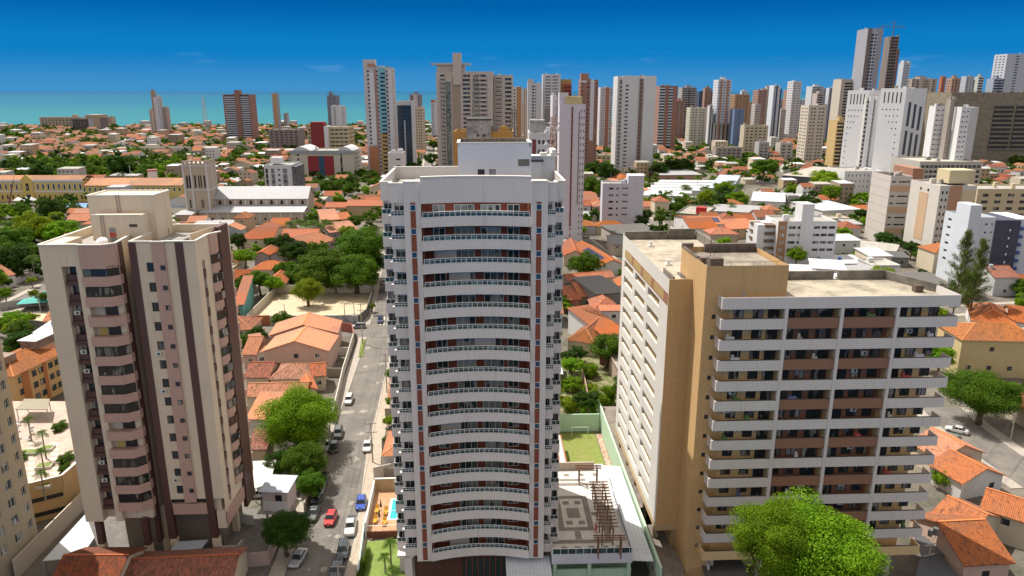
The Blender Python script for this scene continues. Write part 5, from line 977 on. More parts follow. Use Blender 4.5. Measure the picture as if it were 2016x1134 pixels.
o = block('apartment_block', x0, x1, 335, 18, z1, wall((.55, .46, .30), .2), label='cream block with dark windows behind the white and navy block, right edge', front=((.02, .98, 7, 1.4, .5),), F=3.1, tank=False)
x0, x1, z1 = tw(1908, 1962, 428, 262)
WB = wall((.56, .60, .66), .2)
o = block('apartment_block', x0, x1, 262, 15, z1, WB, R(0), label='pale block with a navy tiled end and blue balconies, right edge', front=((.1, .4, 1, .9, .6), (.6, .75, 1, .7, .6), (.82, .95, 1, .6, .5)), side=((.1, .4, 1, .9, .5), (.55, .8, 1, .7, .4)), F=3.0, tank=False)
W_ = x1 - x0; q = MB(); q.box(-.2, W_ * .4, -.4, 8, 0, z1 + 4.5); q.build('roof_house', WB, o); q = MB(); q.box(W_, W_ + 9, -.4, 16, 0, z1 - 1); q.build('navy_end', speck((.045, .05, .085), (.08, .085, .12), 3), o)
q = MB(); q.box(W_ + 9, W_ + 16, 2, 18, 0, z1 - 1); q.build('side_wing', WB, o)
for i in range(10): q = MB(); q.box(W_ + 9.2, W_ + 11.4, .8, 2, z1 - 5 - 3 * i, z1 - 3.8 - 3 * i); q.build('blue_balcony', plain((.05, .10, .30)), o)
for i in range(9): q = MB(); q.box(W_ + 5.2, W_ + 5.7, -.5, -.41, z1 - 5 - 3 * i, z1 - 4.2 - 3 * i); q.build('small_window', frame_w, o)
landmark('the navy ended block', 1930, 560)
# white five storey block with brown balconies
x0, x1, z1 = tw(1533, 1650, 436, 290)
o = block('apartment_block', x0, x1, 290, 15, z1, wall((.64, .64, .66), .12), R(1), label='white five storey block with brown corner balconies in the middle right', front=((.17, .47, 2, 1.1, .8), (.60, .98, 3, 1.1, .82)), F=3.05, tank=False, stripes=((0, .15, (.36, .20, .11), None, None),), topgap=2.0)
landmark('the brown cornered white block', 1590, 525)
W_ = x1 - x0; q = MB(); q.box(W_ * .38, W_ * .58, -.3, 7, 0, z1 + 7); q.build('stair_tower', wall((.64, .64, .66)), o)
for i in range(5):
    q = MB(); q.box(-4, 0, 2.5, 8, z1 - 3.0 - 3.05 * i, z1 - 1.9 - 3.05 * i); q.build('balcony', speck((.13, .08, .05), (.18, .12, .08), 2), o); q = MB(); q.box(-7.4, -3.4, 8.5, 12, z1 - 3.0 - 3.05 * i, z1 - 1.9 - 3.05 * i); q.build('balcony', speck((.13, .08, .05), (.18, .12, .08), 2), o)
    obj('window', winmesh(1.6, 1.1, 2, frame_w, glass((.2, .2, .2), .6, (.5, .5, .5)), .08), None, o, (1.0, -.14, z1 - 3.1 - 3.05 * i), 0)
q = MB(); q.box(-7, 0, 3.5, 14, 0, z1 - 2); q.build('side_wing', wall((.64, .64, .66)), o)
# white five storey slab
x0, x1, z1 = tw(1187, 1267, 361, 375)
o = block('apartment_block', x0, x1, 375, 12, z1, wall((.56, .56, .62), .15), R(-2), label='bare white five storey block with scattered windows right of the lilac tower', front=((.12, .3, 1, 1.0, .6, gld), (.33, .40, 1, 1.0, .6, gld), (.46, .7, 1, .6, .8, gld)), F=3.4, tank=False)
W_ = x1 - x0; q = MB(); q.box(W_ * .62, W_ + .1, -.1, 10, 0, z1 + 4); q.build('stair_tower', wall((.58, .58, .64)), o); landmark('the bare white block', 1225, 430)
# ---- small white tower and glazed office on the left
x0, x1, z1 = tw(763, 792, 301, 290); o = block('water_tower', x0, x1, 290, 8, z1, wall((.62, .62, .64)), label='small white square tower at the left shoulder of the curved balcony tower', cat='tower', front=((.5, .9, 1, .7, .7, gld),), F=2.6, tank=False, z0=0)
x0, x1, z1 = tw(519, 573, 325, 460); o = block('office_block', x0, x1, 460, 22, z1, wall((.56, .58, .62)), R(2), label='small white and dark glass office block beyond the church roof', cat='office block', front=((.04, .14, 1, 3, .9, gld), (.24, .38, 1, 3, .9, glass((.10, .12, .15), .1)), (.48, .58, 1, 1.4, .8, gld), (.66, .84, 1, 3, .9, glass((.10, .12, .15), .1))), F=3.3, tank=False)
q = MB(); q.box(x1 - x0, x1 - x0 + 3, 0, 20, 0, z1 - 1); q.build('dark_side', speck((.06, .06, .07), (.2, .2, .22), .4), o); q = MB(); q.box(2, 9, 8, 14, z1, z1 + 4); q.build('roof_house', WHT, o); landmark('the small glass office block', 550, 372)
x0, x1, z1 = tw(571, 696, 297, 590); o = block('office_block', x0, x1, 590, 30, z1, wall((.54, .50, .42)), label='long cream building with two dark red panels and a white barrel roof', cat='building', front=((.1, .14, 1, 2, .8), (.78, .82, 1, 4, .8, gld)), side=((.1, .9, 5, 1.2, .5),), F=3.6, tank=False, stripes=((.27, .44, (.26, .03, .04), 4, z1 - 4), (.53, .68, (.26, .03, .04), 4, z1 - 4), (.44, .53, (.03, .08, .14), 3, z1 - 4)))
W_ = x1 - x0; q = MB(); q.box(-.5, W_ + .5, -.5, .5, z1 - 2.4, z1 + .3); q.build('grey_fascia', plain((.30, .33, .35)), o)
for a, c in ((.02, .32), (.74, .98)):
    q = MB(); pts = [(W_ * a + (W_ * (c - a)) * k / 8, z1 + 3.2 * math.sin(math.pi * k / 8)) for k in range(9)]
    for (xa, za), (xb, zb) in zip(pts, pts[1:]): q.quad((xa, 0, za), (xb, 0, zb), (xb, 28, zb), (xa, 28, za))
    q.quad(*[(x, 0, z) for x, z in pts]); q.build('barrel_roof', plain((.60, .60, .62)), o)
landmark('the red panelled cream building', 635, 325)
x0, x1, z1 = tw(604, 686, 250, 760); o = block('office_block', x0, x1, 760, 26, z1, wall((.48, .40, .26)), label='tan stepped block with a dark red wall and white pier behind the barrel roofs', cat='building', front=((.02, .16, 2, 1.2, .8), (.55, .98, 4, 1.5, .85)), side=((.1, .9, 3, 1.2, .8),), F=4, tank=False)
W_ = x1 - x0; q = MB(); q.box(W_ * .1, W_ * .42, -2, 10, 0, z1 + 5); q.build('dark_red_wall', speck((.26, .035, .035), (.20, .025, .03), .5), o); q = MB(); q.box(W_ * .42, W_ * .52, -2.5, 10, 0, z1 + 1); q.build('white_pier', WHT, o); landmark('the dark red walled block', 640, 288)
x0, x1, z1 = tw(528, 588, 255, 850); block('low_block', x0, x1, 850, 22, z1, wall((.24, .20, .20)), label='low grey maroon block left of the dark red walled block', cat='building', front=((.02, .98, 6, 1.5, .5),), tank=False)
for u0, u1, vt, Y, c, lab in ((222, 244, 283, 900, (.55, .55, .56), 'small white stepped block in the left distance among clay roofs'), (262, 366, 290, 860, (.50, .45, .38), 'long low cream block with two window rows, left distance'), (60, 92, 268, 1010, (.50, .42, .28), 'small yellowish gabled block at far left distance'), (180, 226, 294, 850, (.40, .25, .13), 'tan brick block with dark openings, left distance'), (1405, 1470, 243, 900, (.52, .48, .42), 'low cream block below the tall white and brown tower'), (1410, 1462, 290, 750, (.30, .27, .25), 'low grey brown block with a white left wall in the clay roof district'), (1155, 1205, 305, 700, (.44, .38, .26), 'low olive block with dark openings at the foot of the red brown tower'), (1466, 1513, 247, 780, (.48, .42, .32), 'low cream four storey block right of centre distance'), (1495, 1515, 280, 740, (.38, .37, .38), 'grey block with dark windows right of the clay roof district'), (1537, 1562, 282, 740, (.44, .42, .40), 'small block with a blue glass front right of centre distance')):
    x0, x1, z1 = tw(u0, u1, vt, Y); block('low_block', x0, x1, Y, 14, z1, wall(c), label=lab, cat='building', front=((.05, .95, max(2, int((u1 - u0) / 9)), 1.4, .55),), F=3.2, tank=False, capn=40)

# ================================================================ the church
def church():
    A = P(372, 440); T = empty('church', (A.x, A.y, 0), R(1.5), 'beige church with a square white ribbed bell tower and long grey roof', 'church'); landmark('the church', 480, 432)
    ST = wall((.44, .37, .29), .3); WR = wall((.60, .60, .62), .2); gl = plain((.02, .02, .025), .4)
    Y = A.y; zt = ZV(322, Y); wt = 12.5; dt = 13
    def arch(q, x, z, w_, h, y=-.02):
        k = 6; pts = [(x - w_ / 2, z), (x + w_ / 2, z), (x + w_ / 2, z + h - w_ / 2)] + [(x + w_ / 2 * math.cos(math.pi * i / k), z + h - w_ / 2 + w_ * .9 * math.sin(math.pi * i / k)) for i in range(1, k)] + [(x - w_ / 2, z + h - w_ / 2)]
        q.quad(*[(px, y, pz) for px, pz in pts])
    t = MB(); t.box(0, wt, 0, dt, 0, zt); tow = t.build('bell_tower', ST, T)
    q = MB()
    for x in (-.25, wt * .33 - .3, wt - .5): q.box(x, x + .75, -.35, 0, 0, zt + .3)
    for y in (dt - .6, dt * .5): q.box(wt, wt + .3, y, y + .6, 0, zt + .3)
    for z in (zt - 14.5, zt - 1.4): q.box(-.3, wt + .3, -.3, -.02, z, z + .5); q.box(wt + .02, wt + .3, 0, dt, z, z + .5)
    q.build('white_rib', WR, tow)
    q = MB()
    for k in range(6): q.box(k * 2.3, k * 2.3 + 1.1, -.3, .3, zt, zt + 1.6); q.box(wt - .4, wt + .3, k * 2.3 + .3, k * 2.3 + 1.4, zt, zt + 1.6)
    q.box(-.3, .4, -.3, dt, zt, zt + .9); q.build('battlement', ST, tow)
    for x, z, w_, h in ((1.7, zt - 13.2, 1.1, 6.5), (3.2, zt - 13.2, 1.1, 6.5), (6.0, zt - 13, .9, 6.5), (8.0, zt - 13, .7, 6.5), (9.1, zt - 13, .7, 6.5), (11, zt - 13, .9, 6.5), (2.2, zt - 24, .8, 4.5), (2.2, zt - 30, .8, 4.5), (8.3, zt - 24, .5, 4.5), (9.1, zt - 24, .5, 4.5)):
        q = MB(); arch(q, x, z, w_, h); q.build('window', gl, tow)
    q = MB(); q.tube((3.5, 6, zt), (3.5, 6, zt + 8), .12); q.build('antenna', metal_m, tow)
    # nave, aisle
    L0, L1 = wt + .1, XU(598, Y, 10) - A.x; zn = ZV(392, Y + 8); zr = ZV(368, Y + 15); ro = sheet((.42, .42, .45), 1.6)
    q = MB(); q.facade((L0, 7), (L1, 7), 8, zn, [], 0); q.box(L0, L1, 7.1, 22, 0, zn - .1)
    q.quad((L1 + .01, 7, 0), (L1 + .01, 22, 0), (L1 + .01, 22, zn), (L1 + .01, 14.5, zr), (L1 + .01, 7, zn)); nv = q.build('nave_wall', ST, T)
    q = MB(); q.hexa([(L0, 6.4, zn - .1), (L1 + .6, 6.4, zn - .1), (L1 + .6, 14.5, zr + .1), (L0, 14.5, zr + .1), (L0, 6.4, zn + .25), (L1 + .6, 6.4, zn + .25), (L1 + .6, 14.5, zr + .4), (L0, 14.5, zr + .4)])
    q.hexa([(L0, 14.5, zr + .1), (L1 + .6, 14.5, zr + .1), (L1 + .6, 22.6, zn - .1), (L0, 22.6, zn - .1), (L0, 14.5, zr + .4), (L1 + .6, 14.5, zr + .4), (L1 + .6, 22.6, zn + .25), (L0, 22.6, zn + .25)]); q.build('nave_roof', ro, T)
    za = ZV(418, Y - 1)
    q = MB(); q.box(L0 - 5.5, L1, -3, 7, 0, za); q.build('aisle_wall', ST, T)
    zz = ZV(406, Y + 6); q = MB(); q.hexa([(L0 - 5.8, -3.6, za), (L1 + .3, -3.6, za), (L1 + .3, 6.95, zz), (L0 + .2, 6.95, zz), (L0 - 5.8, -3.6, za + .3), (L1 + .3, -3.6, za + .3), (L1 + .3, 6.95, zz + .3), (L0 + .2, 6.95, zz + .3)]); q.build('aisle_roof', ro, T)
    n = 9; st = (L1 - L0) / n
    for i in range(n + 1):
        x = L0 + st * i - .3; q = MB(); q.box(x, x + .6, 6.6, 7, zz + .3, zn); q.build('buttress', WR, T); q = MB(); q.box(x - 1, x - .5, -3.4, -3, 0, za); q.build('buttress', WR, T)
        if i < n:
            q = MB(); arch(q, L0 + st * (i + .5), zz + .8, 1.7, zn - zz - 2.0, 6.95); q.build('window', gl, nv)
            q = MB(); q.ellip((L0 + st * (i + .3), -3.05, za - 3.4), (.7, .1, .7), 10, 5); q.build('round_window', gl, T)
    q = MB(); q.box(L1, L1 + 16, -2, 12, 0, za - 2); q.build('sacristy', ST, T); q = MB(); q.hexa([(L1, -3, za - 2), (L1 + 16.4, -3, za - 3), (L1 + 16.4, 12.4, za - 2), (L1, 12.4, za - .6), (L1, -3, za - 1.7), (L1 + 16.4, -3, za - 2.7), (L1 + 16.4, 12.4, za - 1.7), (L1, 12.4, za - .3)]); q.build('sacristy_roof', sheet((.22, .22, .23), 1.2), T)
    occupy([(A.x, Y), (A.x + L1, Y), (A.x + L1, Y + 22), (A.x, Y + 22)]); OCC.append((A.x + 20, Y + 8, 18)); OCC.append((A.x + 50, Y + 8, 18))
church()
# ================================================================ the yellow palace with arched windows
def palace():
    A = P(-40, 397); B_ = P(163, 398); Y = A.y; wl = wall((.62, .46, .14), .2); zt = ZV(357, Y); L_ = B_.x - A.x; roofm = clay((.60, .30, .15), .1); wf = plain((.62, .64, .70), .6)
    T = empty('palace', (A.x, Y, 0), R(.5), 'yellow two storey palace with arched windows, white trim and a small pediment, far left', 'building'); landmark('the yellow palace', 90, 395)
    q = MB(); q.box(0, L_, 0, 14, 0, zt); q.build('wall', wl, T)
    q = MB(); q.box(-.3, L_ + .3, -.4, .2, zt - .3, zt + .9); q.box(-.2, L_ + .2, -.15, -.01, zt * .46, zt * .52); q.build('white_trim', wf, T)
    q = MB(); q.hexa([(0, .3, zt + .9), (L_, .3, zt + .9), (L_, 7, zt + 3), (0, 7, zt + 3), (0, .3, zt + 1.1), (L_, .3, zt + 1.1), (L_, 7, zt + 3.2), (0, 7, zt + 3.2)]); q.hexa([(0, 7, zt + 3), (L_, 7, zt + 3), (L_, 14, zt + .9), (0, 14, zt + .9), (0, 7, zt + 3.2), (L_, 7, zt + 3.2), (L_, 14, zt + 1.1), (0, 14, zt + 1.1)]); q.build('roof', roofm, T)
    n = 20
    for i in range(n):
        x = (i + .5) * L_ / n
        q = MB(); q.box(x - .75, x + .75, -.08, -.01, zt * .58, zt * .86); q.prism([(x - .75, -.08), (x + .75, -.08), (x + .75, -.01), (x - .75, -.01)], zt * .86, zt * .9); q.build('window_surround', wf, T); q = MB(); q.box(x - .5, x + .5, -.12, -.085, zt * .6, zt * .86); q.build('window', gld, T)
        q = MB(); q.box(x - .5, x + .5, -.10, -.01, zt * .12, zt * .32); q.build('window', gld, T)
    xc = XU(54, Y, 10) - A.x; q = MB(); q.prism([(xc - 3.5, -.5), (xc + 3.5, -.5), (xc + 3.5, .3), (xc - 3.5, .3)], 0, zt + .9); q.hexa([(xc - 4, -.5, zt + .9), (xc + 4, -.5, zt + .9), (xc + 4, .5, zt + .9), (xc - 4, .5, zt + .9), (xc - .3, -.5, zt + 4.2), (xc + .3, -.5, zt + 4.2), (xc + .3, .5, zt + 4.2), (xc - .3, .5, zt + 4.2)]); q.build('pediment', wl, T)
    q = MB(); q.box(xc - 1, xc + 1, -.6, -.51, zt * .55, zt * .9); q.box(xc - 1.2, xc + 1.2, -.6, -.51, 0, zt * .36); q.build('door', gld, T)
    occupy([(A.x, Y), (B_.x, Y)]);  [OCC.append((A.x + k, Y + 7, 12)) for k in range(0, 150, 12)]
    A2 = P(164, 397.5); B2 = P(360, 397.5); zt2 = ZV(366, A2.y); L2 = B2.x - A2.x
    T = empty('school_wing', (A2.x + .5, A2.y + .5, 0), R(.5), 'long yellow wing with one wide orange tiled roof between palace and church', 'building'); landmark('the long orange roofed wing', 260, 380)
    q = MB(); q.box(0, L2, 0, 20, 0, zt2); q.build('wall', wl, T); zr = ZV(351, A2.y + 11)
    q = MB(); q.hexa([(-.5, -.6, zt2), (L2, -.6, zt2), (L2, 11, zr), (-.5, 11, zr), (-.5, -.6, zt2 + .25), (L2, -.6, zt2 + .25), (L2, 11, zr + .25), (-.5, 11, zr + .25)]); q.hexa([(-.5, 11, zr), (L2, 11, zr), (L2, 22, zt2), (-.5, 22, zt2), (-.5, 11, zr + .25), (L2, 11, zr + .25), (L2, 22, zt2 + .25), (-.5, 22, zt2 + .25)]); q.build('roof', roofm, T)
    for i in range(19):
        x = (i + .4) * L2 / 19; q = MB(); q.box(x - .7, x + .7, -.05, -.01, zt2 - 3.6, zt2 - 1.2); q.build('window_surround', wf, T); q = MB(); q.box(x - .5, x + .5, -.1, -.06, zt2 - 3.4, zt2 - 1.4); q.build('window', gld, T)
    [OCC.append((A2.x + k, A2.y + 10, 14)) for k in range(0, int(L2), 12)]
palace()

# ================================================================ houses
HN = [0]
def house(A, B_, dep, h, rtype='gx', rc=ORANGE, wc=(.55, .48, .40), old=.3, rise=None, desc=None, label=None, group=None, wins=True, name='house', ov=.45, solar=None, mat=None, plural=None):
    """front eave from A to B (world), dep metres deep, eaves at h. rtype: gx ridge along the front, gy ridge running away, hip, flat, shed"""
    A = Vector((A[0], A[1])); B_ = Vector((B_[0], B_[1])); d = B_ - A; w_ = d.length; rz = math.atan2(d.y, d.x)
    T = empty(name, (A.x, A.y, 0), rz); wm_ = wall(tuple(round(x, 2) for x in wc), .4); rm = mat or clay(rc, old)
    q = MB(); D = math.hypot(A.x + d.x / 2, A.y)
    big = D < 420 and wins
    hs = []
    if big:
        n = max(1, int(w_ / 4.5)); st = 1 if h < 5 else 2
        for s in range(st):
            for i in range(n):
                if rnd.random() < .75: x = (i + .5) * w_ / n; zb = h * (s + .5) / st - .3; hs.append((x - .6, x + .6, zb - .2, zb + .9))
    wl_ = []; mf = lambda a, c: winmesh(1.2, 1.1, 2, rnd.choice((frame_d, frame_w)), dark_gl, .07)
    wall_wins((0, 0), (w_, 0), 0, h, q, hs, mf, wl_, .15)
    q.quad((w_, 0, 0), (w_, dep, 0), (w_, dep, h), (w_, 0, h)); q.quad((0, dep, 0), (0, 0, 0), (0, 0, h), (0, dep, h)); q.quad((w_, dep, 0), (0, dep, 0), (0, dep, h), (w_, dep, h))
    rise = rise if rise is not None else min(w_ if rtype == 'gy' else dep, 12) * .22; t = .16
    r = MB()
    def slab(p): r.hexa([(*x[:2], x[2]) for x in p] + [(*x[:2], x[2] + t) for x in p])
    if rtype == 'gx':
        m_ = dep / 2; k = rise * ov / m_; slab([(-ov, -ov, h - k), (w_ + ov, -ov, h - k), (w_ + ov, m_, h + rise), (-ov, m_, h + rise)]); slab([(-ov, m_, h + rise), (w_ + ov, m_, h + rise), (w_ + ov, dep + ov, h - k), (-ov, dep + ov, h - k)])
        q.quad((w_, 0, h), (w_, dep, h), (w_, m_, h + rise - .02)); q.quad((0, dep, h), (0, 0, h), (0, m_, h + rise - .02))
        r.mi = 1; r.box(-ov, w_ + ov, m_ - .14, m_ + .14, h + rise + t - .03, h + rise + t + .08)
    elif rtype == 'gy':
        m_ = w_ / 2; k = rise * ov / m_; slab([(-ov, -ov, h - k), (m_, -ov, h + rise), (m_, dep + ov, h + rise), (-ov, dep + ov, h - k)]); slab([(m_, -ov, h + rise), (w_ + ov, -ov, h - k), (w_ + ov, dep + ov, h - k), (m_, dep + ov, h + rise)])
        q.quad((0, 0, h), (w_, 0, h), (m_, 0, h + rise - .02)); q.quad((w_, dep, h), (0, dep, h), (m_, dep, h + rise - .02))
        r.mi = 1; r.box(m_ - .14, m_ + .14, -ov, dep + ov, h + rise + t - .03, h + rise + t + .08)
    elif rtype == 'hip':
        i_ = min(w_, dep) / 2 * .95
        if w_ >= dep: a, c = (i_, dep / 2, h + rise), (w_ - i_, dep / 2, h + rise)
        else: a, c = (w_ / 2, i_, h + rise), (w_ / 2, dep - i_, h + rise)
        p = [(-ov, -ov, h - .1), (w_ + ov, -ov, h - .1), (w_ + ov, dep + ov, h - .1), (-ov, dep + ov, h - .1)]; r.quad(*p[::-1])
        if w_ >= dep: r.quad(p[0], p[1], c, a); r.quad(p[1], p[2], c); r.quad(p[2], p[3], a, c); r.quad(p[3], p[0], a)
        else: r.quad(p[0], p[1], a); r.quad(p[1], p[2], c, a); r.quad(p[2], p[3], c); r.quad(p[3], p[0], a, c)
        r.mi = 1; r.tube(a, c, .13, .13, 5)
        for u_, v_ in ((p[0], a), (p[3], a if w_ >= dep else c), (p[1], c if w_ >= dep else a), (p[2], c)): r.tube(u_, v_, .11, .11, 5)
    elif rtype == 'shed': slab([(-ov, -ov, h), (w_ + ov, -ov, h), (w_ + ov, dep + ov, h + rise), (-ov, dep + ov, h + rise)]); q.quad((w_, 0, h), (w_, dep, h), (w_, dep, h + rise)); q.quad((0, dep, h), (0, 0, h), (0, dep, h + rise)); q.quad((w_, dep, h), (0, dep, h), (0, dep, h + rise), (w_, dep, h + rise))
    else:
        r.box(.2, w_ - .2, .2, dep - .2, h - .5, h - .35)
        for a, c in (((0, .1), (w_, .1)), ((0, dep - .1), (w_, dep - .1)), ((.1, .2), (.1, dep - .2)), ((w_ - .1, .2), (w_ - .1, dep - .2))): q.wallseg(a, c, h - .5, h + .4, .2)
        if D < 450 and rnd.random() < .5:
            tk = MB(); x, y = w_ * rnd.uniform(.2, .7), dep * rnd.uniform(.3, .7); tk.box(x, x + 2, y, y + 2, h - .35, h + 1.4); tk.build('water_tank', wm_, T)
    q.build('wall', wm_, T); me = r.mesh('roof'); ro = obj('roof', me, [rm, plain(tuple(min(1, x * 1.15) for x in (rc if not mat else (.3, .3, .3))), .9)], T)
    for k, wn_ in enumerate(wl_): obj('window', wn_[4], None, T, wn_[:3], wn_[3])
    if solar and rtype in ('gx', 'gy', 'shed'):
        s0, s1, t0, t1 = solar; pn = MB(); m_ = dep / 2 if rtype == 'gx' else w_ / 2; nx = 6
        for i in range(nx):
            for j in range(2):
                if rtype == 'gx': f = lambda a, c: (w_ * a, m_ * c, h + rise * c + t + .12)
                elif rtype == 'gy': f = lambda a, c: (m_ * (1 - 0) * c, dep * a, h + rise * c + t + .12)
                else: f = lambda a, c: (w_ * a, dep * c, h + rise * c + t + .12)
                a0 = s0 + (s1 - s0) * i / nx; a1 = s0 + (s1 - s0) * (i + .88) / nx; c0 = t0 + (t1 - t0) * j / 2; c1 = t0 + (t1 - t0) * (j + .92) / 2
                pn.quad(f(a0, c0), f(a1, c0), f(a1, c1), f(a0, c1))
        pn.build('solar_panel', plain((.03, .05, .12), .15), T)
    if D < 330 and not label:        # yard walls, roof tank
        if rnd.random() < .6: yw = MB(); yw.box(-1, w_ + .6, -1.6, -1.45, 0, 2.0); yw.box(w_ + .6, w_ + .75, -1.6, dep + .5, 0, 2.0); yw.build('yard_wall', wall(rnd.choice(((.5, .48, .44), (.34, .3, .26), (.52, .4, .3))), .6), T)
        if rnd.random() < .35: yw = MB(); xx = w_ * rnd.uniform(.15, .8); yw.tube((xx, dep * .4, h), (xx, dep * .4, h + rise + .9), .65, .7, 9); yw.build('water_tank', plain(rnd.choice(((.05, .12, .35), (.45, .45, .45), (.3, .3, .32))), .6), T)
    cpt = Vector((A.x + math.cos(rz) * w_ / 2 - math.sin(rz) * dep / 2, A.y + math.sin(rz) * w_ / 2 + math.cos(rz) * dep / 2, h))
    OCC.append((cpt.x, cpt.y, max(w_, dep) * .5))
    if w_ > dep * 1.6 or dep > w_ * 1.6:
        for f in (.2, .8):
            a_, c_ = (w_ * f, dep / 2) if w_ > dep else (w_ / 2, dep * f); OCC.append((A.x + math.cos(rz) * a_ - math.sin(rz) * c_, A.y + math.sin(rz) * a_ + math.cos(rz) * c_, min(w_, dep) * .5))
    if label: tag(T, label, 'house', group)
    else: auto(T, desc or 'house', plural or (desc + 's' if desc else 'houses'), cpt, 'house', group or 'houses of the clay roofed districts')
    return T
def HP(uA, vA, uB, vB, vfar, h, *a, **k):
    A = P(uA, vA, h); B_ = P(uB, vB, h); mid = (A + B_) / 2; far = P((uA + uB) / 2, vfar, h); dep = max(3, (far.y - mid.y)); return house(A, B_, dep, h, *a, **k)
MAU = (.38, .30, .32); CR = (.58, .50, .38); WH = (.64, .63, .62); TEAL = (.16, .42, .40); PNK = (.56, .40, .33); DKG = sheet((.12, .115, .11), 1.1); WSH = sheet((.56, .57, .60), 1.0); GSH = sheet((.34, .34, .35), 1.0)
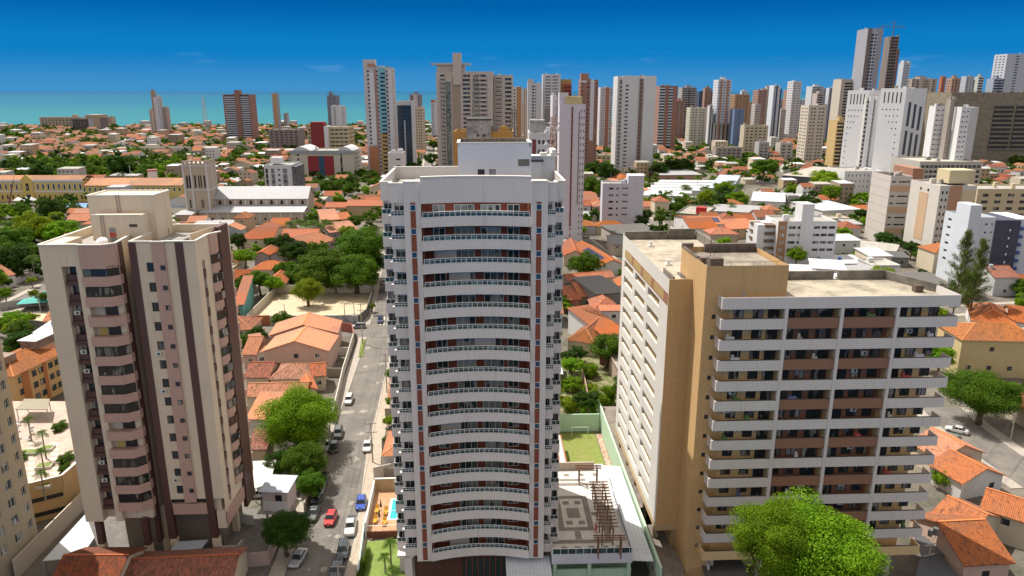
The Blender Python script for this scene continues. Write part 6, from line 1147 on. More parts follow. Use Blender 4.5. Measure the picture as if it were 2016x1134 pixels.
# (uA, vA, uB, vB, vfar, eave height, roof, colour, walls, old, label)
HL = [
 (466, 469, 512, 469, 443, 6, 'hip', ORANGE, CR, .15, 'large hip roofed house in plain orange tiles left of the two storey cream house'),
 (492, 471, 536, 470, 447, 6.5, 'gx', ORANGE, CR, .1, 'two storey cream house with light orange hipped roof below the church'),
 (527, 446, 561, 446, 433, 4.5, 'gx', ORANGE2, CR, .1, 'small bright orange gable against the long side of the church'),
 (553, 467, 622, 467, 457, 5, 'gx', ORANGE, CR, .1, 'long plain orange roof left of the palm row'),
 (612, 484, 660, 472, 459, 4, 'gx', ROSE, MAU, .2, 'pale rose zigzag roof behind the big tree clump'),
 (650, 458, 705, 452, 438, 4, 'gx', ROSE, MAU, .2, 'pale rose roof right of the coconut palms'),
 (640, 408, 684, 408, 403, 6, 'gx', ORANGE, TAN, .1, 'narrow orange roof over a tan two storey row, left part'),
 (682, 405, 758, 405, 399, 7, 'gx', ORANGE, TAN, .1, 'long orange roof over a tan gallery building behind the curved tower'),
 (634, 434, 668, 432, 421, 5, 'shed', ORANGE2, TAN, .0, 'flat bright orange shed roof in front of the tan gallery building'),
 (672, 432, 692, 430, 423, 4, 'gx', ORANGE2, TAN, .1, 'tiny orange roof right of the bright orange shed roof'),
 (500, 502, 530, 502, 489, 5, 'gy', ORANGE2, MAU, .1, 'mauve gabled house with bright orange roof, left of the dark round tree'),
 (532, 502, 557, 503, 489, 5, 'gy', ORANGE2, MAU, .1, 'second orange gable joined to the mauve house'),
 (496, 530, 556, 530, 518, 4, 'hip', ORANGE2, CR, .1, 'low bright orange roof in front of the mauve house'),
 (528, 557, 562, 556, 541, 4, 'hip', ORANGE2, CR, .2, 'small orange hipped roof at the upper corner of the sandy lot'),
 (461, 601, 478, 600, 557, 6, 'shed', ORANGE, TEAL, .1, 'large orange roof on teal walls beside the sandy lot'),
 (463, 552, 492, 550, 537, 5, 'gx', ORANGE, CR, .2, 'orange roof with a blue water tank left of the sandy lot'),
 (519, 691, 645, 690, 662, 6, 'gy', (.68, .24, .05), PNK, .02, 'big pink gable house with two tone bright orange roof by the street'),
 (532, 660, 663, 655, 634, 6, 'gy', (.62, .22, .06), PNK, .12, 'rear half of the twin gable roof behind the big pink gable house'),
 (479, 697, 503, 697, 667, 4, 'gx', ROSE, PNK, .15, 'small pale orange roof left of the big pink gable house'),
 (505, 695, 524, 692, 670, 4, 'shed', ROSE, WH, .1, 'narrow pale roof between small and big pink gable houses'),
 (484, 742, 528, 742, 716, 4, 'gx', OLDRED, CR, .75, 'old blackened clay roof on the left in front of the pink gable house'),
 (532, 745, 612, 743, 717, 4, 'hip', (.46, .19, .10), CR, .85, 'big mottled hipped roof directly in front of the pink gable house'),
 (614, 740, 639, 738, 717, 4, 'gx', ORANGE, CR, .6, 'small mottled roof at the right end of the hipped one'),
 (486, 780, 600, 777, 755, 4, 'gx', (.52, .21, .10), CR, .6, 'long mottled orange roof above the great street tree'),
 (602, 768, 622, 765, 742, 4, 'gy', ORANGE2, CR, .15, 'small clean orange roof by the street wall'),
 (488, 825, 545, 825, 790, 4, 'shed', (.66, .27, .09), WH, .05, 'bright combed orange roof left of the great street tree'),
 (489, 885, 522, 884, 858, 3.6, 'shed', OLDRED, CR, .9, 'small blackened roof under the left side of the great street tree'),
 (1110, 503, 1155, 503, 479, 4.5, 'gy', ORANGE, CR, .45, 'weathered orange gable left of the solar panel house'),
 (1112, 590, 1142, 590, 575, 4, 'shed', ORANGE, (.4, .15, .12), .2, 'small orange lean to roof over a pink front, beside the stained grey house'),
 (1143, 584, 1172, 582, 558, 4.5, 'gx', ORANGE2, (.3, .3, .2), .2, 'orange roof strip left of the dark sheet roofed house'),
 (1118, 552, 1208, 545, 540, 5, 'gx', ORANGE, CR, .4, 'wide weathered orange roof behind the dark sheet roofed house'),
 (1118, 668, 1170, 676, 630, 4, 'hip', (.52, .22, .11), CR, .6, 'weathered orange hip roof with a square skylight right of the curved tower'),
 (1190, 662, 1232, 655, 617, 5, 'shed', ORANGE2, WH, .05, 'clean orange roof on a white house beside the slab tower'),
 (1183, 612, 1235, 612, 606, 7, 'shed', ORANGE2, WH, .05, 'white walled house with thin orange roof edge below the stained grey house'),
 (1153, 402, 1182, 402, 377, 5, 'gx', ORANGE, TAN, .35, 'weathered orange roof between lilac tower and bare white block'),
 (1222, 352, 1247, 350, 342, 5, 'hip', ORANGE2, WH, .05, 'bright orange hip roof at the foot of the big white slab tower'),
 (1267, 375, 1282, 374, 358, 6, 'shed', ORANGE2, CR, .05, 'narrow orange roof right of the bare white block'),
 (1360, 450, 1415, 450, 425, 7, 'gx', ORANGE2, WH, .1, 'three storey white house with orange roof and dark roof lights'),
 (1428, 452, 1494, 448, 433, 5, 'gx', ORANGE2, TAN, .1, 'long orange roof with a row of solar panels'),
 (1850, 903, 1935, 890, 863, 4, 'gy', (.58, .20, .06), CR, .35, 'orange gable house beside the street on the right, behind the slab'),
 (1895, 950, 1975, 935, 905, 3.5, 'gy', (.58, .20, .06), WH, .35, 'lower white walled gable in front of the orange gable beside the right street'),
 (1830, 1020, 1900, 1055, 970, 4, 'gx', (.58, .20, .06), CR, .5, 'big mottled orange roof at lower right with a raised skylight'),
 (1900, 1110, 1990, 1105, 1010, 4, 'gx', (.55, .19, .06), PNK, .4, 'orange roofed pink house in the lower right corner half in shadow'),
 (1935, 1000, 2030, 1030, 965, 5, 'gx', (.58, .20, .06), CR, .3, 'clean orange roof at the right edge above the corner house'),
 (1895, 668, 2060, 672, 640, 10, 'hip', (.62, .25, .08), (.52, .42, .22), .45, 'large three storey cream block with wide spotted orange roof, right edge'),
 (1915, 630, 2000, 640, 600, 4, 'hip', (.62, .20, .06), WH, .2, 'bright orange roof beyond the spotted roof block'),
 (1990, 632, 2060, 640, 605, 4, 'gx', (.62, .20, .06), WH, .2, 'orange roof at the right edge beyond the spotted roof block'),
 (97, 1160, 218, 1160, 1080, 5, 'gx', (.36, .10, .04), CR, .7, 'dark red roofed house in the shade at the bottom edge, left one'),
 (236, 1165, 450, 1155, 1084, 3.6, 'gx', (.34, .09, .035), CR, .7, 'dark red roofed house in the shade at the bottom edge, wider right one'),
 (0, 546, 28, 540, 524, 4.5, 'gx', ROSE, WH, .2, 'white house with pale orange roof and veranda at the left edge'),
 (0, 712, 5, 708, 640, 4, 'gx', ORANGE, CR, .5, 'bit of orange roof at the left edge before the sandy yard'),
]
for r_ in HL:
    uA, vA, uB, vB, vf, h, rt, rc, wc, old, lab = r_; HP(uA, vA, uB, vB, vf, h, rt, rc, wc, old, label=lab)
HP(1180, 525, 1232, 522, 485, 5, 'gy', ORANGE2, WH, .1, label='orange roofed house with a solar panel array beside the slab tower roof', solar=(.15, .7, .3, .8))
HP(1362, 442, 1424, 441, 431, 7.2, 'gx', ORANGE2, WH, .1, label='low orange roof with solar panels behind the three storey white house', solar=(.3, .95, .2, .8))
for uA, vA, uB, vB, vf, h, m_, wc, lab in (
    (1175, 580, 1232, 575, 547, 7, DKG, (.22, .21, .20), 'stained grey house with dark corrugated roof above a blue ground floor'),
    (1395, 370, 1440, 372, 345, 6, sheet((.40, .44, .50), 1.), (.45, .50, .55), 'grey metal roofed hall with a blue front on the right of the white market roofs'),
    (1540, 345, 1640, 352, 328, 8, sheet((.42, .38, .34), 1.5), (.10, .11, .12), 'large dark hall with flat grey roof and a teal painted wall'),
    (1548, 548, 1620, 551, 524, 6, WSH, WH, 'white sheet roof immediately in front of the brown cornered white block'),
    (1600, 528, 1665, 532, 514, 7, plain((.66, .66, .68), .6), WH, 'raised white flat roof with dark edge beside the white sheet roof'),
    (1690, 548, 1760, 545, 526, 5, GSH, WH, 'dark grey corrugated roof between white sheet roof and conifers'),
    (1800, 560, 1870, 560, 540, 5, DKG, WH, 'low grey roof behind the feathery conifers'),
    (1620, 415, 1695, 412, 398, 6, sheet((.5, .52, .55), 1), WH, 'white hall with pyramid tent roof left of the peach banded block'),
    (1683, 492, 1760, 500, 478, 4, concrete((.4, .38, .34), .4), (.5, .42, .3), 'flat grey parking roof at the foot of the peach banded block'),
    (1712, 505, 1790, 508, 497, 4, sheet((.10, .10, .10), 1.2), (.2, .2, .2), 'dark corrugated roof below the flat grey parking roof'),
    (1300, 345, 1383, 344, 335, 5, GSH, (.36, .20, .15), 'long low brick hall with grey roof and reddish windows'),
    (1215, 462, 1300, 458, 444, 5, DKG, (.5, .45, .38), 'dark flat sheet roof complex behind the white wing of the slab'),
    (1205, 482, 1250, 482, 466, 5, sheet((.16, .16, .17), 1), (.48, .42, .34), 'low cream building with dark roof just behind the white wing'),
    (1495, 470, 1505, 470, 455, 6, GSH, WH, 'small grey roofed annex left of the brown cornered white block'),
    (1438, 505, 1492, 500, 478, 7, concrete((.5, .46, .40), .4), (.50, .43, .30), 'small cream two storey building right of the slab stair tower'),
    (1480, 395, 1545, 398, 380, 5, WSH, WH, 'long white sheet roof left of the round crowned green tree'),
    (1390, 415, 1500, 420, 405, 5, GSH, (.45, .42, .38), 'long grey warehouse roof below the palms of the right district'),
    (1910, 690, 1912, 690, 688, 3, GSH, WH, 'sliver of grey roof by the spotted roof block')):
    if uB - uA > 5: HP(uA, vA, uB, vB, vf, h, 'shed', (.3, .3, .3), wc, label=lab, rise=.6, mat=m_)
o = HP(1330, 420, 1386, 424, 404, 6, 'flat', (.3, .3, .3), (.33, .34, .27), label='olive grey flat block with a bright red water tank on top', mat=concrete()); q = MB(); q.box(10, 15, 4, 8, 6, 9.4); q.build('red_tank', plain((.5, .02, .02), .6), o)
# the white striped market roofs
for k in range(6):
    a = P(1262 + k * 7, 384 - k * 5.2, 5); c = P(1345 + k * 16, 386 - k * 5.4, 5); far = P(1300, 380 - k * 5.2, 5)
    house(a, c, 7.5, 5, 'gx', (.3, .3, .3), WH, label=('frontmost', 'second', 'third', 'fourth', 'fifth', 'rearmost')[k] + ' of the long white roofs of the striped market, counted from the front', rise=1.0, mat=WSH, wins=False, group='white market roofs')
# apartment row in ochre with a long orange roof
A = P(26, 739, 9.5); B_ = P(133, 688, 9.5); o = house(A, B_, 12, 9.5, 'hip', (.60, .24, .09), (.60, .38, .17), .45, label='three storey ochre apartment row with long orange roof, left of the beige tower', wins=False, rise=2.0)
W_ = (B_ - A).length
for s in range(3):
    for k, f in enumerate((.06, .30, .42, .60, .72, .90)): obj('window', winmesh(1.3, 1.4, 2, frame_d, dark_gl, .07), None, o, (W_ * f, -.04, 9.5 - 2.4 - 2.8 * s), 0)
for f0, f1 in ((.12, .24), (.50, .56), (.80, .86)): q = MB(); q.box(W_ * f0, W_ * f1, -.12, -.01, 0, 9.3); q.build('brick_strip', wall((.45, .17, .06)), o)
q = MB(); q.box(12, 19, 4, 8, 11, 13); q.build('water_tank', concrete((.3, .22, .18)), o); q = MB(); q.box(11.6, 19.4, 3.6, 8.4, 13, 13.2); q.build('tank_lid', WHT, o)
q = MB(); q.box(1, 6, 4, 8, 10.8, 12.4); q.build('water_tank', concrete((.3, .22, .18)), o)
# ================================================================ trees
def crown_mesh(seed, nclump, nleaf, leaf, flat=.75, spread=.72, rc=(.12, .30), top=None, droop=0.0):
    """unit crown: leaf faces over many leafy clumps, gaps left between them"""
    g = np.random.default_rng(seed); C = []
    while len(C) < nclump:
        p = g.normal(size=3); p /= np.linalg.norm(p); p *= g.uniform(.35, 1) ** .6 * spread
        if p[2] < -.55: continue
        p *= 1 + .22 * math.sin(3.1 * p[0] * 4 + seed) * math.cos(2.7 * p[1] * 4 + seed)
        p[2] *= flat; C.append((p, g.uniform(*rc)))
    vs = []; per = nleaf // nclump
    for c, r in C:
        d = g.normal(size=(per, 3)); d[:, 2] += .35; d /= np.linalg.norm(d, axis=1)[:, None]
        rad = r * (1 - .55 * g.random(per) ** 2.2); q = c + d * rad[:, None] * np.array([1, 1, .8])
        n = d + g.normal(size=(per, 3)) * .55; n /= np.linalg.norm(n, axis=1)[:, None]
        a = np.cross(n, g.normal(size=(per, 3))); a /= np.linalg.norm(a, axis=1)[:, None]; b_ = np.cross(n, a); s = (leaf * g.uniform(.6, 1.35, per))[:, None]
        vs.append(np.stack([q - a * s, q - b_ * s * .6, q + a * s, q + b_ * s * .6], axis=1))
    v = np.concatenate(vs).reshape(-1, 3); nf = len(v) // 4
    me = bpy.data.meshes.new('crown'); me.vertices.add(len(v)); me.vertices.foreach_set('co', v.astype(np.float32).ravel()); me.loops.add(nf * 4); me.loops.foreach_set('vertex_index', np.arange(nf * 4, dtype=np.int32))
    me.polygons.add(nf); me.polygons.foreach_set('loop_start', np.arange(0, nf * 4, 4, dtype=np.int32)); me.polygons.foreach_set('loop_total', np.full(nf, 4, dtype=np.int32)); me.update(); return me, v
BARK = speck((.16, .11, .075), (.10, .07, .05), 5)
LG1 = leafmat((.085, .19, .006), (.17, .30, .008), 'bright'); LG2 = leafmat((.040, .10, .006), (.09, .17, .008), 'mid'); LG3 = leafmat((.018, .055, .006), (.045, .10, .008), 'dark'); LG4 = leafmat((.11, .19, .006), (.22, .30, .01), 'lime'); LGP = leafmat((.03, .085, .008), (.09, .15, .012), 'palm')
TM = {}
def crowns(kind):
    if kind not in TM:
        cfg = {'huge': (190, 110000, .015), 'big': (95, 36000, .023), 'mid': (60, 11000, .038), 'small': (30, 2600, .07), 'tiny': (15, 560, .13)}[kind]
        TM[kind] = [crown_mesh(100 + 17 * i + len(kind), cfg[0], cfg[1], cfg[2], .78 if i % 2 else .62) for i in range(3 if kind in ('huge', 'big') else 5)]
    return TM[kind]
def trunk_mesh(seed, up=1.0):
    r_ = random.Random(seed); b = MB(); lean = (r_.uniform(-.12, .12), r_.uniform(-.12, .12)); p = (lean[0], lean[1], -.35)
    b.tube((0, 0, -1), (lean[0] * .5, lean[1] * .5, -.7), .085, .065, 8); b.tube((lean[0] * .5, lean[1] * .5, -.7), p, .065, .05, 8)
    for k in range(6):
        a = k * 1.05 + r_.random() * .5; rr_ = r_.uniform(.3, .6); q = (p[0] + .5 * rr_ * math.cos(a), p[1] + .5 * rr_ * math.sin(a), p[2] + .25 * (.3 + .7 * up)); e = (p[0] + rr_ * math.cos(a), p[1] + rr_ * math.sin(a), r_.uniform(.1, .45) * up); b.tube(p, q, .035, .022, 5); b.tube(q, e, .022, .008, 5)
    return b.mesh('trunk', True)
TRK = [trunk_mesh(i) for i in range(4)] + [trunk_mesh(9, .12)]
for m_ in TRK: m_.materials.append(BARK)
TREES = []
def tree(x, y, rad, ht, kind, mat, label=None, desc='round green tree', name='broadleaf_tree', group='trees among the houses'):
    """rad crown radius, ht total height; the crown mesh is unit sized, its centre at height ht-rad*.6"""
    T = empty(name, (x, y, 0), rnd.uniform(0, 6.28)); zc = max(ht - rad * .72, rad * .55); i = rnd.randrange(5); cm_ = crowns(kind); me = cm_[i % len(cm_)][0]
    tr = obj('trunk', TRK[4 if ht > 2.5 * rad else i % 4], None, T, (0, 0, zc)); tr.scale = (rad, rad, zc)
    c = bpy.data.objects.new('crown', me); col.objects.link(c); c.parent = T; c.location = (0, 0, zc); c.scale = (rad, rad * rnd.uniform(.9, 1.1), rad * rnd.uniform(.8, 1.0))
    if not me.materials: me.materials.append(LG2)
    c.material_slots[0].link = 'OBJECT'; c.material_slots[0].material = mat
    if label: tag(T, label, 'tree')
    else: auto(T, desc, desc + 's', (x, y, zc), 'tree', group)
    OCC.append((x, y, rad * .55)); return T
def TP(u, v, rpx, kind=None, mat=None, label=None, hk=1.9, **k):
    z = 4.0
    for _ in range(4):
        p = P(u, v, z); f = p.y * CP + (CH - z) * SP; r = rpx * f / FPX; ht = max(r * hk, 3.0); z = max(ht - r * .72, r * .55)
    p = P(u, v, z); kind = kind or ('huge' if rpx > 110 else 'big' if rpx > 55 else 'mid' if rpx > 20 else 'small')
    return tree(p.x, p.y, r * 1.22, ht * 1.05, kind, mat or LG2, label, **k)
TL = [
 (1604, 1080, 128, 'huge', LG1, 'largest bright green tree, at the bottom edge in front of the tiled slab', 3.0),
 (1520, 1056, 80, 'huge', LG1, 'bright green tree leaning on the left of the largest one, before the tiled slab', 5.0),
 (1938, 770, 66, 'huge', LG2, 'large bright green tree beside the right street below the spotted roof block', 1.8),
 (1866, 936, 30, 'mid', LG1, 'low wide green tree in front of the small gabled houses at right', 1.6),
 (588, 818, 76, 'huge', LG1, 'great yellow green tree over the street left pavement', 1.7),
 (600, 905, 46, 'big', LG2, 'dark green tree directly below the great yellow green street tree', 1.9),
 (612, 948, 30, 'big', LG2, 'smaller green tree between parked cars and guard house', 2.2),
 (560, 1040, 50, 'big', LG3, 'dark olive street tree above the silver sedan at the bottom', 2.0),
 (548, 908, 30, 'mid', LG3, 'dark leafy tree squeezed behind the guard house', 1.8),
 (605, 568, 31, 'big', LG4, 'lone yellow green tree standing on the sandy lot', 1.9),
 (645, 525, 66, 'big', LG2, 'big spreading tree behind the sandy lot, left half of the clump', 1.5),
 (700, 530, 56, 'big', LG2, 'big spreading tree behind the sandy lot, right half of the clump', 1.6),
 (712, 478, 54, 'big', LG2, 'tall dense tree at the back of the clump beside the curved tower', 2.2),
 (735, 515, 34, 'big', LG3, 'dark tree at the street end of the clump beside the curved tower', 1.8),
 (580, 492, 31, 'mid', LG3, 'dark round tree right of the mauve gabled house', 2.0),
 (510, 546, 25, 'mid', LG2, 'round tree by the teal walled house', 2.2),
 (572, 546, 22, 'mid', LG2, 'small tree in front of the clump at the lot wall', 1.6),
 (478, 502, 24, 'mid', LG1, 'green and rust coloured tree right of the beige tower top', 2.2),
 (467, 472, 18, 'mid', LG3, 'small dark tree beside the beige tower roof', 2),
 (1150, 516, 34, 'mid', LG2, 'round green tree between curved tower and solar panel house', 1.9),
 (1194, 682, 36, 'mid', LG2, 'broad tree right of the weathered hip roof', 2.0),
 (1136, 694, 19, 'mid', LG3, 'dark small tree below the weathered hip roof', 1.8),
 (1127, 752, 24, 'mid', LG1, 'green fruit tree in the overgrown yard, upper left', 1.5), (1160, 728, 20, 'mid', LG1, 'green fruit tree in the overgrown yard, topmost', 1.5),
 (1190, 778, 27, 'mid', LG1, 'green fruit tree in the overgrown yard, right hand', 1.5), (1128, 792, 26, 'mid', LG4, 'yellow green fruit tree in the overgrown yard, lower left', 1.5), (1160, 803, 22, 'mid', LG1, 'green fruit tree in the overgrown yard, by the pale green wall', 1.5),
 (1228, 536, 14, 'mid', LG2, 'tree behind the edge of the white wing', 2), (1160, 765, 18, 'mid', LG4, 'yellow green fruit tree in the middle of the overgrown yard', 1.4),
 (62, 446, 44, 'mid', LG4, 'wide yellow green tree in the park left of the beige tower', 1.5), (120, 450, 40, 'mid', LG1, 'wide green tree in the park touching the beige tower', 1.5), (28, 468, 36, 'mid', LG2, 'wide tree at the left edge of the park', 1.5),
 (100, 410, 28, 'mid', LG3, 'dark tree in front of the yellow palace', 1.6), (38, 412, 22, 'mid', LG2, 'tree in front of the yellow palace door', 1.6), (140, 412, 18, 'mid', LG3, 'small dark tree by the palace court', 1.6),
 (32, 510, 42, 'mid', LG3, 'dark dense tree at the left edge above the white veranda house', 1.7), (75, 500, 30, 'mid', LG2, 'medium tree beside the dark dense tree at left', 1.7), (10, 497, 26, 'mid', LG2, 'tree cut by the left edge above the veranda house', 1.7), (155, 478, 24, 'mid', LG3, 'dark tree hard against the beige tower left side', 1.7),
 (8, 575, 16, 'mid', LG1, 'small street tree at the left edge', 2.2), (65, 577, 9, 'small', LG4, 'small round clipped street tree, lower of two at left', 2.4), (62, 550, 10, 'small', LG4, 'small round clipped street tree, upper of two at left', 2.4),
 (235, 322, 29, 'mid', LG3, 'largest dark dome tree behind the palace', 1.9), (182, 336, 26, 'mid', LG2, 'mid green tree left of the dark dome tree', 1.6), (135, 338, 26, 'mid', LG2, 'green tree behind the palace pediment', 1.6), (80, 336, 24, 'mid', LG3, 'dark tree behind the left palace roof', 1.6), (285, 334, 22, 'mid', LG2, 'green tree right of the dark dome tree', 1.7), (318, 338, 18, 'mid', LG1, 'bright tree near the small water tower behind the orange wing', 1.7), (345, 336, 16, 'mid', LG2, 'tree touching the church tower', 1.7), (200, 345, 20, 'small', LG1, 'low tree just over the orange wing roof', 1.4),
 (432, 338, 12, 'small', LG2, 'tree right of the church tower', 1.8), (322, 402, 14, 'small', LG2, 'tree left of the church tower foot', 2),
 (620, 340, 14, 'small', LG3, 'dark tree in front of the red panelled cream building', 1.8), (622, 364, 22, 'mid', LG2, 'wide tree right of the small glass office block', 1.5), (650, 366, 22, 'mid', LG2, 'second wide tree right of the small glass office block', 1.5), (689, 355, 12, 'small', LG3, 'dark narrow tree before the blue striped tower', 2.2), (726, 374, 15, 'small', LG1, 'bright tree at the foot of the blue striped tower', 1.6), (712, 340, 14, 'small', LG2, 'tree at the left foot of the blue striped tower', 1.8),
 (540, 289, 16, 'small', LG3, 'dark long tree left of the barrel roofed building', 1.4), (572, 292, 16, 'small', LG3, 'dark tree touching the barrel roofed building', 1.4), (514, 300, 12, 'small', LG2, 'tree left of the small glass office block', 1.5),
 (812, 330, 22, 'mid', LG3, 'dark tree behind the small white square tower', 1.6), (838, 340, 16, 'small', LG2, 'tree left of the helipad tower foot', 1.6), (851, 312, 16, 'small', LG3, 'dark street tree left of the helipad tower', 1.8), (853, 285, 10, 'small', LG2, 'small street tree beyond, left of the helipad tower', 1.8), (826, 290, 9, 'small', LG2, 'tree behind the dark glass tower foot', 1.8),
 (1170, 328, 22, 'mid', LG3, 'dark tree at the left foot of the big white slab tower', 1.8), (1196, 336, 22, 'mid', LG3, 'darkest tree against the big white slab tower', 1.8), (1168, 364, 22, 'mid', LG2, 'green tree in front of the dark trees by the lilac tower', 1.7), (1192, 372, 22, 'mid', LG2, 'green tree behind the bare white block', 1.7),
 (1298, 332, 20, 'mid', LG3, 'dark tree right of the big white slab tower, left one', 1.7), (1326, 324, 22, 'mid', LG3, 'dark tree right of the big white slab tower, middle one', 1.7), (1352, 326, 18, 'mid', LG3, 'dark tree right of the big white slab tower, right one', 1.7),
 (1394, 386, 22, 'mid', LG4, 'round yellow green tree in the middle of the right district', 1.8), (1412, 395, 20, 'mid', LG3, 'round dark tree beside the yellow green one in the right district', 1.8), (1424, 368, 22, 'mid', LG1, 'green tree behind the round pair in the right district', 1.8), (1452, 388, 22, 'mid', LG1, 'bushy green tree right of the round pair in the right district', 1.6), (1333, 402, 24, 'mid', LG2, 'spreading tree left of the red water tank', 1.5), (1299, 430, 14, 'small', LG2, 'street corner tree left of the olive block', 1.8), (1272, 395, 13, 'small', LG4, 'yellow green tree right of the bare white block', 1.7), (1506, 325, 24, 'mid', LG2, 'dark green tree left of the large dark hall', 1.7), (1320, 420, 12, 'small', LG2, 'small tree by the crossing left of the red tank', 1.7),
 (1628, 351, 32, 'mid', LG4, 'large round yellow green tree left of the white podium', 1.7), (1568, 348, 18, 'mid', LG1, 'green tree in front of the large dark hall', 1.6), (1592, 396, 24, 'mid', LG3, 'dark tree behind the brown cornered white block', 1.7), (1708, 388, 15, 'small', LG1, 'green tree left of the peach banded block, upper', 1.8), (1708, 436, 16, 'small', LG1, 'green tree left of the peach banded block, lower', 1.9), (1682, 430, 12, 'small', LG2, 'small tree among roofs left of the peach banded block', 1.8), (1690, 502, 14, 'mid', LG1, 'green tree right of the brown cornered white block', 1.7), (1664, 505, 12, 'mid', LG3, 'dark tree right of the brown cornered white block', 1.7),
 (1424, 482, 20, 'mid', LG1, 'bright tree rising beside the slab stair tower roof', 2.6), (1485, 492, 15, 'mid', LG2, 'small tree beside the little cream building', 2.2), (1425, 455, 10, 'small', LG1, 'slender tree top above the slab stair tower', 3.2),
 (1972, 298, 22, 'mid', LG2, 'wide tree under the huge concrete block, middle', 1.6), (1925, 300, 15, 'small', LG1, 'tree under the huge concrete block, left', 1.6), (2005, 318, 18, 'small', LG2, 'tree under the huge concrete block, right edge', 1.6), (1870, 505, 13, 'small', LG2, 'tree by the pillared block', 1.6),
 (776, 905, 12, 'mid', LG1, 'small bush like tree on the tower pavement above the pool', 1.6), (760, 865, 9, 'small', LG2, 'white flowering small tree beside the curved tower', 1.8), (768, 735, 14, 'mid', LG1, 'street tree behind the pole beside the curved tower', 2.2), (770, 825, 16, 'mid', LG4, 'bright creeper covered tree beside the curved tower', 1.8), (769, 790, 12, 'small', LG1, 'narrow tree hugging the curved tower left side', 2), (556, 627, 20, 'mid', LG2, 'leafy tree at the wall behind the pink gable house', 1.6), (732, 602, 8, 'small', LG2, 'small palm like tree by the dark lot wall', 2.4)]
for u, v, rp, kd, mt, lab, hk in TL: TP(u, v, rp, kd, mt, lab, hk)
# casuarinas
def casuarina(u, v0, v1, wpx, label):
    A = P(u, v0); zt = ZV(v1, A.y); r = wpx * (A.y * CP + 60 * SP) / FPX; T = empty('casuarina_tree', (A.x, A.y, 0), 0, label, 'tree')
    q = MB(); q.tube((0, 0, 0), (.6, 0, zt * .97), .28, .04, 7); g = random.Random(int(u)); L1_ = []
    vv = []; ff = []
    for k in range(95):
        z = zt * (.16 + .82 * k / 95); a = g.uniform(0, 6.28); ln = r * (1.1 - (k / 95) ** 1.6) * g.uniform(.5, 1.15) + .3; x0 = .6 * z / zt; e = (x0 + ln * math.cos(a), ln * math.sin(a), z + ln * .75); q.tube((x0, 0, z), e, .04, .015, 4)
        for j in range(150):
            t_ = g.uniform(.25, 1.1); c = Vector((x0 + (e[0] - x0) * t_ + g.gauss(0, .28), e[1] * t_ + g.gauss(0, .28), z + (e[2] - z) * t_ + g.gauss(0, .35))); d = Vector((g.gauss(0, .3), g.gauss(0, .3), -g.uniform(.2, .6))); n_ = len(vv); s = Vector((g.gauss(0, .045), g.gauss(0, .045), 0)); vv += [c - s, c + s, c + d]; ff.append((n_, n_ + 1, n_ + 2))
    q.build('trunk', BARK, T); me = bpy.data.meshes.new('crown'); me.from_pydata([tuple(x) for x in vv], [], ff); obj('crown', me, leafmat((.055, .095, .02), (.12, .15, .03), 'needle'), T)
casuarina(1872, 640, 452, 26, 'taller feathery conifer in front of the navy ended block'); casuarina(1906, 636, 470, 24, 'right hand feathery conifer in front of the navy ended block')
# palms
def palm_meshes(seed, nf=24):
    g = random.Random(seed); vv = []; ff = []
    for k in range(nf):
        a = k * 2.4 + g.uniform(-.2, .2); el = g.uniform(-.1, 1.1); L_ = g.uniform(.85, 1.1); pts = []
        for s in range(9):
            t_ = s / 8; rr_ = L_ * (t_ * math.cos(el) * .98 + .02); z = L_ * (t_ * math.sin(el) - .62 * t_ ** 2); pts.append(Vector((rr_ * math.cos(a), rr_ * math.sin(a), z)))
        side = Vector((-math.sin(a), math.cos(a), 0))
        for s in range(8):
            p0, p1 = pts[s], pts[s + 1]
            for h_ in range(3):
                c = p0.lerp(p1, h_ / 3); c2 = p0.lerp(p1, (h_ + .55) / 3); w_ = .36 * math.sin(math.pi * (s + h_ / 3 + .6) / 9) + .03
                for sg in (-1, 1): n_ = len(vv); vv += [c, c2, c2 + side * sg * w_ + (p1 - p0) * .7 + Vector((0, 0, -w_ * .45))]; ff.append((n_, n_ + 1, n_ + 2))
    me = bpy.data.meshes.new('frond_crown'); me.from_pydata([tuple(x) for x in vv], [], ff); me.materials.append(LGP); return me
PM = [palm_meshes(i) for i in range(3)]
def palm(x, y, ht, r, label=None, lean=0, z=0, desc='coconut palm'):
    T = empty('palm_tree', (x, y, z), rnd.uniform(0, 6)); q = MB(); q.tube((0, 0, 0), (lean * .3, 0, ht * .5), .16, .12, 7); q.tube((lean * .3, 0, ht * .5), (lean, 0, ht), .12, .10, 7); q.build('trunk', plain((.26, .22, .17), .9), T)
    c = obj('crown', rnd.choice(PM), None, T, (lean, 0, ht)); c.scale = (r, r, r)
    if label: tag(T, label, 'palm')
    else: auto(T, desc, desc + 's', (x, y, ht), 'palm', 'coconut palms')
    return T
def PP(u, v, rpx, label=None, ht=None, z=0, **k):
    h = ht or 8; p = P(u, v, z + h); f = p.y * CP + (CH - h) * SP; return palm(p.x, p.y, h, rpx * f / FPX * 1.15, label, z=z, **k)
for k, (u, v, r_) in enumerate(((571, 440, 15), (590, 436, 16), (603, 443, 14), (615, 438, 15), (629, 444, 14), (640, 436, 14), (648, 440, 12))): PP(u, v, r_, ('leftmost', 'second from the left', 'third from the left', 'middle', 'third from the right', 'second from the right', 'rightmost')[k] + ' coconut palm of the row right of the church', 7.5)
for u, v, r_, h, lab in ((54, 824, 13, 4.5, 'palm beside the white chairs on the left terrace'), (82, 852, 14, 5, 'upper palm of the terrace planters'), (80, 888, 15, 5, 'middle palm of the terrace planters'), (80, 930, 15, 5, 'lower palm of the terrace planters, nearest the tan parapet')): PP(u, v, r_, lab, h, z=6.1)
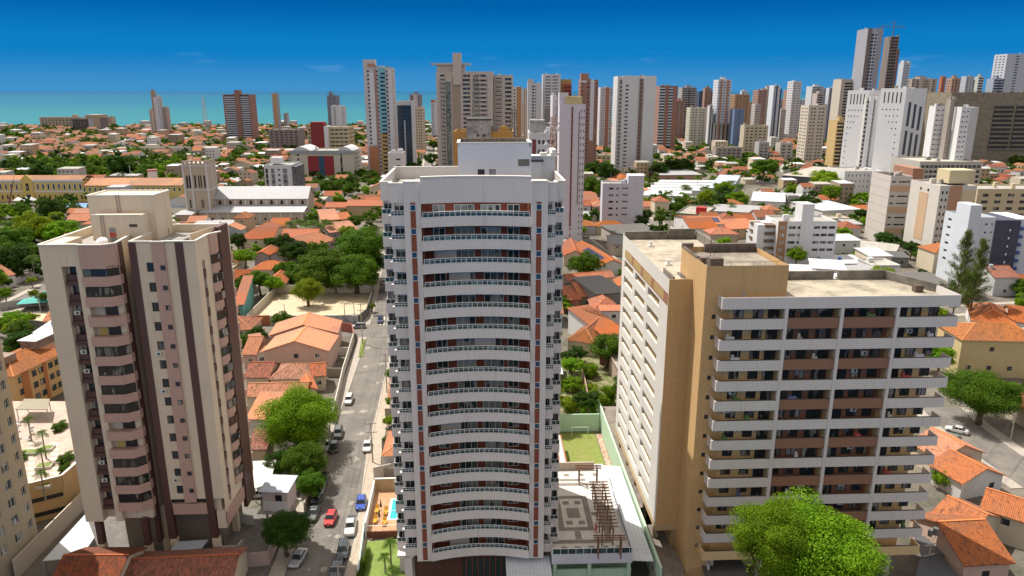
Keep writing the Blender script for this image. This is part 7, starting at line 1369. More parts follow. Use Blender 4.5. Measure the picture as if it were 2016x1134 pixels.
for u, v, r_, h, lab in ((768, 1068, 18, 4.2, 'taller garden palm below the pool deck'), (757, 1095, 15, 3.2, 'middle garden palm on the small lawn'), (772, 1120, 15, 2.6, 'lowest garden palm, at the bottom edge')): PP(u, v, r_, lab, h)
for u, v, r_, h, lab in ((1374, 348, 10, 11, 'tall palm rising over the market roofs'), (1350, 368, 13, 7, 'palm at the front of the market roofs'), (1316, 380, 14, 8, 'yellowish palm left of the round green pair'), (1362, 392, 14, 7, 'palm left of the round yellow green tree'), (1440, 360, 14, 8, 'left one of two yellow palms in the right district'), (1456, 366, 13, 8, 'right one of two yellow palms in the right district'), (1440, 402, 11, 7, 'small yellow palm below the two yellow palms'), (1388, 370, 12, 8, 'palm behind the round green tree'), (62, 508, 18, 9, 'palm among the park trees left of the beige tower'), (16, 440, 18, 9, 'palm at the left edge of the park'), (1530, 350, 8, 6, 'small palm by the right district street'), (733, 600, 7, 3.5, 'short palm at the corner of the sandy lot')): PP(u, v, r_, lab, h)

# ================================================================ close surroundings of the towers
def wallP(pts, h, c, label, t=.22, z0=0, name='boundary_wall', m=None):
    w_ = [P(*p) if len(p) == 2 else P(p[0], p[1], p[2]) for p in pts]; x, y = w_[0].x, w_[0].y; T = tag(MB(), None) if False else None
    b = MB()
    for a, c_ in zip(w_, w_[1:]): b.wallseg((a.x - x, a.y - y), (c_.x - x, c_.y - y), z0, h, t)
    o = b.build(name, m or (c if not isinstance(c, tuple) else wall(c, .5)), None, (x, y, 0)); tag(o, label, 'wall'); return o
def sheetP(pts, z, name, m, label=None, cat=None, t=.12, kind=None, posts=False):
    w_ = [P(u, v, z) for u, v in pts]; cx = sum(p.x for p in w_) / len(w_); cy = sum(p.y for p in w_) / len(w_)
    a2 = sum(w_[i].x * w_[(i + 1) % len(w_)].y - w_[(i + 1) % len(w_)].x * w_[i].y for i in range(len(w_)))
    if a2 < 0: w_ = w_[::-1]
    b = MB(); b.prism([(p.x - cx, p.y - cy) for p in w_], z - t, z)
    if posts:
        T = empty(name, (cx, cy, 0), 0, label, cat); b.build('roof_sheet', m, T)
        for p in w_: q = MB(); q.tube(((p.x - cx) * .93, (p.y - cy) * .93, 0), ((p.x - cx) * .93, (p.y - cy) * .93, z - t), .09, .09, 6); q.build('post', metal_m, T)
        return T
    o = b.build(name, m, None, (cx, cy, 0))
    return struct(o) if kind else tag(o, label, cat)
# the podium terrace right of the curved tower
DK = speck((.66, .63, .58), (.58, .55, .50), 1.2); DB = speck((.22, .19, .165), (.28, .24, .21), 2); GRN = wall((.46, .62, .46), .35)
T = empty('podium_terrace', (5.7, 90.3, 0), R(2.0), 'paved roof terrace with brown pattern on the podium right of the curved tower', 'terrace')
b = MB(); b.box(0, 11.3, .3, 24.2, 5.2, 6); b.build('deck', DK, T)
b = MB(); b.box(0, 11.6, 0, .3, 4.6, 6.15); b.box(11.3, 11.6, .3, 24.2, 5.0, 6.15); b.build('edge_beam', wall((.60, .60, .66), .2), T)
for x0, x1, y0, y1, w_ in ((.3, 9.2, 2.8, 19.8, .9), (1.6, 7.0, 6.0, 15.8, .9)):
    b = MB(); b.box(x0, x1, y0, y0 + w_, 6, 6.012); b.box(x0, x1, y1 - w_, y1, 6, 6.012); b.box(x0, x0 + w_, y0 + w_, y1 - w_, 6, 6.012); b.box(x1 - w_, x1, y0 + w_, y1 - w_, 6, 6.012); b.build('inlay', DB, T)
for x, y, s, s2 in ((3.3, 9.4, 2.0, 2.8), (2.9, 7.6, 1, 1), (4.8, 7.6, 1, 1), (2.9, 13.2, 1, 1), (4.8, 13.2, 1, 1), (3.9, 3.8, .9, 2.1), (7.1, 10, 1.1, .9), (1.5, 20.4, 6, .8), (1.5, 1.2, .9, .9), (3.5, 1.2, .9, .9), (5.5, 1.2, .9, .9), (7.5, 1.2, .9, .9), (9.5, 1.2, .9, .9), (1.5, 22, .9, .9), (4, 22, .9, .9), (6.5, 22, .9, .9), (9, 22, .9, .9), (8.8, 6, 1, 12)):
    b = MB(); b.box(x, x + s, y, y + s2, 6, 6.014); b.build('inlay', DB, T)
b = MB(); [b.box(x, x + .06, .1, .16, 6.15, 7.0) for x in np.arange(.1, 11.4, 1.1)]; b.box(.1, 11.5, .08, .18, 7, 7.06); [b.box(11.42, 11.48, y, y + .06, 6.15, 7.0) for y in np.arange(.2, 16, 1.2)]; b.box(11.4, 11.5, .2, 16, 7, 7.06); rl = b.build('railing', frame_w, T)
b = MB(); b.quad((.1, .13, 6.15), (11.4, .13, 6.15), (11.4, .13, 6.98), (.1, .13, 6.98)); b.quad((11.45, .2, 6.15), (11.45, 16, 6.15), (11.45, 16, 6.98), (11.45, .2, 6.98)); b.build('glass_panel', greenglass, rl)
b = MB(); b.box(0, 9.5, 24.2, 24.5, 5, 7.4); b.build('back_wall', wall((.46, .38, .30), .4), T)
b = MB(); b.box(0, 11.6, .6, .9, 0, 3.2); [b.box(x, x + .5, .1, .6, 0, 4.6) for x in (.2, 5.2, 10.9)]; b.box(0, 11.6, 3, 24, 0, 5.1); b.build('podium_wall', GRN, T)
WD = plain((.20, .10, .06), .7)
def pergola(x, y, w_, d_, h, label, z=6.01, n=8, rz=0):
    o = empty('pergola', (x, y, z), rz, label, 'pergola')
    for a in (0, w_):
        k = max(2, int(d_ / 3) + 1)
        for i in range(k): b = MB(); yy = d_ * i / (k - 1); b.box(a - .09, a + .09, yy - .09, yy + .09, 0, h); b.build('post', WD, o)
        b = MB(); b.box(a - .07, a + .07, -.4, d_ + .4, h, h + .2); b.build('beam', WD, o)
    for i in range(n): b = MB(); yy = d_ * i / (n - 1); b.box(-.7, w_ + .7, yy - .05, yy + .05, h + .2, h + .36); b.build('slat', WD, o)
A = P(1190, 1040, 8.8)
pergola(A.x - .3, A.y, 1.6, 12.5, 2.8, 'long brown wooden pergola on the podium terrace', n=15)
A = P(1178, 1062, 8.8); pergola(A.x, A.y - .5, 3.2, 1.0, 2.8, 'small brown wooden gateway at the front of the podium terrace', n=3)
A = P(1141, 925, 8.8); pergola(A.x, A.y, 3.0, 1.0, 2.8, 'small brown wooden gateway at the back of the podium terrace', n=3)
T = empty('metal_canopy', (17.4, 90.6, 0), R(2.0), 'long white corrugated canopy between the podium terrace and the green wall', 'canopy')
b = MB(); b.hexa([(0, .5, 4.6), (3.1, .5, 4.4), (3.1, 28, 4.4), (0, 28, 4.6), (0, .5, 4.72), (3.1, .5, 4.52), (3.1, 28, 4.52), (0, 28, 4.72)]); b.hexa([(-7.5, 24.8, 4.9), (0, 24.8, 4.65), (0, 28.5, 4.65), (-7.5, 28, 4.9), (-7.5, 24.8, 5.02), (0, 24.8, 4.77), (0, 28.5, 4.77), (-7.5, 28, 5.02)]); b.build('roof_sheet', sheet((.66, .70, .74), .6), T)
for y in range(1, 28, 5): b = MB(); b.box(2.7, 2.85, y, y + .15, 0, 4.4); b.build('post', metal_m, T)
o = MB(); o.box(0, .35, 0, 58, 0, 5.0); o = o.build('garden_wall', GRN, None, (20.9, 89, 0), R(2.2)); tag(o, 'long pale green wall running back between the podium and the tan slab tower', 'wall')
o = MB(); o.box(0, 8.6, 0, .3, 0, 4.0); o = o.build('garden_wall', GRN, None, (9.9, 141.5, 0), R(2)); tag(o, 'pale green wall at the far end of the small football lawn', 'wall')
GRS = speck((.16, .20, .03), (.22, .25, .05), 1.6, c3=(.24, .22, .07))
b = MB(); b.box(0, 8.0, 0, 18.4, 0, .08); o = b.build('lawn', GRS, None, (10.2, 122.5, 0), R(2)); o['kind'] = 'structure'
b = MB(); b.box(0, 1.1, 0, 18, 0, .1); struct(b.build('path', speck((.50, .42, .32), (.35, .16, .10), .8), None, (18.35, 122.5, 0), R(2)))
for (gx, gy), lab in (((12.5, 139.2), 'white goal frame at the far end of the small lawn'), ((13.0, 123.3), 'white goal frame at the near end of the small lawn')):
    T = empty('football_goal', (gx, gy, 0), R(2), lab, 'goal'); b = MB(); b.tube((0, 0, 0), (0, 0, 2.2), .06); b.tube((3.4, 0, 0), (3.4, 0, 2.2), .06); b.tube((0, 0, 2.2), (3.4, 0, 2.2), .06); b.build('frame', frame_w, T)
T = empty('shed_house', (6.5, 119.5, 0), R(2), 'small orange roofed outbuilding between the curved tower and the small lawn', 'house'); b = MB(); b.box(0, 3.6, 0, 14, 0, 3.2); b.build('wall', wall((.6, .58, .52), .5), T); b = MB(); b.hexa([(-.2, -.3, 3.2), (3.9, -.3, 2.9), (3.9, 14.3, 2.9), (-.2, 14.3, 3.9), (-.2, -.3, 3.4), (3.9, -.3, 3.1), (3.9, 14.3, 3.1), (-.2, 14.3, 4.1)]); b.build('roof', clay(ORANGE, .1), T)
sheetP(((1180, 800), (1214, 800), (1262, 900), (1288, 990), (1252, 1003), (1232, 930), (1205, 862)), 3.6, 'lane_roof', concrete((.24, .20, .17), .6), 'brown weathered roof strip between green wall and the white wing of the slab', 'roof')
sheetP(((1262, 1035), (1300, 1030), (1345, 1110), (1350, 1150), (1290, 1150)), 2.5, 'lane_roof', concrete((.24, .20, .17), .6), 'dark concrete roof at the foot of the tan stair tower', 'roof')
sheetP(((1378, 1102), (1460, 1100), (1480, 1150), (1392, 1150)), 3.2, 'annex_roof', concrete((.10, .095, .09), .5), 'dark flat annex roof with a white edge in front of the tiled slab', 'roof')
wallP(((1372, 1102), (1392, 1160)), 4.0, (.6, .6, .64), 'white edge wall of the dark annex in front of the tiled slab')
sheetP(((1810, 1100), (1850, 1090), (1900, 1150), (1800, 1150)), 3.0, 'annex_roof', plain((.05, .055, .06), .6), 'dark roof at the lower right foot of the tiled slab', 'roof')
sheetP(((1800, 1058), (1852, 1050), (1890, 1090), (1815, 1096)), 2.6, 'carport_roof', sheet((.10, .10, .11), 1), 'dark carport roof below the right end of the tiled slab', 'roof')
# overgrown yard walls and ground
sheetP(((1105, 850), (1220, 850), (1215, 690), (1100, 700)), .05, 'yard_ground', speck((.10, .13, .03), (.30, .24, .15), .5, c3=(.08, .11, .02)), t=.04, kind=1)
wallP(((1132, 705), (1150, 760), (1158, 800)), 2.6, (.40, .28, .2), 'crooked ruined wall through the overgrown yard'); wallP(((1215, 720), (1218, 800)), 3, (.44, .22, .10), 'brick wall at the right side of the overgrown yard'); wallP(((1180, 718), (1214, 720)), 3, (.22, .11, .07), 'dark ruined brick wall in the overgrown yard')
dish('white satellite dish on the roof edge beyond the right side of the curved tower', (8.0 + 1.6, 117, 17), .3, .9) if False else None
# pool deck and garden left of the tower
T = empty('pool_terrace', (P(722, 1046, 1.2).x, P(722, 1046, 1.2).y, 0), R(4), 'brown tiled pool deck with turquoise pool and white wall left of the curved tower', 'terrace')
b = MB(); b.box(0, 9.5, 0, 12.5, 0, 1.2); b.build('deck', speck((.46, .25, .13), (.52, .30, .17), 1.5), T)
b = MB(); b.box(3.0, 9.4, 2.9, 9.6, 1.2, 1.24); b.build('pool_edge', COPE, T); b = MB(); b.box(3.4, 9.3, 3.3, 9.2, 1.24, 1.28); b.build('pool_water', plain((.02, .42, .46), .08), T); b = MB(); b.box(3.4, 9.3, 5.4, 5.8, 1.28, 1.33); b.build('pool_step', plain((.2, .55, .55), .3), T)
b = MB(); b.box(0, 9.5, 12.5, 12.8, 0, 3.4); b.build('stone_wall', speck((.50, .36, .20), (.40, .27, .14), 4), T); b = MB(); b.box(-.05, 9.5, 12.45, 12.85, 3.4, 3.5); b.build('coping', COPE, T)
b = MB(); b.box(-.3, 0, -.3, 12.8, 0, 3.0); b.build('white_wall', wall((.62, .62, .60), .2), T); b = MB(); b.box(0, 9, -.25, 0, 0, 1.2); b.build('brick_front', speck((.20, .07, .04), (.14, .05, .03), 3), T)
b = MB(); [b.box(x, x + .05, -.1, -.05, 1.2, 2.2) for x in np.arange(.1, 8, 1.2)]; b.box(.1, 8, -.12, -.03, 2.2, 2.25); b.build('railing', frame_w, T)
UF = plain((.62, .30, .02), .8); UD = plain((.06, .06, .07), .8)
for k, (u, v) in enumerate(((750, 1000), (747, 1020))):
    A = P(u, v, 2.2); o = empty('sun_umbrella', (A.x, A.y, 1.25), 0, 'folded dark umbrella over yellow chairs on the pool deck, ' + ('the one nearer the stone wall', 'the one nearer the camera')[k], 'umbrella'); b = MB(); b.tube((0, 0, 0), (0, 0, 2.6), .03); b.build('pole', metal_m, o); b = MB(); b.tube((0, 0, 1.2), (0, 0, 2.5), .22, .04, 8); b.build('folded_canopy', UD, o)
    for s in (-1, 1):
        c = empty('deck_chair', (A.x + .8 * s, A.y - .3 * s, 1.25), 0, ('left', 'right')[s > 0] + ' yellow deck chair under the umbrella ' + ('nearer the stone wall', 'nearer the camera')[k], 'chair'); b = MB(); b.box(-.3, .3, -.6, .5, .3, .38); b.build('seat', UF, c); b = MB(); b.hexa([(-.3, .5, .3), (.3, .5, .3), (.3, .9, .9), (-.3, .9, .9), (-.3, .5, .38), (.3, .5, .38), (.3, .85, .95), (-.3, .85, .95)]); b.build('backrest', UF, c)
        for lx in (-.26, .22):
            for ly in (-.55, .4): b = MB(); b.box(lx, lx + .04, ly, ly + .04, 0, .3); b.build('leg', frame_w, c)
o = sheetP(((722, 1066), (800, 1060), (800, 1150), (706, 1150)), .25, 'lawn', speck((.14, .21, .03), (.20, .27, .05), 2.5), t=.2, kind=1)
wallP(((719, 1036), (706, 1140)), 1.6, (.50, .60, .58), 'low pale glazed garden wall along the pavement below the pool deck'); wallP(((736, 945), (800, 930)), 2.6, (.55, .50, .46), 'pale beige ramp wall above the pool deck'); wallP(((752, 888), (800, 880)), 2.2, (.38, .34, .30), 'grey wall beside the curved tower above the steps')
T = empty('hedge', (P(722, 1090).x + .3, P(722, 1090).y - 4, 0), 0, 'narrow clipped hedge inside the garden wall', 'hedge'); c = bpy.data.objects.new('foliage', crowns('mid')[0][0]); col.objects.link(c); c.parent = T; c.scale = (.8, 6, 1.2); c.location = (0, 0, 1.0)
for k in range(6): A = P(784 - k * .5, 905 + k * 4.4); b = MB(); b.box(-2.2, 2.2, -.12, .12, 0, .25); struct(b.build('step', concrete((.14, .12, .10)), None, (A.x, A.y, .03 + .02 * k)))
b = MB(); vg = [P(u, v) for u, v in ((705, 706), (715, 702), (720, 668), (712, 668))]; b.quad(*[(p.x, p.y, .15) for p in vg]); struct(b.build('grass_verge', speck((.12, .17, .02), (.2, .22, .05), 2)))
# guard house, canopies, walls at the beige tower
A = P(519, 1003, 2.6); T = empty('guard_house', (A.x, A.y, 0), R(-4), 'small white guard house with blue grey sheet roof beside the street trees', 'hut')
b = MB(); b.box(0, 4.2, 0, 4.0, 2.4, 6.0); b.build('wall', wall((.52, .44, .42), .3), T); b = MB(); b.box(.0, 4.2, -.03, -.005, 2.4, 4.2); b.build('white_panel', WHT, T); b = MB(); b.hexa([(-.4, -.4, 6.0), (4.6, -.4, 6.0), (4.6, 4.4, 6.5), (-.4, 4.4, 6.5), (-.4, -.4, 6.15), (4.6, -.4, 6.15), (4.6, 4.4, 6.65), (-.4, 4.4, 6.65)]); b.build('roof', sheet((.42, .46, .52), .5), T)
b = MB(); b.box(2.2, 3.3, -.06, -.03, 4.3, 5.4); b.build('window', gld, T); b = MB(); [b.box(x, x + .3, y, y + .3, 0, 2.4) for x in (.2, 3.7) for y in (.2, 3.5)]; b.build('pillar', wall((.5, .4, .38)), T); b = MB(); b.box(-.8, 5, -.8, 4.2, 2.2, 2.4); b.build('floor_slab', concrete(), T)
sheetP(((497, 908), (545, 905), (530, 952), (500, 962)), 3.0, 'parking_canopy', sheet((.60, .58, .54), .5), 'pale corrugated parking canopy behind the guard house', 'canopy', posts=True)
sheetP(((84, 1104), (160, 1096), (186, 1058), (168, 1012)), 3.0, 'parking_canopy', sheet((.52, .54, .56), .5), 'wide white sheet canopy at the left foot of the beige tower', 'canopy', posts=True)
sheetP(((348, 1066), (410, 1062), (397, 1079), (334, 1086)), 3.0, 'parking_canopy', sheet((.40, .43, .48), .6), 'grey blue sheet canopy in front of the beige tower', 'canopy', posts=True)
sheetP(((86, 1150), (188, 1005), (520, 1000), (560, 1020), (520, 1150)), .03, 'courtyard', speck((.13, .12, .11), (.18, .165, .15), 1.2), t=.02, kind=1)
wallP(((32, 1140), (150, 1018), (182, 985)), 3.2, (.48, .42, .36), 'long side wall left of the beige tower'); wallP(((424, 1098), (470, 1096), (480, 1083)), 2.0, (.38, .32, .28), 'low brown wall in front of the beige tower'); wallP(((465, 1120), (530, 1112), (545, 1075), (553, 1040)), 2.4, (.46, .34, .30), 'pinkish wall along the left pavement at the bottom')
wallP(((470, 1030), (500, 1034)), 1.8, (.5, .5, .48), 'white gate wall beside the guard house'); wallP(((600, 1010), (618, 945), (640, 880), (650, 850)), 2.0, (.40, .36, .28), 'low wall under the street trees on the left pavement')
wallP(((655, 835), (664, 795), (676, 742), (688, 702), (697, 672)), 2.6, (.58, .54, .47), 'pale boundary wall of the pink gable house along the street'); wallP(((642, 742), (676, 742)), 2.4, (.34, .30, .25), 'stained cross wall of the front yard by the street'); wallP(((652, 700), (688, 700)), 2.4, (.6, .58, .52), 'white cross wall of the front yard by the street')
wallP(((661, 650), (694, 655), (697, 672)), 2.8, (.34, .12, .09), 'rust red curved wall at the street corner')
# sandy lot
sheetP(((497, 624), (545, 578), (731, 578), (719, 618), (640, 622)), .04, 'sandy_lot', speck((.60, .49, .34), (.52, .41, .27), .5, c3=(.36, .28, .18)), t=.03, kind=1)
wallP(((487, 636), (541, 582), (543, 578)), 2.8, (.58, .52, .44), 'pale wall on the left side of the sandy lot'); wallP(((543, 577), (660, 577)), 3.0, (.56, .52, .46), 'stained white wall behind the sandy lot, left part'); wallP(((664, 577), (734, 577)), 3.0, (.64, .62, .58), 'clean white wall behind the sandy lot, right part'); wallP(((736, 577), (729, 603), (722, 626), (705, 640)), 3.0, (.13, .125, .12), 'dark curved wall on the street side of the sandy lot')
wallP(((487, 641), (496, 641)), 3.4, (.5, .5, .5), 'short grey wall by the teal house'); wallP(((497, 641), (533, 640)), 3.2, (.34, .13, .06), 'rust brown panelled wall section in front of the sandy lot'); wallP(((534, 641), (684, 640), (703, 641)), 3.2, speck((.40, .42, .42), (.16, .17, .17), .5), 'grey patched wall in front of the sandy lot')
# left terrace with its palms
TANW = wall((.50, .33, .16), .35); w_ = [P(u, v, 6) for u, v in ((37, 971), (123, 950), (155, 922), (150, 790), (-20, 790), (-10, 971))]; cx, cy = w_[1].x, w_[1].y
T = empty('podium_terrace', (cx, cy, 0), 0, 'sunlit paved terrace with planters behind a tan parapet at left edge', 'terrace'); pl = [(p.x - cx, p.y - cy) for p in w_]
b = MB(); b.prism(pl, 0, 5.9); b.build('podium_wall', TANW, T); b = MB(); b.prism([(x * .999, y) for x, y in pl], 5.9, 6.02); b.build('deck', speck((.44, .34, .27), (.50, .40, .33), 1.2), T)
for i in (0, 1): b = MB(); b.wallseg(pl[i], pl[i + 1], 5.0, 7.3, .3); b.build('parapet', TANW, T); b = MB(); b.wallseg(pl[i], pl[i + 1], 7.3, 7.42, .42); b.build('coping', COPE, T)
for zz in (3.6, .9): b = MB(); a, c = Vector(pl[0]), Vector(pl[1]); d = (c - a); n_ = Vector((d.y, -d.x)).normalized() * .05; b.wallseg(a + n_ + d * .03, c + n_ - d * .03, zz, zz + .7, .14); b.build('dark_opening', plain((.015, .015, .015), .5), T)
def deckP(u, v): p = P(u, v, 6.02); return p.x - cx, p.y - cy
for u0, u1 in ((55, 68), (99, 115)):
    for k in range(8): v = 872 + k * 9.5; b = MB(); pts = [deckP(u0 + (k * .0), v + 6), deckP(u1, v + 6), deckP(u1, v), deckP(u0, v)]; b.quad(*[(x, y, 6.035) for x, y in pts]); b.build('inlay', plain((.66, .60, .46), .8), T)
for k, (u, v, w1) in enumerate(((57, 893, 3.2), (92, 885, 2.4), (88, 920, 2.6), (80, 958, 3.4))):
    x, y = deckP(u, v); o = empty('planter', (x + cx, y + cy, 6.02), .15, ('first', 'second', 'third', 'fourth')[k] + ' white edged planter on the left terrace, counted from the back', 'planter', 'planters on the left terrace'); b = MB(); b.box(-w1 / 2, w1 / 2, -.9, .9, 0, .5); b.build('box', wall((.56, .52, .46)), o); b = MB(); b.box(-w1 / 2 + .2, w1 / 2 - .2, -.7, .7, .5, .56); b.build('grass', speck((.14, .19, .03), (.18, .24, .04), 4), o)
for k, (u, v) in enumerate(((36, 838), (36, 850), (38, 864), (62, 842), (64, 854), (57, 867))):
    x, y = deckP(u, v); c = empty('garden_chair', (x + cx, y + cy, 6.02), k * .9, ('top left', 'middle left', 'bottom left', 'top right', 'middle right', 'bottom right')[k] + ' white chair of the sitting group on the left terrace', 'chair', 'white chairs on the left terrace'); b = MB(); b.box(-.3, .3, -.3, .3, .38, .45); b.build('seat', WHT, c); b = MB(); b.box(-.3, .3, .26, .32, .45, 1.0); b.build('backrest', WHT, c)
    for lx in (-.28, .22):
        for ly in (-.28, .22): b = MB(); b.box(lx, lx + .06, ly, ly + .06, 0, .38); b.build('leg', WHT, c)
sheetP(((30, 806), (94, 806), (98, 785), (48, 785)), 8.6, 'parking_canopy', sheet((.26, .22, .15), 1), 'brown tiled canopy at the back of the left terrace', 'canopy', posts=True)
for u, v, s in ((37, 905, 1.5), (130, 905, 1.6), (128, 925, 1.2), (118, 842, 1.6)):
    p = P(u, v, 6.4); T2 = empty('shrub', (p.x, p.y, 6), 0, 'clipped green shrub bed on the left terrace ' + {37: 'beside the glass tower', 130: 'nearest the beige tower', 128: 'at the tan parapet corner', 118: 'by the curved white edge'}[u], 'shrub'); c = bpy.data.objects.new('foliage', crowns('mid')[1][0]); col.objects.link(c); c.parent = T2; c.scale = (s, s * 1.6, s * .9); c.location = (0, 0, .6)
# beige curved tower cut by the left edge
T = empty('apartment_tower', (-74.5, 98, 0), 0, 'beige rounded tower with dark windows cut by the left edge of the photo', 'apartment tower'); b = MB(); w_ = []
BE2 = wall((.38, .33, .25), .5); pts = [(-16, -14), (-4.5, -14), (-2.2, -12.5), (-.8, -10), (0, -6.5), (0, 0), (-.8, 3.5), (-3, 6), (-16, 6)]
for k in range(len(pts)):
    a, c = pts[k], pts[(k + 1) % len(pts)]; L_ = math.dist(a, c); hs = []
    if 0 < k < 8 or k == 0:
        n = max(1, int(L_ / 3))
        for f in range(13):
            for i in range(n): s = L_ * (i + .5) / n; hs.append((s - .75, s + .75, 4.2 + 2.9 * f, 5.7 + 2.9 * f))
    wall_wins(a, c, 0, 46, b, hs, lambda x, y: winmesh(x, y, 2, frame_w, glass((.02, .04, .06), .3), .05), w_, .2)
b.quad(*[(x, y, 45) for x, y in pts]); b.build('wall', BE2, T); add_windows(T, w_)
# left edge yard
sheetP(((-10, 640), (100, 632), (108, 618), (20, 616)), .04, 'sandy_yard', speck((.60, .48, .30), (.5, .4, .25), .5), t=.03, kind=1)
wallP(((0, 612), (50, 604), (100, 602)), 2.8, (.34, .32, .29), 'grey stained wall behind the sandy yard at left'); wallP(((0, 655), (70, 650), (112, 655)), 3.2, (.24, .23, .22), 'dark grey wall in front of the sandy yard at left'); wallP(((0, 575), (40, 556), (90, 535)), 2.4, (.55, .54, .52), 'white wall along the left street')
TC = plain((.02, .34, .30), .7)
for (u, v, s), lab in (((68, 590, 4.5), 'larger teal pyramid tent by the left street'), ((90, 578, 2.6), 'small teal tent close to the beige tower')):
    p = P(u, v, 3); o = empty('canopy_tent', (p.x, p.y, 0), .3, lab, 'tent'); b = MB(); c = [(-s, -s * .7, 2.6), (s, -s * .7, 2.6), (s, s * .7, 2.6), (-s, s * .7, 2.6)]; [b.quad(c[i], c[(i + 1) % 4], (0, 0, 4.0)) for i in range(4)]; b.build('canopy', TC, o); [MB().tube((x * .95, y * .95, 0), (x * .95, y * .95, 2.6), .05).build('pole', metal_m, o) for x, y, z in c]
for k, u in enumerate((36, 50, 62)):
    p = P(u, 391, 4); o = empty('canopy_tent', (p.x, p.y, 0), 0, ('left', 'middle', 'right')[k] + ' one of three white tents before the yellow palace', 'tent', 'white tents before the palace'); b = MB(); s = 2.4; c = [(-s, -s, 3), (s, -s, 3), (s, s, 3), (-s, s, 3)]; [b.quad(c[i], c[(i + 1) % 4], (0, 0, 5.2)) for i in range(4)]; b.build('canopy', WHT, o); [MB().tube((x * .95, y * .95, 0), (x * .95, y * .95, 3), .06).build('pole', metal_m, o) for x, y, z in c]
sheetP(((130, 400), (360, 400), (360, 408), (120, 410)), .05, 'sports_court', plain((.16, .30, .55), .8), t=.04, kind=1)
p = P(16, 412); o = MB(); o.tube((0, 0, 0), (3.5, 4, 17), .5, .25, 6); o.tube((3.5, 4, 17), (4.2, 4.6, 20), .12, .08, 5); o = o.build('crane_boom', plain((.16, .05, .06), .7), None, (p.x, p.y, 0)); tag(o, 'dark red slanting crane boom before the yellow palace', 'crane')
p = P(301, 348, 14); o = empty('water_tower', (p.x, p.y, 0), .3, 'small pale water tower on legs behind the long orange roofed wing', 'water tower'); b = MB(); b.box(-2.6, 2.6, -2.6, 2.6, 13, 18); b.build('tank', WHT, o); b = MB(); b.box(-3, 3, -3, 3, 18, 18.8); b.build('lid', plain((.3, .08, .06)), o); [MB().box(x, x + .6, y, y + .6, 0, 13).build('leg', WHT, o) for x in (-2.4, 1.8) for y in (-2.4, 1.8)]
p = P(265, 404); o = MB(); o.tube((0, 0, 0), (0, 0, 25), .25, .12, 6); o = o.build('flag_pole', frame_w, None, (p.x, p.y, 0)); tag(o, 'tall thin white pole in front of the long orange roofed wing', 'pole')

# ================================================================ poles and wires
POLES = {}
def pole(key, u, v, vt, label, arm=True, rz=0, lamp=False):
    A = P(u, v); h = max(4, ZV(vt, A.y)); T = empty('utility_pole', (A.x, A.y, 0), rz, label, 'pole'); b = MB(); b.tube((0, 0, 0), (0, 0, h), .16, .10, 8); b.build('post', pole_m, T)
    if arm:
        for z in (h - .2, h - 2.0): b = MB(); b.box(-1.1, 1.1, -.06, .06, z - .07, z + .07); [b.tube((x, 0, z), (x, 0, z + .3), .05, .03, 5) for x in (-1, -.4, .4, 1)]; b.build('crossarm', pole_m, T)
    if lamp: b = MB(); b.tube((0, 0, h - .5), (-1.8, 0, h), .04); b.box(-2.4, -1.7, -.12, .12, h - .08, h + .04); b.build('lamp_arm', metal_m, T)
    POLES[key] = (A.x, A.y, h, rz)
pole('a', 762, 774, 696, 'concrete utility pole on the right pavement, upper one by the curved tower'); pole('b', 734, 911, 832, 'utility pole on the right pavement beside the white parked car', lamp=True); pole('c', 668, 1160, 1120, 'utility pole at the bottom edge with a wide crossarm'); pole('d', 714, 677, 598, 'thin pole at the corner of the grass verge'); pole('e', 762, 560, 505, 'distant pole up the street past the crossing')
pole('f', 1989, 868, 812, 'concrete pole beside the right street under the large tree', rz=.7); pole('g', 1823, 1128, 1070, 'pole with transformer at the right foot of the tiled slab', rz=.3); pole('h', 561, 622, 598, 'short pole inside the sandy lot', arm=False); pole('i', 679, 622, 600, 'pole at the right side of the sandy lot', arm=False); pole('j', 698, 628, 593, 'taller pole near the street end of the sandy lot', arm=False)
pole('k', 1342, 478, 445, 'pole behind the slab roof beside the sloping street', rz=.6); pole('l', 1360, 492, 452, 'second pole along the sloping street behind the slab', rz=.6); pole('m', 1318, 452, 415, 'tall lamp pole near the olive grey block', lamp=True); pole('n', 632, 905, 860, 'lamp pole rising through the dark street trees', lamp=True, arm=False); pole('o', 1212, 480, 452, 'pole by the dark roof complex behind the white wing', rz=.3); pole('p', 80, 612, 580, 'thin pole by the left street tents', arm=False)
b = MB(); b.tube((.5, 0, 6.5), (.5, 0, 7.6), .38, .38, 10); b.tube((-.5, 0, 6.5), (-.5, 0, 7.5), .33, .33, 10)
for o in bpy.data.objects:
    if o.get('label', '').startswith('pole with transformer'): b.build('transformer', metal_m, o)
def wires(k0, k1, label, n=3):
    x0, y0, h0, r0 = POLES[k0]; x1, y1, h1, r1 = POLES[k1]; T = empty('power_line', (x0, y0, h0), 0, label, 'power line')
    for i in range(n):
        o_ = (-1 + 2 * i / (n - 1)); a = Vector((o_ * math.cos(r0), o_ * math.sin(r0), .1)); c = Vector((x1 - x0 + o_ * math.cos(r1), y1 - y0 + o_ * math.sin(r1), h1 - h0 + .1)); pts = [a.lerp(c, t_ / 8) - Vector((0, 0, 1.0 * math.sin(math.pi * t_ / 8))) for t_ in range(9)]; MB().path(pts, .022, 4).build('wire', wire_m, T)
wires('d', 'a', 'wires crossing the street between the verge pole and the upper pole'); wires('a', 'b', 'wires along the right pavement between the upper and the middle pole'); wires('b', 'c', 'wires over the parked cars down to the bottom pole'); wires('e', 'a', 'wires running up the street beyond the crossing'); wires('f', 'g', 'wires from the right street pole to the transformer pole')
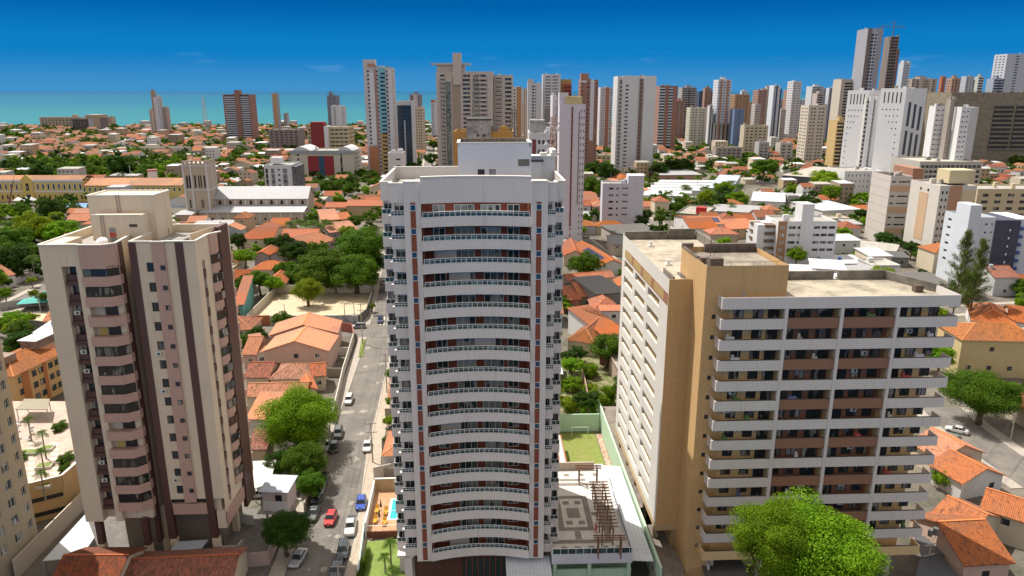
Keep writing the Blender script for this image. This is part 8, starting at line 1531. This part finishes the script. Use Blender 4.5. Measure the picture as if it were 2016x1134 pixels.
# ================================================================ cars
def loft(b, secs):
    n = len(b.v); k = len(secs[0])
    for s in secs: b.v += s
    for i in range(len(secs) - 1):
        for j in range(k): jj = (j + 1) % k; b.f.append((n + i * k + j, n + i * k + jj, n + (i + 1) * k + jj, n + (i + 1) * k + j)); b.m.append(b.mi)
    b.f.append(tuple(n + j for j in range(k))[::-1]); b.m.append(b.mi); b.f.append(tuple(n + (len(secs) - 1) * k + j for j in range(k))); b.m.append(b.mi)
CARS = {}
def car_parts(tp):
    if tp in CARS: return CARS[tp]
    Lc, Hc, hood, dk = {'hatch': (3.9, 1.5, .95, .98), 'sedan': (4.4, 1.45, .90, .98), 'suv': (4.4, 1.68, 1.05, 1.08), 'pickup': (5.1, 1.72, 1.08, 1.08)}[tp]; w_ = .88; h2 = Lc / 2
    def sec(x, hw, zb, zt): return [(x, -hw * .9, zb), (x, -hw, zb + .15), (x, -hw, zt * .62), (x, -hw * .93, zt * .93), (x, -hw * .8, zt), (x, hw * .8, zt), (x, hw * .93, zt * .93), (x, hw, zt * .62), (x, hw, zb + .15), (x, hw * .9, zb)]
    b = MB(); loft(b, [sec(-h2, w_ * .78, .35, hood * .68), sec(-h2 + .12, w_ * .92, .25, hood * .8), sec(-h2 + .9, w_, .22, hood * .95), sec(-h2 + 1.35, w_, .22, hood), sec(h2 - 1.0, w_, .22, dk), sec(h2 - .2, w_ * .95, .25, dk * .95), sec(h2, w_ * .82, .35, dk * .72)]); body = b.mesh('body', False)
    f0, f1, r1, r0 = {'hatch': (-.95, -.35, 1.35, 1.85), 'sedan': (-.95, -.3, .95, 1.6), 'suv': (-1.05, -.5, 1.7, 2.1), 'pickup': (-1.15, -.6, .75, .95)}[tp]
    def g(x, hw, z): return [(x, -hw, z), (x, hw, z)]
    b = MB(); z0, z1 = hood - .04, Hc; b.hexa([(f0, -w_ * .88, z0), (r0, -w_ * .88, z0), (r0, w_ * .88, z0), (f0, w_ * .88, z0), (f1, -w_ * .68, z1 - .05), (r1, -w_ * .68, z1 - .05), (r1, w_ * .68, z1 - .05), (f1, w_ * .68, z1 - .05)]); gm_ = b.mesh('windows')
    b = MB(); b.hexa([(f1 - .05, -w_ * .71, z1 - .06), (r1 + .05, -w_ * .71, z1 - .06), (r1 + .05, w_ * .71, z1 - .06), (f1 - .05, w_ * .71, z1 - .06), (f1 + .12, -w_ * .6, z1 + .02), (r1 - .1, -w_ * .6, z1 + .02), (r1 - .1, w_ * .6, z1 + .02), (f1 + .12, w_ * .6, z1 + .02)])
    for s in (-1, 1):
        for xa, xb in ((f0 + .02, f1), (r0, r1), ((f0 + r0) / 2, (f1 + r1) / 2)): b.tube((xa, s * w_ * .885, z0), (xb, s * w_ * .69, z1 - .04), .035, .03, 4)
    rf = b.mesh('roof')
    if tp == 'pickup': b = MB(); b.box(1.1, h2 - .12, -w_ * .8, w_ * .8, dk, dk + .03); bed = b.mesh('bed')
    else: bed = None
    b = MB(); b.tube((0, -.11, 0), (0, .11, 0), .32, .32, 14); wh = b.mesh('tyre'); b = MB(); b.tube((0, -.125, 0), (0, .125, 0), .18, .18, 10); rim = b.mesh('rim')
    b = MB(); b.box(-.05, .05, -.17, .17, -.07, .07); lt = b.mesh('headlight')
    b = MB(); b.box(-h2 - .02, -h2 + .02, -.25, .25, .38, .5); pt = b.mesh('number_plate')
    CARS[tp] = (body, gm_, rf, bed, wh, rim, lt, pt, h2, w_, hood, dk); return CARS[tp]
cgl = plain((.02, .025, .03), .08); tyre = plain((.02, .02, .02), .8); rimm = plain((.4, .4, .42), .3, .6); litm = plain((.7, .7, .65), .15); redm = plain((.35, .01, .01), .3)
def setm(o, m):
    if not o.data.materials: o.data.materials.append(m)
    o.material_slots[0].link = 'OBJECT'; o.material_slots[0].material = m
def car(u, v, hd, c, tp, label):
    p = P(u, v, .6); body, gl, rf, bed, wh, rim, lt, pt, h2, w_, hood, dk = car_parts(tp); T = empty('parked_car', (p.x, p.y, .02), hd, label, 'car', None); m = carpaint(c)
    setm(obj('body', body, None, T), m); setm(obj('windows', gl, None, T), cgl); setm(obj('roof', rf, None, T), m)
    if bed: setm(obj('bed', bed, None, T), plain((.04, .04, .05)))
    for sx_ in (-1, 1):
        for s in (-1, 1):
            t_ = obj('tyre', wh, None, T, (sx_ * h2 * .62, s * (w_ - .1), .32)); setm(t_, tyre); q = obj('rim', rim, None, t_); setm(q, rimm)
    for s in (-1, 1): q = obj('headlight', lt, None, T, (-h2 + .08, s * w_ * .62, hood * .68)); setm(q, litm); q = obj('tail_light', lt, None, T, (h2 - .06, s * w_ * .66, dk * .72)); setm(q, redm)
    setm(obj('number_plate', pt, None, T), plain((.5, .5, .5)))
    for s in (-1, 1): q = obj('mirror', lt, None, T, (-.75, s * (w_ + .05), hood + .05)); setm(q, m); q.scale = (.8, .5, 1)
SH_ = R(90 + 7)                                  # along the street, front (-x of the car) facing the camera
SIL = (.40, .41, .43); BLK = (.012, .012, .014)
for a in ((711, 990, SH_, (.01, .07, .42), 'hatch', 'bright blue hatchback parked at the right kerb beside the pool deck'), (651, 1020, SH_ - .1, (.55, .01, .012), 'hatch', 'bright red hatchback driving down the middle of the street'),
    (690, 1036, SH_, (.62, .62, .62), 'pickup', 'white pickup parked below the blue hatchback'), (675, 1083, SH_, (.02, .035, .05), 'suv', 'dark blue car with glossy roof parked below the white pickup'), (662, 1122, SH_, (.015, .03, .05), 'pickup', 'dark pickup at the bottom edge, lowest at the right kerb'),
    (587, 1098, SH_ - .22, SIL, 'sedan', 'silver sedan at the left kerb near the bottom edge'), (617, 1010, SH_ - .1, (.12, .13, .13), 'sedan', 'grey green sedan at the left kerb right of the dark olive tree'), (622, 988, SH_ - .1, BLK, 'hatch', 'black car squeezed between grey sedan and silver car'), (627, 968, SH_ - .1, (.35, .36, .34), 'suv', 'silver car at the left kerb under the street trees'),
    (637, 942, SH_, BLK, 'sedan', 'black car half hidden in tree shade at the left kerb'), (658, 880, SH_, BLK, 'hatch', 'black hatchback right below the great yellow green tree'), (666, 852, SH_, (.08, .085, .09), 'suv', 'dark grey car touching the great yellow green tree'), (641, 876, SH_, (.5, .5, .5), 'sedan', 'white car mostly hidden behind the black hatchback by the tree'),
    (723, 878, SH_, (.62, .62, .62), 'sedan', 'white car at the right kerb beside the middle utility pole'), (687, 787, SH_ - .05, (.64, .64, .62), 'suv', 'white car with dark sunroof at the left kerb in full sun'), (749, 630, SH_, (.012, .03, .12), 'suv', 'navy car driving over the crossing'), (706, 642, R(4), (.25, .29, .33), 'suv', 'grey blue car standing sideways at the crossing'),
    (757, 556, SH_, SIL, 'hatch', 'white car far up the street by the big trees'), (754, 570, SH_, BLK, 'sedan', 'black car far up the street by the big trees'), (770, 617, SH_, (.03, .03, .03), 'hatch', 'black car hidden at the left shoulder of the curved tower'),
    (506, 972, R(5), (.6, .6, .6), 'hatch', 'white car under the parking canopy beside the guard house'), (345, 1053, R(8), (.10, .12, .14), 'sedan', 'dark car parked between the pillars under the beige tower'), (50, 838, R(100), (.3, .32, .33), 'sedan', 'silver car under the brown canopy behind the left terrace') if False else (120, 600, R(20), (.3, .3, .32), 'sedan', 'grey car on the left street beside the tents'),
    (1884, 846, R(-38), (.62, .62, .62), 'sedan', 'white sedan parked on the right street'), (1872, 862, R(-35), (.2, .26, .22), 'hatch', 'green grey car half hidden before the white sedan at right'), (6, 606, R(30), (.06, .07, .08), 'sedan', 'dark car cut by the left edge on the street'), (1575, 366, R(10), (.55, .55, .55), 'sedan', 'white car on the street left of the large round tree'), (1590, 370, R(5), (.05, .05, .06), 'hatch', 'dark car right of the white one, left of the large round tree'), (1815, 516, R(0), (.6, .6, .6), 'sedan', 'white car under the pillared peach panel block'), (1822, 506, R(0), (.05, .06, .07), 'sedan', 'dark car deeper under the pillared peach panel block'), (845, 352, R(97), (.5, .5, .5), 'sedan', 'white car on the tree lined street left of the helipad tower')): car(*a)

# ================================================================ people
def person(x, y, z, rz, cloth, label, arms=.5, hairc=(.02, .015, .01), scale=1.0):
    T = empty('person', (x, y, z), rz, label, 'person')
    def skin(name, V, E, Rr, m):
        me = bpy.data.meshes.new(name); me.from_pydata(V, E, []); o = obj(name, me, m, T); o.scale = (scale,) * 3; md = o.modifiers.new('skin', 'SKIN')
        for i, r in enumerate(Rr): me.skin_vertices[0].data[i].radius = (r, r)
        me.skin_vertices[0].data[0].use_root = True; s = o.modifiers.new('sub', 'SUBSURF'); s.levels = s.render_levels = 1; return o
    V = [(0, 0, .95), (0, 0, 1.15), (0, 0, 1.38), (0, 0, 1.50), (0, -.01, 1.60), (0, -.01, 1.70), (-.19, 0, 1.40), (-.25, -.05 * arms, 1.13), (-.24, -.35 * arms, .92), (.19, 0, 1.40), (.27, -.05, 1.13), (.25, -.3 * arms, .92), (-.10, 0, .88), (-.11, -.06, .50), (-.11, .02, .08), (-.11, -.14, .04), (.10, 0, .88), (.12, .06, .50), (.13, .12, .08), (.13, -.02, .04)]
    E = [(0, 1), (1, 2), (2, 3), (3, 4), (4, 5), (2, 6), (6, 7), (7, 8), (2, 9), (9, 10), (10, 11), (0, 12), (12, 13), (13, 14), (14, 15), (0, 16), (16, 17), (17, 18), (18, 19)]; Rr = [.12, .12, .13, .05, .085, .07, .06, .042, .032, .06, .042, .032, .085, .058, .04, .035, .085, .058, .04, .035]
    for s, w0 in ((-1, 8), (1, 11)):              # hands with separate fingers
        bx = V[w0]; base = len(V); V.append((bx[0], bx[1] - .04, bx[2] - .06)); E.append((w0, base)); Rr.append(.026)
        for f in range(5): n_ = len(V); fx = (f - 2) * .018; V.append((bx[0] + fx * 1.2 + (s * -.03 if f == 0 else 0), bx[1] - .055, bx[2] - (.10 if f else .075))); V.append((bx[0] + fx * 1.3 + (s * -.045 if f == 0 else 0), bx[1] - .075, bx[2] - (.125 + .012 * (f in (2, 3)) if f else .095))); E += [(base, n_), (n_, n_ + 1)]; Rr += [.009, .008]
    skin('body', V, E, Rr, plain((.30, .17, .11), .6))
    VC = [V[i] for i in (0, 1, 2, 6, 7, 9, 10, 12, 13, 14, 16, 17, 18)]; EC = [(0, 1), (1, 2), (2, 3), (3, 4), (2, 5), (5, 6), (0, 7), (7, 8), (8, 9), (0, 10), (10, 11), (11, 12)]; skin('clothes', VC, EC, [.14, .135, .15, .08, .062, .08, .062, .105, .078, .058, .105, .078, .058], plain(cloth, .8))
    b = MB(); b.ellip((0, .02, 1.68), (.105, .115, .095), 10, 6); b.build('hair', plain(hairc, .7), T)
    b = MB(); b.ellip((-.035, -.095, 1.645), (.012, .01, .008), 6, 4); b.ellip((.035, -.095, 1.645), (.012, .01, .008), 6, 4); b.ellip((0, -.108, 1.615), (.013, .016, .022), 6, 4); b.ellip((0, -.098, 1.575), (.028, .01, .007), 6, 4); b.build('face', plain((.10, .03, .02), .5), T)
p = P(1173, 1050, 6.02); person(p.x, p.y, 6.02, 2.2, (.55, .05, .02), 'person in red orange work clothes walking on the podium terrace', .8)
person(-4.45 + 1.9, 90.0 + 1.9, 17.5 - .85, .2, (.60, .10, .16), 'person in a pink shirt standing on a curved balcony, low in the middle tower', 1.0)
p = (27.1 + 29.0, 90 + 2.0); person(p[0], p[1] + .4, 44.3 - 2.878 * 2 - 1.35, 3.0, (.10, .2, .35), 'person in blue leaning out on the right end balcony of the tiled slab', .6)

# ================================================================ the rest of the city
sk = random.Random(31)
for i in range(34):
    u = (1300 + i * 14.5 if i < 24 else 1000 + (i - 24) * 20.5) + sk.uniform(-5, 5); Y = sk.uniform(1020, 1400); vt = sk.uniform(172, 206); wpx = sk.uniform(10, 19); x0, x1, z1 = tw(u, u + wpx, vt, Y); nm, c = sk.choice((('white', (.56, .57, .60)), ('pale grey', (.46, .48, .53)), ('brown', (.32, .19, .14)), ('beige', (.50, .45, .38)), ('blue grey', (.32, .36, .44))))
    if not free((x0 + x1) / 2, Y + 7, 7): continue
    o = block('apartment_tower', x0, x1, Y, 12, z1, wall(c, .25), front=((.08, .42, 1, 1.3, .75), (.56, .92, sk.choice((1, 2)), 1.3, .7)), capn=40, F=3.2, tank=sk.random() < .6, stripes=((.46, .53, (.20, .20, .24), None, None),) if sk.random() < .5 else ()); auto(o, 'distant %s tower' % nm, '', (x0, Y, z1 * .8), 'apartment tower', 'towers of the far skyline')
landmark('the curved balcony tower', 760, 560); landmark('the beige pink tower', 470, 560); landmark('the sandy lot', 620, 590); landmark('the tiled slab', 1870, 600); landmark('the market roofs', 1310, 365); landmark('the park trees', 80, 440); landmark('the palms beside the church', 605, 440); landmark('the finned shore tower', 315, 262) if False else None
NOGO = [((0, 395, 1.0), (150, 520)), ((0, 318), (360, 347)), ((1105, 700), (1225, 850)), ((490, 560), (740, 640)), ((600, 430), (760, 575)), ((0, 600), (120, 660)), ((1270, 340), (1400, 392)), ((1780, 590), (1905, 640)), ((0, 780), (160, 1134)), ((60, 1000), (800, 1134)), ((1090, 850), (1300, 1134)), ((1370, 1050), (1840, 1134)), ((1820, 720), (2016, 880)), ((150, 400), (370, 410))]
def nogo(x, y):
    u, v = proj((x, y, 2))
    for a, c in NOGO:
        if a[0] <= u <= c[0] and a[1] <= v <= c[1]: return True
    return False
cg, sg = math.cos(GR), math.sin(GR); cand = []; hr = random.Random(21)
yy = 125.0
while yy < 1560:
    dy = hr.uniform(11, 15) if yy < 700 else hr.uniform(14, 19); xmax = yy * .74 + 40; x = -xmax
    streetgap = int(yy / 62) != int((yy + dy) / 62)
    while x < xmax:
        wd = hr.uniform(8, 15)
        if hr.random() < .5 and yy < 800: wd *= .8
        X = x * cg - yy * sg; Yw = x * sg + yy * cg
        if int(x / 85) != int((x + wd + 3) / 85): x += 9
        elif hr.random() < .90: cand.append((X, Yw, wd, dy - hr.uniform(.8, 3)))
        x += wd + hr.uniform(.3, 1.6)
    yy += dy + (7 if streetgap else .4)
SHORE = lambda x: 1570 if x > -300 else 1520 + (x + 300) * .12
cand = [c for c in cand if c[1] < SHORE(c[0]) - 20]
good = []
for X, Yw, wd, dp in cand:
    cx_, cy_ = X + wd / 2, Yw + dp / 2; u, v = proj((cx_, cy_, 3))
    if not (-40 < u < 2056) or nogo(cx_, cy_): continue
    if free(cx_, cy_, min(wd, dp) * .5): good.append((X, Yw, wd, dp))
good.sort(key=lambda c: math.hypot(c[0], c[1]))
RC = [ORANGE, ORANGE, ORANGE2, OLDRED, (.48, .17, .07), (.54, .20, .06), ROSE, (.42, .13, .05), (.58, .22, .08)]; WC = [WH, WH, CR, TAN, PNK, (.5, .5, .5), (.55, .48, .36), (.36, .42, .46), (.40, .30, .24)]
RCN = {ORANGE: 'terracotta', ORANGE2: 'bright orange', OLDRED: 'dark red', (.48, .17, .07): 'terracotta', (.54, .20, .06): 'orange', ROSE: 'pale rose', (.42, .13, .05): 'dark red', (.58, .22, .08): 'light orange'}
FW, FR = {}, {}
farb = {}
def fb(key):
    if key not in farb: farb[key] = MB()
    return farb[key]
def sub(cx_, cy_, r): OCC.append((cx_, cy_, r))
nind = 0; tree_sites = []
for X, Yw, wd, dp in good:
    cx_, cy_ = X + wd / 2, Yw + dp / 2
    if hr.random() < (.24 if cx_ < 0 or Yw > 500 else .17): tree_sites.append((cx_, cy_, wd)); continue
    k = hr.random(); pv = proj((cx_, cy_, 3))[0]
    flat_p = .32 if pv < 1100 else .36
    h = hr.uniform(3.4, 5.2) if hr.random() < .7 else hr.uniform(6, 8.5)
    if Yw > 450 and hr.random() < .06: h = hr.uniform(9, 16)
    if nind < 235:
        nind += 1; A = (X, Yw); B2 = (X + wd * cg, Yw + wd * sg); wc = hr.choice(WC)
        if k < 1 - flat_p and h < 9:
            rc = hr.choice(RC); rt = hr.choice(('gx', 'gx', 'gy', 'hip', 'hip')); nm = RCN[rc]; house(A, B2, dp, h, rt, rc, wc, hr.choice((.05, .15, .3, .5, .7)), desc='%s %s roofed %s house' % (nm, {'gx': 'gable', 'gy': 'gable', 'hip': 'hip'}[rt], 'low' if h < 6 else 'two storey'))
        elif k < 1 - flat_p * .45: house(A, B2, dp, h, 'shed', (.3, .3, .3), wc, desc=('white sheet roofed building' if k < 1 - flat_p * .72 else 'grey sheet roofed building'), rise=.8, mat=WSH if k < 1 - flat_p * .72 else GSH)
        else: house(A, B2, dp, h, 'flat', (.3, .3, .3), wc, desc='flat roofed building', mat=concrete((.40, .38, .34), .6))
    else:                            # beyond the three hundred that show largest: one mass
        wk = hr.randrange(5); b = fb(('w', wk)); c, s = cg, sg
        def q(a, e, z): return (X + a * c - e * s, Yw + a * s + e * c, z)
        b.quad(q(0, 0, 0), q(wd, 0, 0), q(wd, 0, h), q(0, 0, h)); b.quad(q(wd, 0, 0), q(wd, dp, 0), q(wd, dp, h), q(wd, 0, h)); b.quad(q(0, dp, 0), q(0, 0, 0), q(0, 0, h), q(0, dp, h))
        if h > 5.5:
            d = fb(('win', 0))
            for zz in np.arange(1.2, h - 1.2, 3):
                for i in range(int(wd / 3)): a = 1 + i * 3; d.quad(q(a, -.06, zz), q(a + 1.2, -.06, zz), q(a + 1.2, -.06, zz + 1.1), q(a, -.06, zz + 1.1))
        if k < 1 - flat_p and h < 9:
            b = fb(('r', hr.randrange(6))); rs = dp * .2; o_ = .4
            if hr.random() < .6: b.quad(q(-o_, -o_, h - .1), q(wd + o_, -o_, h - .1), q(wd + o_, dp / 2, h + rs), q(-o_, dp / 2, h + rs)); b.quad(q(-o_, dp / 2, h + rs), q(wd + o_, dp / 2, h + rs), q(wd + o_, dp + o_, h - .1), q(-o_, dp + o_, h - .1)); fb(('w', wk)).quad(q(wd, 0, h), q(wd, dp, h), q(wd, dp / 2, h + rs)); fb(('w', wk)).quad(q(0, dp, h), q(0, 0, h), q(0, dp / 2, h + rs))
            else: rs = wd * .2; b.quad(q(-o_, -o_, h - .1), q(wd / 2, -o_, h + rs), q(wd / 2, dp + o_, h + rs), q(-o_, dp + o_, h - .1)); b.quad(q(wd / 2, -o_, h + rs), q(wd + o_, -o_, h - .1), q(wd + o_, dp + o_, h - .1), q(wd / 2, dp + o_, h + rs)); fb(('w', wk)).quad(q(0, 0, h), q(wd, 0, h), q(wd / 2, 0, h + rs))
        else: b = fb(('f', hr.randrange(3))); b.quad(q(0, 0, h), q(wd, 0, h), q(wd, dp, h + .4), q(0, dp, h + .4))
bm = MB(); mats = []
fm = {('w', 0): wall(WH, .4), ('w', 1): wall(CR, .4), ('w', 2): wall(TAN, .4), ('w', 3): wall((.44, .42, .42), .4), ('w', 4): wall((.34, .26, .2), .4), ('f', 0): WSH, ('f', 1): GSH, ('f', 2): concrete((.40, .38, .34), .6), ('win', 0): plain((.03, .03, .035), .4)}
for i, c in enumerate((ORANGE, (.40, .13, .05), OLDRED, (.34, .14, .08), (.54, .20, .06), (.42, .20, .13))): fm[('r', i)] = clay(c, .4)
for key, b in farb.items():
    n_ = len(bm.v); bm.v += b.v; bm.f += [tuple(i + n_ for i in f) for f in b.f]; bm.m += [len(mats)] * len(b.f); mats.append(fm[key])
me = bm.mesh('distant_houses'); o = bpy.data.objects.new('distant_houses', me); col.objects.link(o); [me.materials.append(m) for m in mats]; tag(o, 'sea of small clay roofed houses stretching away to the shore', 'houses', kind='stuff')

# scattered trees: the nearer ones are things, the far ones one mass
tr = random.Random(9); sites = []
for cx_, cy_, wd in tree_sites: sites.append((cx_ + tr.uniform(-2, 2), cy_ + tr.uniform(-2, 2), tr.uniform(3.2, min(7.5, wd * .6))))
for _ in range(11000):
    y = 130 + 1400 * tr.random() ** .7; x = tr.uniform(-.74 * y - 20, .74 * y + 20)
    if free(x, y, 1.2) and y < SHORE(x) - 5: sites.append((x, y, tr.uniform(2.2, 5.4)))
for _ in range(260):                 # belts of green: behind the palace, under the towers, along the shore
    k = tr.random()
    if k < .45: u, v = tr.uniform(0, 350), tr.uniform(318, 350)
    elif k < .6: u, v = tr.uniform(0, 60), tr.uniform(248, 275)
    elif k < .8: u, v = tr.uniform(1350, 1680), tr.uniform(252, 268)
    else: u, v = tr.uniform(0, 700), tr.uniform(250, 262)
    p = P(u, v, 4); sites.append((p.x, p.y, tr.uniform(4, 7.5)))
ns = []
for x, y, r in sites:
    if proj((x, y, 3))[0] < -30 or proj((x, y, 3))[0] > 2046: continue
    u, v = proj((x, y, 2))
    if (490 < u < 735 and 575 < v < 625) or (150 < u < 370 and 396 < v < 410) or (60 < u < 800 and v > 700) or (1090 < u < 1300 and v > 850) or v > 860: continue
    ns.append((x, y, r))
ns.sort(key=lambda s: s[1] / s[2])
mats = (LG1, LG2, LG2, LG3, LG3, LG4); mn = {id(LG1): 'green', id(LG2): 'mid green', id(LG3): 'dark green', id(LG4): 'yellow green'}
for x, y, r in ns[:175]:
    m = tr.choice(mats); f = FPX * r / (y + 30); tree(x, y, r, r * tr.uniform(1.6, 2.2), 'mid' if f > 20 else 'small', m, desc=mn[id(m)] + (' small tree' if r < 4 else ' broad tree'))
cr_t = [v for _, v in crowns('tiny')]; allv = {0: [], 1: [], 2: []}
for x, y, r in ns[175:]:
    v = cr_t[tr.randrange(5)]; z = max(r * .8, tr.uniform(1.4, 2.0) * r - .6 * r); allv[tr.choice((0, 1, 1, 2))].append(v * r * np.array([1.1, 1.1, .95]) + np.array([x, y, z]))
vs = []; mi = []
for k in allv:
    if allv[k]: a = np.concatenate(allv[k]); vs.append(a); mi += [k] * (len(a) // 4)
v = np.concatenate(vs); nf = len(v) // 4; me = bpy.data.meshes.new('distant_trees'); me.vertices.add(len(v)); me.vertices.foreach_set('co', v.astype(np.float32).ravel()); me.loops.add(nf * 4); me.loops.foreach_set('vertex_index', np.arange(nf * 4, dtype=np.int32)); me.polygons.add(nf); me.polygons.foreach_set('loop_start', np.arange(0, nf * 4, 4, dtype=np.int32)); me.polygons.foreach_set('loop_total', np.full(nf, 4, dtype=np.int32))
for m in (LG1, LG2, LG3): me.materials.append(m)
me.polygons.foreach_set('material_index', np.array(mi, dtype=np.int32)); me.update(); o = bpy.data.objects.new('distant_trees', me); col.objects.link(o); tag(o, 'green tree crowns scattered among the far roofs', 'trees', kind='stuff')
print('trees', len(ns), 'houses', len(good))

# ================================================================ labels that single out each repeat by its nearest landmark
ORD = ['nearest', 'second nearest', 'third nearest', 'fourth nearest', 'fifth nearest', 'sixth nearest', 'seventh nearest', 'eighth nearest', 'ninth nearest', 'tenth nearest']
buckets = {}
for o, desc, plural, (u, v) in AUTO:
    best = min(LM, key=lambda l: (l[1] - u) ** 2 + 2.2 * (l[2] - v) ** 2); du, dv = u - best[1], (v - best[2]) * 1.5
    di = ('right of' if du > 0 else 'left of') if abs(du) > abs(dv) else ('in front of' if dv > 0 else 'beyond')
    buckets.setdefault((desc, best[0], di), []).append((math.hypot(du, dv), o))
for (desc, lm, di), L_ in buckets.items():
    L_.sort(key=lambda t: t[0])
    for i, (_, o) in enumerate(L_):
        w_ = desc if len(L_) == 1 else (ORD[i] if i < 10 else '%dth nearest' % (i + 1)) + ' ' + desc
        s = '%s %s %s' % (w_, di, lm); o['label'] = ' '.join(s.split()[:16])
